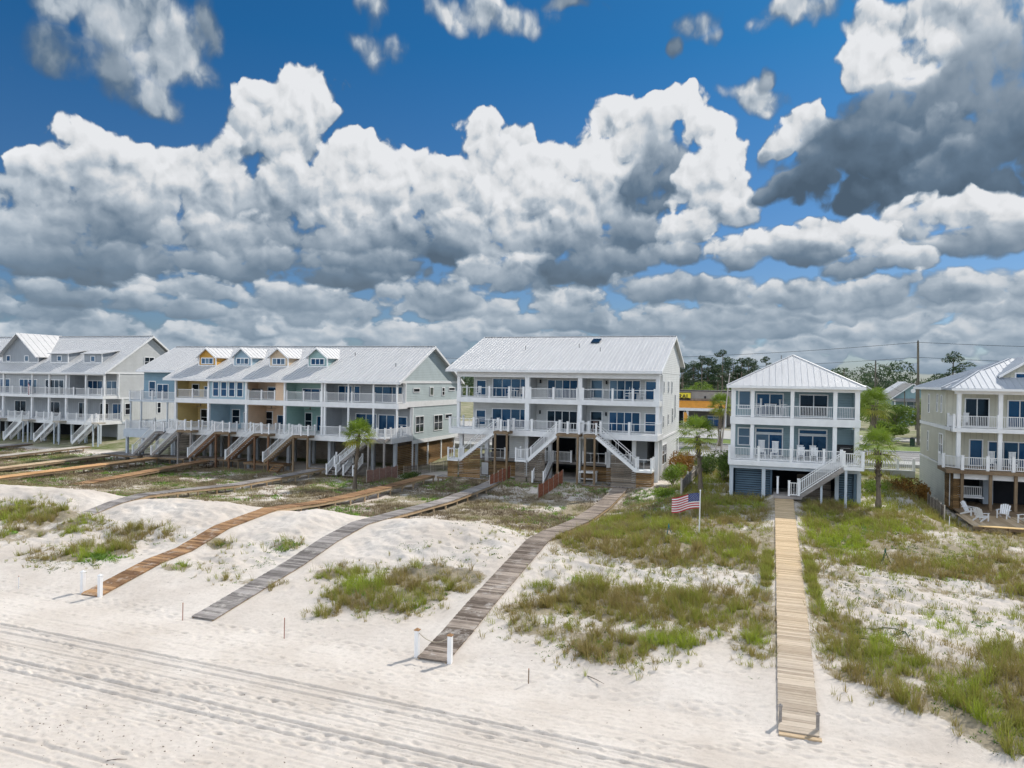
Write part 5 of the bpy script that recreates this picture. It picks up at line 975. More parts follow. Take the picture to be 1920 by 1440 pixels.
# ------------------------------------------------------------------ road, pavement, lot (sheets just above the ground)
asph = plain('asphalt', (.20, .195, .19), .9, var=.2, scale=.6); lotm = plain('old_concrete_lot', (.42, .41, .39), .9, var=.15); lawn = plain('roadside_grass', (.13, .19, .03), .95, var=.35, scale=2); ltx = plain('lane_paint', (.65, .65, .62), .8)
def slab(name, label, mat, u0, u1, v0, v1, z): return tag(MB().box(u0, u1, v0, v1, z - .6, z).build(name, mat, org=((u0 + u1) / 2, v0, z)), label, name.replace('_', ' '), kind='structure')
slab('road', 'grey coastal road behind the houses', asph, -300, 320, 90, 103, 2.93)
slab('kerb', 'pale kerb on the far side of the road', conc, -300, 320, 103.02, 103.5, 3.10)
slab('pavement', 'pale pavement on the near side of the road', conc, -300, 320, 86.2, 89.98, 3.06)
slab('verge', 'bright green grass verge between road and car park', lawn, -300, 320, 103.52, 111, 3.08)
slab('car_park', 'pale concrete car park before the store', lotm, -60, 14, 111.02, 139.5, 3.20)
slab('side_road', 'sunlit side street beyond the verge', lotm, 14.02, 60, 120, 128, 3.22)
mb = MB()
for y in (90.5, 93.6, 96.3, 96.6, 99.4, 102.6): mb.box(-300, 320, y, y + .13, 2.931, 2.936)
tag(mb.build('lane_markings', ltx), 'white painted lane lines on the road', 'road marking', kind='structure')
# retaining wall and roadside fences
def rwall(u0, u1, v, z0, z1, label): 
    t = Thing('retaining_wall', (u0, v, z0), label, 'wall'); t.part('wall', MB().box(u0, u1, v, v + .25, z0, z1), conc); t.part('coping', MB().box(u0 - .03, u1 + .03, v - .05, v + .3, z1 + .001, z1 + .1), trimw); return t
rwall(-8.6, -2.9, 83.6, 1.6, 3.15, 'concrete retaining wall between the white house and the grey blue house')
rwall(6.2, 13.3, 80.0, 1.6, 3.0, 'concrete retaining wall under the white balustrade at right')
F = Thing('white_fence', (6.3, 80.1, 3.1), 'white balustrade on the wall between the grey blue house and the sage house', 'fence')
railing(F, (6.3, 80.12, 3.12), (13.2, 80.12, 3.12), .95, .16, (.3, .55, .8), pw=.11)
F = Thing('picket_fence', (-6.4, 58, 2.2), 'grey weathered picket fence running inland beside the palm', 'fence')
mb = MB(); y = 58.4
while y < 78: z = zt(-6.4, y); mb.box(-6.42, -6.38, y, y + .11, z - .2, z + 1.15); y += .16
F.part('pickets', mb, wgrey)
for y in (58.3, 63, 68, 73, 78): z = zt(-6.4, y); F.part('post', MB().box(-6.5, -6.36, y - .12, y + .0, z - .3, z + 1.35), wpale)
mb = MB()
for y0 in (58.3, 63, 68, 73):
    for h in (.3, .95): mb.beam((-6.35, y0, zt(-6.4, y0) + h), (-6.35, y0 + 5, zt(-6.4, y0 + 5) + h), .04, .09)
F.part('rails', mb, wgrey)
# sand fences of orange slats
rust = plain('rust_orange_slats', (.36, .14, .08), .8, var=.3, scale=6); rustp = plain('faded_pink_slats', (.34, .20, .16), .8, var=.3, scale=6)
def sfence(a, b, h, mat, label, dens=.075, n=5):
    a = Vector(a); b = Vector(b); z = zt(a.x, a.y); t = Thing('sand_fence', (a.x, a.y, z), label, 'fence', 'orange slatted sand fences'); mb = MB(); L = (b - a).length; k = int(L / dens); r = random.Random(3)
    for i in range(k):
        p = a + (b - a) * (i / k); z = zt(p.x, p.y); hh = h * (1 + .05 * math.sin(i * .3)); mb.box(p.x - .02, p.x + .02, p.y - .02, p.y + .02, z - .1, z + hh + r.uniform(-.05, .05))
    for hz in (.25, .6, .92):
        for i in range(n): 
            p = a + (b - a) * (i / n); q_ = a + (b - a) * ((i + 1) / n); mb.beam((p.x, p.y, zt(p.x, p.y) + h * hz), (q_.x, q_.y, zt(q_.x, q_.y) + h * hz), .05, .04)
    t.part('slats', mb, mat)
    for i in range(n + 1): 
        p = a + (b - a) * (i / n); z = zt(p.x, p.y); t.part('stake', MB().tube([(p.x, p.y, z - .2), (p.x, p.y, z + h + .12)], .035, 6), wpale)
sfence((-24.3, 63.2), (-23.6, 68.8 - 1.9), 1.15, rust, 'rust orange sand fence with pale stakes by the left stair of the white house')
sfence((-19.0, 61.2), (-18.2, 66.4), 1.15, rust, 'rust orange sand fence below the middle stair of the white house')
sfence((-37.0, 62.8), (-36.5, 68.2), 1.2, rustp, 'faded pink sand fence beside the end of the coloured terrace')
sfence((-36.3, 69.2), (-32.0, 76.5), 1.0, wlatg, 'grey sand fence between the coloured terrace and the white house', .12)
sfence((11.3, 57.0), (11.9, 66.0), 1.1, wlatg, 'dark weathered sand fence running up to the sage house', .12)
# ------------------------------------------------------------------ palms
bark = wood('palm_bark', (.10, .08, .06), (.27, .22, .17), grain=(4, 4, 14)); 
fr1 = grassmat('palm_fronds', [(0, (.38, .33, .06)), (.35, (.25, .32, .035)), (1, (.13, .23, .03))], (.50, .50, .15), .3)
def palm(name, x, y, h, rad, label, lean=(0, 0), nf=46, seed=1, tr=.17, group='sabal palms', z=None):
    r = random.Random(seed); z = zt(x, y) if z is None else z; root = empty(name, (x, y, z), label, 'palm tree', group)
    top = Vector((lean[0], lean[1], h)); mb = MB(); n = 13
    pts = [Vector((lean[0] * (i / n) ** 1.5, lean[1] * (i / n) ** 1.5, h * i / n - .2 * (i == 0))) for i in range(n + 1)]
    mb.tube(pts, [tr * (1.35 - .5 * min(1, i / 3)) * (1 + .09 * (i % 2)) for i in range(n + 1)], 10)
    for i in range(60):   # boots: stubs of old frond stems
        t = r.uniform(.35, 1); k = min(n - 1, int(t * n)); p = pts[k].lerp(pts[k + 1], t * n - k); a = r.uniform(0, 6.28); d = Vector((math.cos(a), math.sin(a), 0))
        mb.beam(p + d * tr * .75, p + d * (tr + .08) + Vector((0, 0, .16)), .07, .04)
    mb.build('trunk', bark, root, smooth=False)
    V_ = []; F_ = []; hu = []; tp = []
    for i in range(nf):
        a = i * 2.39996 + r.uniform(-.2, .2); e = 1.30 - 1.95 * (i / nf) + r.uniform(-.15, .15); d = Vector((math.cos(a) * math.cos(e), math.sin(a) * math.cos(e), math.sin(e)))
        L = rad * r.uniform(.38, .55); c0 = top + Vector((0, 0, .1)); p1 = c0 + d * L + Vector((0, 0, -.10 * L * (1 - e)))
        side = d.cross(Vector((0, 0, 1))).normalized(); nrm = side.cross(d).normalized(); hv = max(0, min(1, .75 - .75 * (i / nf) ** 2.2 * r.uniform(.5, 1.5)))
        b = len(V_); w = side * .02; V_ += [c0 - w, c0 + w, p1]; F_.append((b, b + 1, b + 2)); hu += [hv] * 3; tp += [0, 0, .2]
        ns = 15
        for s in range(ns):
            t = (s / (ns - 1) - .5) * 2; ang = t * 1.75; ll = rad * .58 * (1 - .28 * abs(t)) * r.uniform(.85, 1.1)
            dd = (d * math.cos(ang) + side * math.sin(ang) + nrm * (.12 - .22 * abs(t))).normalized()
            q1 = p1 + dd * ll * .58; q2 = p1 + dd * ll + Vector((0, 0, -.30 * ll * r.uniform(.6, 1.3))); ws = dd.cross(nrm).normalized() * .042
            b = len(V_); V_ += [p1, q1 - ws, q1 + ws, q2]; F_ += [(b, b + 1, b + 2), (b + 1, b + 3, b + 2)]; hu += [hv] * 4; tp += [.1, .4, .4, 1]
    o = fasttri('crown', np.array([tuple(v) for v in V_]), np.array(F_), fr1, {'hue': np.array(hu), 'tip': np.array(tp)}); o.parent = root
    return root
palm('palm_tree', -36.35, 59.6, 5.0, 1.9, 'bright palm with a leaning trunk before the end of the coloured terrace', (.25, .25), 52, 1)
palm('palm_tree', -5.0, 58.6, 4.3, 2.0, 'palm with a rough trunk left of the grey blue house', (-.35, .2), 34, 2)
palm('palm_tree', 7.3, 57.5, 4.1, 1.9, 'palm with a dark trunk right of the grey blue house', (-.1, .1), 34, 3)
palm('palm_tree', -6.3, 101, 5.4, 2.1, 'palm by the road before the store', (.1, 0), 50, 4, .25)
palm('palm_tree', 13.5, 112.5, 5.6, 3.0, 'large palm with a thick pale trunk on the verge at right', (0, 0), 64, 5, .42)
palm('palm_tree', 21.5, 119, 4.8, 2.4, 'bushy palm behind the tall utility pole', (0, 0), 60, 6, .3)
palm('palm_tree', -34.0, 108.0, 8.3, 2.2, 'slim tall palm seen above the roof gap by the store', (0, 0), 36, 8, .2) if False else None
# thin leaning props round the roadside palm
for (a, b, lb) in (((-4.9, 79.5, 2.9), (-4.8, 94.0, 10.9 + 1.4), 'long grey leaning pole crossing before the store'), ((-3.8, 80.5, 2.8), (-3.5, 84, 7.3), 'shorter grey leaning pole left of the grey blue house'), ((-5.6, 79.0, 2.7), (-5.2, 84.0, 6.0), 'short grey leaning pole near the retaining wall')):
    mb = MB(); mb.tube([a, tuple((Vector(a) + Vector(b)) / 2), b], [.10, .085, .06], 8); t = Thing('leaning_pole', a, lb, 'pole', 'leaning grey poles beside the retaining wall'); t.part('shaft', mb, wgrey); t.part('cap', MB().tube([b, (b[0], b[1] + .05, b[2] + .15)], .075, 8), trimw)
# ------------------------------------------------------------------ leafy shrubs and trees
def leafcloud(cl, n, size, r, hue, sq=1.0):
    """leaf faces scattered through a set of ellipsoids (x,y,z,rx,ry,rz); hue: base value"""
    V_ = []; 
    tot = sum(c[3] * c[4] * c[5] for c in cl); Vs = []; Hs = []
    g = np.random.default_rng(r)
    for c in cl:
        k = max(6, int(n * c[3] * c[4] * c[5] / tot)); d = g.normal(0, 1, (k, 3)); d /= np.linalg.norm(d, axis=1)[:, None]; rr = g.uniform(.35, 1.08, k) ** .45
        p = np.array(c[:3]) + d * rr[:, None] * np.array(c[3:6]); a1 = g.normal(0, 1, (k, 3)); a1 /= np.linalg.norm(a1, axis=1)[:, None]; a2 = np.cross(a1, g.normal(0, 1, (k, 3))); a2 /= np.linalg.norm(a2, axis=1)[:, None]
        s = size * g.uniform(.5, 1.3, k)[:, None]; Vs.append(np.stack([p - a1 * s, p + a2 * s * .6, p + a1 * s], 1)); Hs.append(np.repeat(np.clip(hue + g.normal(0, .13) + g.normal(0, .12, k), 0, 1), 3))
    V_ = np.concatenate(Vs).reshape(-1, 3); return V_, np.arange(len(V_)).reshape(-1, 3), np.concatenate(Hs)
tm = grassmat('tree_leaves', [(0, (.05, .075, .02)), (.5, (.10, .16, .03)), (1, (.24, .34, .045))], (.14, .20, .05), .25)
pm = grassmat('pine_needles', [(0, (.03, .055, .03)), (.5, (.055, .095, .045)), (1, (.10, .15, .06))], (.08, .11, .05), .15)
om = grassmat('rusty_foliage', [(0, (.10, .055, .012)), (.5, (.30, .15, .03)), (1, (.40, .26, .06))], (.40, .28, .08), .25)
def shrub(x, y, rx, ry, h, label, mat, hue=.5, n=1500, size=.10, seed=1, cat='shrub', group=None, z=None, name='shrub'):
    r = random.Random(seed); z = zt(x, y) if z is None else z; root = empty(name, (x, y, z), label, cat, group); cl = []
    for i in range(12): a = r.uniform(0, 6.28); q_ = r.uniform(0, .65); s = r.uniform(.30, .52); cl.append((rx * q_ * math.cos(a), ry * q_ * math.sin(a), h * r.uniform(.32, .72), rx * s, ry * s, h * r.uniform(.22, .34)))
    V_, F_, H_ = leafcloud(cl, n, size, seed, hue); o = fasttri('foliage', V_, F_, mat, {'hue': H_, 'tip': np.zeros(len(H_))}); o.parent = root
    mb = MB()
    for c in cl[:7]: mb.tube([(0, 0, -.1), (c[0] * .5, c[1] * .5, c[2] * .5), c[:3]], [.05, .035, .015], 5)
    mb.build('stem', wdark, root); return root
shrub(-8.0, 73.5, 1.7, 4.2, 2.3, 'large rust coloured bush in the gap beside the white house', om, .55, 3600, .13, 11)
shrub(-8.2, 67.5, 1.3, 2.2, 2.0, 'green and yellowish bush at the right corner of the white house', tm, .85, 2400, .11, 12)
shrub(-5.4, 70.5, 1.5, 3.0, 2.3, 'dark green bush behind the palm beside the picket fence', tm, .4, 2600, .12, 13)
shrub(-3.8, 67.0, .9, 3.2, 2.9, 'tall loose green bush at the left side of the grey blue house', tm, .6, 2400, .12, 14)
shrub(-8.2, 60.2, 1.2, .8, .9, 'low bright green bush at the end of the dark boardwalk', tm, .95, 1500, .09, 15)
shrub(7.8, 64.5, 1.5, 2.4, 1.3, 'yellow green shrub right of the grey blue house', tm, .8, 1700, .1, 16)
shrub(10.5, 68.5, 1.6, 3.4, 1.2, 'brown and green shrub below the balustrade wall', om, .3, 2000, .1, 17)
shrub(12.3, 69.5, .8, 3.0, 1.6, 'olive shrub against the cream base of the sage house', om, .4, 1800, .1, 18)
shrub(-34.2, 66.9, 1.3, 2.0, 1.1, 'dark scrubby bush in the gap between terrace and white house', tm, .35, 1600, .1, 19)
shrub(13.4, 53.4, .9, .45, .45, 'low mauve brown shrub before the timber deck at right', sm_, .25, 1100, .07, 20)
TU = [(-.02 + .05 * math.sin(i * 2.3), 37.9 + .82 * i, (.75, 1.0, .85, 1.05, .9, .8, .95)[i]) for i in range(7)] + [(2.08 + .06 * math.sin(i * 1.9), 37.3 + .80 * i, (1.05, .85, 1.0, .9, 1.1, .8, .9)[i]) for i in range(7)]
ORD = ['nearest the beach', 'second from the beach', 'third from the beach', 'fourth from the beach', 'fifth from the beach', 'sixth from the beach', 'farthest from the beach']
for i, (x, y, s_) in enumerate(TU):
    z = zt(x, y); A1 = np.array([1.0]); o = blades(x * A1, y * A1, A1 * (.35 + .35 * ((i * 7) % 5) / 5), 330, .27 * s_ * A1, .66 * s_ * A1, .011, .42, 'grass_tuft', gm, jit=.16)
    o.data.transform(Matrix.Translation((-x, -y, -z))); o.location = (x, y, z)
    side_ = 'left' if x < 1 else 'right'; tag(o, 'grass tuft on %s edge of straight boardwalk, %s' % (side_, ORD[i % 7]), 'grass tuft', 'grass tufts lining the straight boardwalk', 'thing')
# trees beyond the road
def tree(x, y, h, w, label, hue=.5, seed=1, group='broadleaf trees behind the road', n=3400, size=.30, z=3.2, name='broadleaf_tree'):
    r = random.Random(seed); root = empty(name, (x, y, z), label, 'tree', group); cl = []; mb = MB()
    mb.tube([(0, 0, -.2), (r.uniform(-.2, .2), 0, h * .3), (0, 0, h * .6)], [.22, .17, .10], 7)
    for i in range(16):
        a = r.uniform(0, 6.28); q_ = r.uniform(.1, .75); s = r.uniform(.22, .40); c = (w * q_ * math.cos(a), w * q_ * math.sin(a), h * (.40 + .45 * r.random() * (1.1 - q_ * .6)), w * s, w * s, h * r.uniform(.10, .17)); cl.append(c)
        if i < 8: mb.tube([(0, 0, h * .35), (c[0] * .5, c[1] * .5, h * .5), c[:3]], [.09, .06, .03], 5)
    mb.build('trunk', wdark, root); V_, F_, H_ = leafcloud(cl, n, size, seed, hue); o = fasttri('crown', V_, F_, tm, {'hue': H_, 'tip': np.zeros(len(H_))}); o.parent = root; return root
tree(-15.5, 178, 9.4, 5.2, 'bright green round tree above the store roof beside the white house', .85, 21)
tree(-27.0, 186, 8.6, 4.6, 'yellow green tree at the left of the store roof', .95, 22)
tree(-7.0, 182, 8.0, 4.4, 'darker green tree above the store roof near the grey blue house', .45, 23)
tree(18.0, 126.5, 5.8, 5.0, 'large glossy green bush tree behind the big roadside palm', .6, 24, size=.26)
tree(15.8, 118.5, 3.2, 3.4, 'dense low green bush between big palm and tall utility pole', .7, 25, size=.22)
tree(23.6, 131, 5.6, 3.0, 'dark green tree beside the small grey house', .3, 26)
tree(17.5, 150, 7.6, 3.2, 'sunlit thin tree left of the small grey house', .8, 27)
tree(36.0, 196, 9.3, 7.2, 'wide olive tree behind the small grey house', .55, 28, n=5000)
tree(25.5, 215, 8.2, 5.5, 'olive tree between the poles and the white roofs', .5, 29)
# pines
def pine(h, seed, tuft=1.0):
    r = random.Random(seed); root = bpy.data.objects.new('pine_tree', None); COL.objects.link(root); mb = MB(); lx = r.uniform(-.5, .5)
    mb.tube([(0, 0, -.3), (lx * .4, 0, h * .5), (lx, 0, h * .97)], [.22, .17, .06], 6); cl = []
    n = r.randint(9, 13)
    for i in range(n):
        t = .52 + .46 * i / n; a = r.uniform(0, 6.28); q_ = r.uniform(.8, 2.6) * (1.25 - t) * 1.9; c = (lx * t + q_ * math.cos(a), q_ * math.sin(a), h * t + r.uniform(0, .5), r.uniform(.6, 1.25) * tuft, r.uniform(.6, 1.25) * tuft, r.uniform(.38, .7) * tuft); cl.append(c)
        mb.tube([(lx * t, 0, h * t - .3), c[:3]], [.06, .025], 4)
    cl.append((lx, 0, h * .99, .9 * tuft, .9 * tuft, .7 * tuft)); mb.build('trunk', bark, root)
    V_, F_, H_ = leafcloud(cl, 1500, .26, seed, .45); o = fasttri('crown', V_, F_, pm, {'hue': H_, 'tip': np.zeros(len(H_))}); o.parent = root; return root
protos = [pine(15.5, 31), pine(14.0, 32, 1.2), pine(16.5, 33), pine(13.2, 34, 1.3)]
r = random.Random(5); spots = []
PX = [(-38, 224, .86), (-34.5, 229, .88), (-31, 232, .92), (-28.2, 228, .84), (-25, 225, .9), (-21, 236, 1.0), (-18.2, 231, .95), (-15, 229, 1.0), (-12.2, 240, .98), (-9.8, 231, .92), (-6.5, 233, .96), (-3.2, 226, .88), (.5, 236, .9), (5.5, 233, .85), (10.5, 239, .84), (-36, 228, 1.03), (-33, 236, .98), (-29.5, 222, .95), (-27, 240, .90), (-22.5, 232, 1.10), (-19.5, 226, 1.04), (-17, 238, 1.12), (-13.5, 225, 1.08), (-11, 235, 1.16), (-8.5, 226, 1.0), (-5, 240, 1.1), (-1.5, 232, .98), (3, 240, .96), (18, 238, .85), (24, 246, .80), (29, 236, .86), (34, 244, .78), (46, 232, .94), (51, 240, .86), (56, 236, 1.0), (61, 242, .90), (66, 238, .86), (72, 244, .92), (-118, 225, .98), (-110, 236, .92), (-101, 228, .88), (38.6, 190, 1.12), (13, 244, .9), (8, 238, .92), (-40, 240, 1.0), (-44.5, 232, .95)]
for i, (x, y, s_) in enumerate(PX):
    p_ = protos[i] if i < 4 else dup(protos[i % 4]); p_.location = (x, y, 3.2); s_ = s_ * (.80 if x > 10 and i != 41 else .97); p_.scale = (s_ * 1.3, s_ * 1.3, s_); p_.rotation_euler = (0, 0, r.uniform(0, 6.28))
    tag(p_, 'dark pine with a bare trunk standing among the similar pines on the wooded skyline' if i != 41 else 'lone tall pine with sparse tufts beside the tall utility pole', 'pine tree', 'pines on the skyline' if i != 41 else None)
    if i == 41 and 'group' in p_: del p_['group']
# far woods as one mass
g = np.random.default_rng(77); cl = []
for i in range(1500):
    x = g.uniform(-420, 330); y = g.uniform(255, 420); cl.append((x, y, 3.2 + g.uniform(1.0, 1) * g.uniform(2.5, 11.0) * (1 + .22 * math.sin(x * .06) + .12 * math.sin(x * .21)), g.uniform(2.5, 5.5), g.uniform(2.5, 5), g.uniform(1.8, 3.8)))
V_, F_, H_ = leafcloud(cl, 270000, .62, 78, .55); tag(fasttri('woods', V_, F_, pm, {'hue': H_, 'tip': np.zeros(len(H_))}), 'dark wood of pines filling the skyline beyond the road', 'wood', kind='stuff')
V_, F_, H_ = leafcloud([(g.uniform(-420, 330), g.uniform(244, 252), 3.2 + g.uniform(0, 4.2), g.uniform(2.5, 4.5), 2.5, g.uniform(1.6, 3)) for i in range(420)], 70000, .55, 79, .45)
tag(fasttri('undergrowth', V_, F_, tm, {'hue': H_ * .7, 'tip': np.zeros(len(H_))}), 'dark green undergrowth along the foot of the wood', 'undergrowth', kind='stuff')
# ------------------------------------------------------------------ store across the road
ST = plain('taupe_panel', (.30, .275, .25), .8); S = Thing('store', (-14, 140, 3.2), 'low taupe store with a yellow sign and an orange canopy, across the road', 'store')
S.part('wall', MB().box(-46, -5.0, 143.0, 172, 3.2, 9.6), ST); S.part('parapet', MB().box(-46.2, 2.0, 140.4, 142.99, 6.9, 9.7).box(-5.0, 2.0, 143, 172, 3.2, 9.7), ST)
S.part('parapet_cap', MB().box(-46.3, 2.1, 140.3, 143.1, 9.701, 9.85), dark)
orng = plain('orange_metal', (.80, .36, .06), .5); mb = MB(); mb.prism([(-17.5, 140.3, 7.9), (-17.5, 138.2, 6.75), (-17.5, 138.2, 6.6), (-17.5, 140.3, 7.6)], (10.0, 0, 0))
x = -17.4
while x < -7.5: mb.beam((x, 138.2, 6.78), (x, 140.3, 7.93), .05, .06); x += .42
S.part('canopy', mb, orng); S.part('canopy_fascia', MB().box(-17.6, -7.45, 138.1, 138.19, 6.1, 6.62).box(-17.6, -7.45, 138.2, 140.2, 6.2, 6.55), trimw); S.part('canopy_band', MB().box(-17.6, -7.3, 140.2, 140.39, 7.95, 8.35), wdark)
for x in (-17.3, -14.4, -7.7): S.part('column', MB().box(x - .2, x + .2, 138.3, 138.7, 3.2, 6.2), trimw)
window(S, 'f', 143.0, -20.5, -15.4, 3.3, 6.0, 3, False, gl=glassd)
sg = S.part('sign', MB().box(-22.1, -14.05, 140.2, 140.385, 8.05, 9.35), plain('yellow_sign_panel', (.80, .66, .05), .5)); S.part('sign_edge', MB().box(-22.2, -13.95, 140.25, 140.39, 7.95, 8.045).box(-22.2, -13.95, 140.25, 140.39, 9.355, 9.45), dark, sg)
def text(s, size, loc, mat, parent, org, ext=.02, rz=0.0):
    cu = bpy.data.curves.new('lettering', 'FONT'); cu.body = s; cu.size = size; cu.extrude = ext; cu.align_x = 'RIGHT'; cu.offset = .018
    o = bpy.data.objects.new('lettering', cu); COL.objects.link(o); dg = bpy.context.evaluated_depsgraph_get(); me = bpy.data.meshes.new_from_object(o.evaluated_get(dg)); bpy.data.objects.remove(o)
    me.materials.clear(); me.materials.append(mat); o = bpy.data.objects.new('lettering', me); COL.objects.link(o); o.rotation_euler = (R(90), 0, rz); o.parent = parent; o.location = (loc[0] - org[0], loc[1] - org[1], loc[2] - org[2]); return o
text('GENERAL', 1.15, (-14.3, 140.18, 8.28), plain('black_letter', (.03, .025, .02)), sg, (-14, 140, 3.2))
S.part('wall_vent', MB().box(-11.6, -11.3, 140.3, 140.39, 8.3, 8.8), dark)
# things before the store
def crate_thing(name, x, y, z, w, d, h, mat, label, cat, extra=None):
    t = Thing(name, (x, y, z), label, cat); t.part('cabinet', MB().box(x - w / 2, x + w / 2, y - d / 2, y + d / 2, z + .12, z + h), mat); t.part('top', MB().box(x - w / 2 - .03, x + w / 2 + .03, y - d / 2 - .03, y + d / 2, z + h + .001, z + h + .08), trimw)
    t.part('feet', MB().box(x - w / 2 + .1, x + w / 2 - .1, y - d / 2 + .1, y + d / 2 - .1, z, z + .119), dark)
    mb = MB(); mb.box(x - .02, x + .02, y - d / 2 - .012, y - d / 2 - .001, z + .2, z + h - .1).box(x - w / 2 + .08, x + w / 2 - .08, y - d / 2 - .012, y - d / 2 - .001, z + h * .72, z + h * .76); t.part('door_seams', mb, trimw); return t
bluep = plain('blue_plastic', (.02, .09, .24), .4)
crate_thing('ice_freezer', -9.9, 141.6, 3.2, 2.2, 1.4, 1.9, bluep, 'large blue bin before the store wall under the canopy', 'freezer'); crate_thing('vending_machine', -5.4, 139.6, 3.2, 2.6, 1.2, 1.9, bluep, 'blue machines at the right end of the store front', 'machine')
t = Thing('cart_rack', (-13.6, 141.5, 3.2), 'white wire shelves of gas bottles by the store door', 'rack'); mb = MB()
for k in range(5): mb.box(-14.4, -12.9, 141.0, 141.9, 3.3 + k * .4, 3.34 + k * .4)
for x in (-14.4, -13.65, -12.95): mb.box(x, x + .05, 141.0, 141.05, 3.2, 5.1)
t.part('frame', mb, white); mb = MB()
for k in range(4):
    for j in range(4): mb.tube([(-14.2 + .38 * j, 141.45, 3.35 + k * .4), (-14.2 + .38 * j, 141.45, 3.62 + k * .4)], .13, 8)
t.part('bottles', mb, plain('grey_bottles', (.5, .52, .55), .4))
t = Thing('feather_flag', (-15.0, 137.5, 3.2), 'orange feather banner standing before the store door', 'banner'); t.part('pole', MB().tube([(-15, 137.5, 3.2), (-15, 137.5, 5.9)], .03, 6), white)
t.part('banner', MB().prism([(-14.96, 137.5, 3.9), (-14.4, 137.5, 4.1), (-14.25, 137.5, 5.2), (-14.5, 137.5, 5.8), (-14.96, 137.5, 5.85)], (0, .02, 0)), orng)
# cars
def car(x, y, z, rz, label, paint, name='parked_car'):
    root = empty(name, (x, y, z), label, 'car', None, rz); L, W_ = 4.6, 1.82
    prof = [(-2.3, .35), (-2.32, .75), (-2.2, .98), (-1.75, 1.05), (-1.35, 1.52), (-.3, 1.64), (.75, 1.55), (1.35, 1.05), (2.15, .88), (2.32, .65), (2.3, .32)]
    bm = bmesh.new(); rings = []
    for yy, k in ((-W_ / 2, .0), (-W_ / 2 + .07, 1.0), (W_ / 2 - .07, 1.0), (W_ / 2, 0.0)):
        rings.append([bm.verts.new((px, yy * (1 if pz < 1.1 else .80 + .0 * k), pz if k or pz > .4 else pz + .04)) for px, pz in prof])
    n = len(prof)
    for a, b in zip(rings[:-1], rings[1:]):
        for i in range(n): bm.faces.new((a[i], a[(i + 1) % n], b[(i + 1) % n], b[i]))
    bm.faces.new(rings[0][::-1]); bm.faces.new(rings[-1]); bmesh.ops.recalc_face_normals(bm, faces=bm.faces); me = bpy.data.meshes.new('body'); bm.to_mesh(me); bm.free(); me.materials.append(paint); o = bpy.data.objects.new('body', me); COL.objects.link(o); o.parent = root
    md = o.modifiers.new('bevel', 'BEVEL'); md.width = .05; md.segments = 2; md.limit_method = 'ANGLE'
    for s in (-1, 1): MB().prism([(-1.62, s * .745, 1.10), (-1.28, s * .735, 1.46), (-.3, s * .735, 1.57), (.7, s * .735, 1.48), (1.15, s * .745, 1.10)], (0, s * .012, 0)).build('side_window', glassd, root)
    MB().prism([(-1.80, -.66, 1.09), (-1.80, .66, 1.09), (-1.43, .62, 1.50), (-1.43, -.62, 1.50)], (-.02, 0, .012)).build('rear_window', glassd, root); MB().prism([(1.38, -.66, 1.08), (1.38, .66, 1.08), (.83, .62, 1.52), (.83, -.62, 1.52)], (.02, 0, .012)).build('windscreen', glassd, root)
    for s in (-1, 1): MB().box(-2.335, -2.25, s * .80 - .12, s * .80 + .1, .78, .96).build('tail_light', plain('red_lens', (.4, .01, .01), .2), root); MB().box(2.24, 2.33, s * .72 - .15, s * .72 + .12, .62, .80).build('headlight', plain('clear_lens', (.7, .7, .7), .1), root)
    MB().box(-2.36, -2.32, -.26, .26, .55, .68).build('number_plate', trimw, root); MB().box(-2.38, -2.28, -.85, .85, .32, .50).build('bumper', dark, root)
    for xx in (-1.4, 1.42):
        for s in (-1, 1):
            w = MB().tube([(xx, s * .70, .33), (xx, s * .93, .33)], .33, 18).build('wheel', plain('tyre_rubber', (.02, .02, .02), .8), root); MB().tube([(xx, s * .931, .33), (xx, s * .94, .33)], .2, 14).build('rim', plain('alloy', (.5, .5, .5), .3, .8), w)
    return root
car(-12.4, 137.0, 3.2, R(98), 'grey blue hatchback parked before the store canopy', plain('grey_blue_car_paint', (.12, .15, .20), .25, .5)); car(8.3, 94.5, 2.93, 0, 'silver car on the road just right of the grey blue house', plain('silver_car_paint', (.45, .46, .47), .25, .6))
car(-23.5, 134, 3.2, R(90), 'white car parked left of the store sign', plain('white_car_paint', (.7, .7, .7), .25, .1)) if False else None
# ------------------------------------------------------------------ utility poles and wires
polew = wood('pole_wood', (.085, .075, .06), (.21, .19, .15), grain=(5, 5, .6))
def upole(x, y, h, label, arms=(), r0=.19, z=3.1, lean=0, lamp=False):
    t = Thing('utility_pole', (x, y, z), label, 'utility pole', 'wooden utility poles behind the houses'); t.part('shaft', MB().tube([(x, y, z - .3), (x + lean * .5, y, z + h * .5), (x + lean, y, z + h)], [r0, r0 * .85, r0 * .6], 9), polew)
    for a in arms:
        q_ = t.part('crossarm', MB().box(x + lean - .9, x + lean + .9, y - .06, y + .06, z + h - a - .06, z + h - a + .06), polew)
        for s in (-.8, -.3, .3, .8): t.part('insulator', MB().tube([(x + lean + s, y, z + h - a + .061), (x + lean + s, y, z + h - a + .22)], [.05, .035], 6), conc, q_)
    t.part('cap', MB().tube([(x + lean, y, z + h + .001), (x + lean, y, z + h + .25)], [.10, .03], 8), dark)
    if lamp: t.part('street_lamp', MB().tube([(x + lean, y, z + h - 1.0), (x + lean + .8, y, z + h - .7), (x + lean + 1.7, y, z + h - .72)], .04, 6).box(x + lean + 1.5, x + lean + 2.3, y - .12, y + .12, z + h - .82, z + h - .68), conc)
    return t
upole(19.6, 116.0, 14.4, 'tallest utility pole, before the edge of the sage house roof', (), .22, lean=-.25)
upole(16.7, 138.0, 12.2, 'utility pole with a lamp arm above the small trees', (), .19, lamp=True)
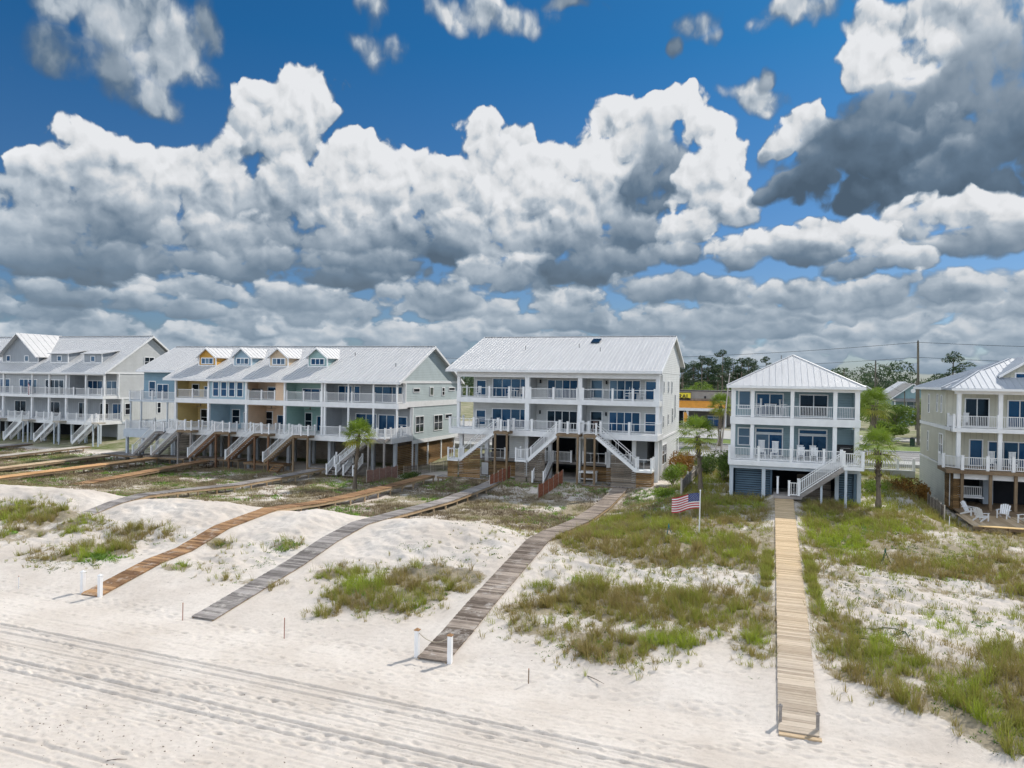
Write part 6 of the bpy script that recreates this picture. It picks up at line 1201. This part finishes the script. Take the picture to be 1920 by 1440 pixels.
upole(22.4, 146, 7.0, 'short thin pole standing before the small grey house', (), .14)
upole(14.4, 168, 11.4, 'thin distant pole right of the hipped white roof', (), .18)
upole(15.2, 122.5, 6.8, 'weathered grey pole rising among the bushes behind the big palm', (), .18)
upole(24.9, 150, 9.0, 'medium height pole between the lamp pole and the tallest pole', (.4,), .15)
upole(-62, 116, 13.5, 'utility pole hidden behind the coloured terrace', ()) if False else None
wm_ = plain('black_cable', (.03, .03, .035), .6)
def wire(a, b, sag, label, r_=.022):
    a = Vector(a); b = Vector(b); pts = [a.lerp(b, i / 24) - Vector((0, 0, sag * (1 - (i / 12 - 1) ** 2))) for i in range(25)]
    tag(MB().tube(pts, r_, 5).build('power_line', wm_, org=tuple(pts[0])), label, 'power line', 'power lines between the poles')
TP = (19.4, 116.0)
wire((TP[0], TP[1], 17.4), (-52, 108, 14.7), 1.1, 'highest power line running left from the tallest pole', .028); wire((TP[0], TP[1], 15.3), (-52, 108, 13.0), 1.0, 'second power line running left from the tallest pole', .026)
wire((TP[0], TP[1], 17.4), (85, 122, 17.5), .9, 'highest power line running right from the tallest pole', .028); wire((TP[0], TP[1], 15.3), (85, 122, 15.4), .9, 'second power line running right from the tallest pole', .026)
wire((16.7, 138, 13.6), (-52, 128, 11.3), 1.2, 'lower power line passing above the store roof', .028); wire((16.7, 138, 13.0), (22.3, 146, 10.0), .3, 'short service line between the lamp pole and the thin pole', .02)
# ------------------------------------------------------------------ small houses far behind
def cottage(x, y, w, d, hw, hp, wm1, rm, label, z=3.2, win=True):
    t = Thing('cottage', (x, y, z), label, 'house'); t.part('wall', MB().box(x - w / 2, x + w / 2, y, y + d, z, z + hw), wm1); t.part('gable', MB().prism([(x - w / 2, y + .02, z + hw), (x + w / 2, y + .02, z + hw), (x, y + .02, z + hp - .1)], (0, d - .04, 0)), wm1)
    mb = MB(); k = (hp - hw) / (w / 2)
    for s in (-1, 1): mb.prism([(x, y - .5, z + hp), (x + s * (w / 2 + .5), y - .5, z + hw - .5 * k), (x + s * (w / 2 + .5), y + d + .5, z + hw - .5 * k), (x, y + d + .5, z + hp)], (0, 0, .14))
    t.part('roof', mb, rm); mb = MB()
    for s in (-1, 1): mb.prism([(x, y - .56, z + hp + .1), (x + s * (w / 2 + .5), y - .56, z + hw - .5 * k + .1), (x + s * (w / 2 + .5), y - .56, z + hw - .5 * k - .15), (x, y - .56, z + hp - .15)], (0, .05, 0))
    t.part('bargeboard', mb, trimw)
    if win:
        t.part('porch_post', MB().box(x - w / 2 + .1, x - w / 2 + .3, y - 1.9, y - 1.7, z, z + hw - .5).box(x + w / 2 - .3, x + w / 2 - .1, y - 1.9, y - 1.7, z, z + hw - .5), white); t.part('porch_roof', MB().prism([(x - w / 2 - .2, y - 2.1, z + hw - .6), (x - w / 2 - .2, y - .02, z + hw - .1), (x - w / 2 - .2, y - .02, z + hw - .25), (x - w / 2 - .2, y - 2.1, z + hw - .75)], (w + .4, 0, 0)), rm)
        window(t, 'f', y, x - 1.2, x + 1.6, z + hw - 2.6, z + hw - .6, 2, gl=glassd); t.part('gable_vent', MB().tube([(x, y - .02, z + (hw + hp) / 2), (x, y + .01, z + (hw + hp) / 2)], .45, 14), white)
    return t
gro = plain('grey_shingles', (.24, .235, .225), .9)
cottage(27.3, 168, 7.5, 12, 5.6, 8.5, siding('cottage_blue_siding', (.24, .36, .38)), gro, 'small grey blue gabled cottage behind the trees at right')
cottage(31.5, 205, 9, 10, 6.0, 9.0, CW, roofw, 'distant cottage with a white metal roof behind the small grey cottage', win=False); cottage(23.5, 212, 9, 10, 5.0, 7.9, CW, roofw, 'far white roofed cottage between the poles', win=False)
cottage(-4.5, 186, 11, 12, 6.0, 8.6, CW, roofw, 'white hipped roof just left of the grey blue house roof', win=False); cottage(15.2, 185, 6, 8, 4.6, 6.8, siding('cottage_cream', (.5, .5, .46)), gro, 'cottage half hidden right of the hipped roof', win=False)
t = Thing('litter_bin', (18.3, 112.5, 3.08), 'small dark green litter bin on the verge by the tall pole', 'bin'); t.part('barrel', MB().tube([(18.3, 112.5, 3.08), (18.3, 112.5, 4.1)], [.30, .34], 14), plain('dark_green_paint', (.02, .05, .03))); t.part('lid', MB().tube([(18.3, 112.5, 4.101), (18.3, 112.5, 4.25)], [.36, .2], 14), dark)
# ------------------------------------------------------------------ flags
redm = plain('flag_red', (.50, .03, .05), .7); blum = plain('flag_blue', (.03, .05, .18), .7); whm = plain('flag_white', (.75, .75, .75), .7)
def flag(parent, org, at, L, H_, drop, wave, dirv):
    """stars-and-stripes cloth built as stripes with real folds"""
    at = Vector(at) - Vector(org); d = Vector(dirv).normalized(); per = Vector((-d.y, d.x, 0)); N_ = 30
    def pt(s, t, off=0.0):
        f = math.sin(s * 8.5 + t * 1.5) * wave * (.2 + s); return at + d * (L * s) + per * (f + off) + Vector((0, 0, -H_ * t - drop * s + .05 * math.sin(s * 6)))
    M_ = MB()
    for k in range(13):
        M_.cm = 0 if k % 2 == 0 else 1
        for i in range(N_):
            s0, s1 = i / N_, (i + 1) / N_
            if k < 7 and s1 <= .401: continue
            for o_ in (.004, -.004): 
                q_ = [pt(s0, k / 13, o_), pt(s1, k / 13, o_), pt(s1, (k + 1) / 13, o_), pt(s0, (k + 1) / 13, o_)]; M_.add(q_ if o_ > 0 else q_[::-1], [(0, 1, 2, 3)])
    M_.cm = 2
    for i in range(12):
        for k in range(7):
            for o_ in (.004, -.004): q_ = [pt(i / N_, k / 13, o_), pt((i + 1) / N_, k / 13, o_), pt((i + 1) / N_, (k + 1) / 13, o_), pt(i / N_, (k + 1) / 13, o_)]; M_.add(q_ if o_ > 0 else q_[::-1], [(0, 1, 2, 3)])
    M_.cm = 1
    for row in range(9):
        for c in range(6 if row % 2 == 0 else 5):
            s = .4 * ((c + .5 + (.5 if row % 2 else 0)) / 6.2); t_ = (row + .8) / 9.6 * 7 / 13
            for o_ in (.008, -.008):
                ps = []
                for j in range(10): rr = (.026 if j % 2 == 0 else .011); a = j * math.pi / 5; ps.append(pt(s + rr * math.sin(a) / L * .8, t_ - rr * math.cos(a) / H_ * .8, o_))
                M_.add(ps if o_ > 0 else ps[::-1], [tuple(range(10))])
    return M_.build('flag', [redm, whm, blum], parent)
fx, fy = -4.0, 46.3; fz = zt(fx, fy); t = Thing('flagpole', (fx, fy, fz), 'white flagpole with a stars and stripes flag in the dune grass', 'flagpole'); t.part('pole', MB().tube([(fx, fy, fz - .3), (fx + .03, fy, fz + 2.62)], [.045, .035], 9), white)
t.part('finial', MB().tube([(fx + .03, fy, fz + 2.621), (fx + .03, fy, fz + 2.67), (fx + .03, fy, fz + 2.72)], [.03, .06, .02], 8), white); flag(t.o, t.loc, (fx - .02, fy, fz + 2.52), 1.65, .95, .34, .06, (-.97, -.18, 0))
ax_, ay_ = -106.2 + 5.2, 77.4; t = Thing('hanging_flag', (-101.6, 77.9, 9.2), 'small red and white striped flag hanging on the balcony of the grey terrace', 'flag'); t.part('staff', MB().tube([(-102.6, 77.95, 10.6), (-101.5, 77.3, 9.9)], .03, 6), white); flag(t.o, t.loc, (-101.55, 77.3, 9.9), .5, 1.5, .3, .08, (.6, -.5, 0))
# ------------------------------------------------------------------ furniture
def adirondack(x, y, z, rz, label, mat=white):
    root = empty('adirondack_chair', (x, y, z), label, 'chair', 'white garden chairs', rz)
    mb = MB()
    for k in range(5): mb.beam((-.24 + .12 * k, .05, .36), (-.24 + .12 * k, .55, .24), .105, .02)
    mb.build('seat', mat, root); mb = MB()
    for k in range(5): mb.beam((-.24 + .12 * k, .46, .24), (-.27 + .135 * k, .80, .98 - .02 * (k - 2) ** 2), .105, .02)
    mb.build('backrest', mat, root)
    for s in (-1, 1):
        MB().beam((s * .33, .0, .56), (s * .33, .68, .58), .13, .025).build('armrest', mat, root); MB().box(s * .30 - .03, s * .30 + .03, .0, .09, 0, .545).build('leg', mat, root); MB().beam((s * .28, .04, .33), (s * .28, .82, .03), .03, .10).build('leg', mat, root)
    return root
for x, y, a, lb in ((14.15, 61.9, .9, 'white garden chair farthest left on the timber deck, turned to the right'), (14.35, 59.9, 2.3, 'white garden chair seen from behind in front of the leftmost one'), (15.75, 61.3, -.55, 'white garden chair facing the beach beside the timber post'), (16.5, 59.6, -1.0, 'white garden chair cut by the right edge of the photo')): adirondack(x, y, 1.88, a, lb)
t = platform(13.1, 22, 57.4, 62.55, 1.86, wtan, 'timber deck with garden chairs before the sage house'); t.o['group'] = ''; del t.o['group']
t = Thing('bench', (13.3, 56.4, 1.7), 'long low yellow timber bench edging the deck at right', 'bench'); mb = MB()
for k in range(3): mb.box(13.25, 22, 56.45 + .15 * k, 56.585 + .15 * k, 1.98, 2.03)
t.part('seat', mb, wood('golden_boards', (.56, .38, .16), (.80, .58, .28))); 
for x in (13.6, 15.0, 16.4, 17.8): t.part('leg', MB().box(x - .06, x + .06, 56.5, 56.85, 1.3, 1.979), wpost)
t = Thing('porch_swing', (14.9, 67.3, 2.6), 'white slatted swing bench in the dark ground storey of the sage house', 'bench'); mb = MB().box(14.15, 15.85, 66.9, 67.0, 3.35, 3.43).box(14.15, 15.85, 66.9, 67.0, 2.65, 2.73)
for k in range(13): mb.box(14.2 + .13 * k, 14.24 + .13 * k, 66.93, 66.97, 2.731, 3.349)
t.part('backrest', mb, white); t.part('seat', MB().box(14.15, 15.85, 66.4, 66.9, 2.55, 2.64), white)
for x in (14.2, 15.8): t.part('chain', MB().tube([(x, 66.7, 2.6), (x, 66.9, 4.55)], .015, 5), dark)
def dchair(x, y, z, rz, label, h=1.05, seat=.45, mat=white, group='white balcony chairs'):
    root = empty('deck_chair', (x, y, z), label, 'chair', group, rz); MB().box(-.24, .24, -.22, .24, seat - .04, seat).build('seat', mat, root); mb = MB()
    for k in range(5): mb.box(-.23 + .095 * k, -.16 + .095 * k, .245, .275, seat, h)
    mb.box(-.25, .25, .24, .28, h + .001, h + .06); mb.build('backrest', mat, root)
    for s in (-1, 1):
        MB().box(s * .26 - .025, s * .26 + .025, -.22, .24, seat + .20, seat + .24).build('armrest', mat, root)
        for y_ in (-.2, .22): MB().box(s * .22 - .025, s * .22 + .025, y_ - .025, y_ + .025, 0, seat - .041).build('leg', mat, root)
    return root
def dtable(x, y, z, w, d, h, label, mat=white, group='balcony tables'):
    root = empty('deck_table', (x, y, z), label, 'table', group); MB().box(-w / 2, w / 2, -d / 2, d / 2, h - .05, h).build('tabletop', mat, root)
    for a in (-1, 1):
        for b in (-1, 1): MB().box(a * (w / 2 - .08) - .03, a * (w / 2 - .08) + .03, b * (d / 2 - .08) - .03, b * (d / 2 - .08) + .03, 0, h - .051).build('leg', mat, root)
    return root
dchair(-.95, 60.1, 8.74, -1.3, 'high white chair left of the table on the upper balcony of the grey blue house', 1.35, .75); dchair(.95, 60.2, 8.74, 1.3, 'high white chair right of the table on the upper balcony of the grey blue house', 1.3, .75); dtable(0, 60.1, 8.74, .9, .9, 1.0, 'high white table on the upper balcony of the grey blue house')
dchair(-.55, 59.6, 5.59, .2, 'white rocking chair at left on the lower deck of the grey blue house', 1.3, .5); dchair(.35, 59.6, 5.59, -.2, 'white rocking chair at right on the lower deck of the grey blue house', 1.25, .5)
dtable(2.7, 59.6, 5.59, 1.5, .8, .74, 'white dining table on the lower deck of the grey blue house')
for x, y, a, lb in ((2.2, 58.9, 3.14, 'white dining chair at the near left of the lower deck table'), (3.1, 58.9, 3.14, 'white dining chair at the near right of the lower deck table'), (2.2, 60.3, 0, 'white dining chair at the far left of the lower deck table'), (3.1, 60.3, 0, 'white dining chair at the far right of the lower deck table')): dchair(x, y, 5.59, a, lb, .98)
blk = plain('black_cover', (.015, .015, .018), .55)
def grill(x, y, z, label):
    root = empty('gas_grill', (x, y, z), label, 'grill'); mb = MB(); mb.tube([(-.62, 0, .98), (.62, 0, .98)], .26, 12); mb.build('lid', blk, root); MB().box(-.75, .75, -.27, .27, .12, .95).build('cover', blk, root)
    for s in (-1, 1): MB().tube([(s * .6, -.28, .08), (s * .6, -.22, .08)], .08, 10).build('wheel', dark, root)
    MB().tube([(-.35, -.3, .99), (.35, -.3, .99)], .02, 6).build('handle', conc, root)
grill(5.3, 60.0, 5.59, 'black covered gas grill at the right end of the grey blue house deck'); grill(-54.9, 69.0, 8.62 - .0, 'dark grill on the upper peach balcony') 
dtable(-12.2, 69.4, 9.5, .9, .9, .75, 'round white table on the upper right balcony of the white house'); dchair(-12.9, 69.5, 9.5, -1.4, 'white chair left of the table on the upper right balcony of the white house', 1.2); dchair(-11.4, 69.6, 9.5, 1.4, 'white chair right of the table on the upper right balcony of the white house', 1.15)
dtable(-24.1, 69.4, 9.5, .8, .8, .75, 'white table on the upper left balcony of the white house'); dchair(-24.8, 69.6, 9.5, -1.2, 'white chair left of the table on the upper left balcony of the white house'); dchair(-23.3, 69.6, 9.5, 1.2, 'white chair right of the table on the upper left balcony of the white house'); dchair(-28.1, 69.4, 9.5, -.4, 'white chair alone at the left end of the upper balcony of the white house')
greyf = plain('grey_furniture', (.35, .37, .40)); dtable(-27.2, 68.9, 6.41, 1.4, .8, .72, 'grey table on the lower left balcony of the white house', greyf)
for x, a, lb in ((-28.2, -1.5, 'grey chair at the left of the grey table'), (-26.2, 1.5, 'grey chair at the right of the grey table'), (-24.2, .3, 'grey chair before the sliding doors on the lower left balcony')): dchair(x, 69.0, 6.41, a, lb, 1.0, mat=greyf)
dchair(-15.9, 69.4, 6.41, .1, 'dark chair under the window on the lower right balcony of the white house', .95, mat=plain('brown_furniture', (.16, .1, .08)))
dchair(14.5, 67.0, 8.06, -.9, 'white chair on the upper balcony of the sage house', 1.1); dchair(16.4, 66.6, 4.9, 0, 'white rocking chair on the lower deck of the sage house, left one', 1.3); dchair(17.8, 66.6, 4.9, 0, 'white rocking chair on the lower deck of the sage house, right one', 1.3)
dtable(-71.0, 69.9, 4.68, 1.3, .9, .74, 'white table on the lower deck of the slate blue unit'); dchair(-72.2, 69.9, 4.68, -1.5, 'white chair beside the table on the slate blue unit deck')
# white shelter-like table under the middle building
t = Thing('work_table', (-16.2, 67.9, 1.8), 'bulky white work table standing on the sand under the middle building', 'table'); t.part('tabletop', MB().box(-17.2, -15.3, 67.5, 68.4, 2.62, 2.78), white)
for x in (-17.15, -15.6):
    for y in (67.5, 68.15): t.part('leg', MB().box(x, x + .22, y, y + .22, 1.3, 2.619), white)
t.part('shelf', MB().box(-17.1, -15.4, 67.75, 68.14, 2.0, 2.06), white)
# white steps with railings below the palm by the terrace
t = Thing('garden_steps', (-39.6, 64.9, 1.1), 'low grey steps with white railings beside the leaning palm', 'steps'); 
for u0_ in (-43.2, -41.2):
    stair_v(t, 67.1, 2.3, 65.3, 1.25, u0_, u0_ + 1.2, wgrey)
t.part('landing', MB().box(-43.2, -40.0, 67.12, 68.3, 2.06, 2.28), wgrey)
# blue towels/items, small dark stand in the dune
for x, y, col_, lb in ((5.9, 43.6, (.03, .10, .06), 'dark green three legged stand among the dune grass right of the boardwalk'), (-5.6, 44.4, (.03, .16, .18), 'small teal three legged stand in the grass left of the flagpole')):
    z = zt(x, y); t = Thing('tripod_stand', (x, y, z), lb, 'stand'); mt = plain('stand_%d' % int(x), col_)
    for k in range(3): a = k * 2.09; t.part('leg', MB().tube([(x + .28 * math.cos(a), y + .28 * math.sin(a), z), (x, y, z + .62)], .02, 5), mt)
    t.part('head', MB().tube([(x, y, z + .60), (x, y, z + .80)], [.06, .02], 7), mt)
t = Thing('garden_hose', (4.3, 33.6, zt(4.3, 33.6)), 'dark green hose looping over the sand right of the boardwalk', 'hose'); mb = MB(); pts = []
for i in range(40): a = i / 39 * 5.0; x = 4.2 + 1.25 * math.cos(a) + .18 * i / 10; y = 33.6 + .9 * math.sin(a); pts.append((x, y, zt(x, y) + .03))
t.part('hose', mb.tube(pts, .022, 5), plain('hose_green', (.03, .07, .04))); t.part('nozzle', MB().tube([pts[-1], (pts[-1][0] + .12, pts[-1][1], pts[-1][2] + .02)], [.03, .02], 6), dark)
t = Thing('concrete_slab', (-17, 66, 1.7), 'pale concrete paving under the front of the middle building', 'paving'); t.part('slab', MB().box(-29.8, -10.0, 67.4, 75.8, 1.2, 1.72), conc)
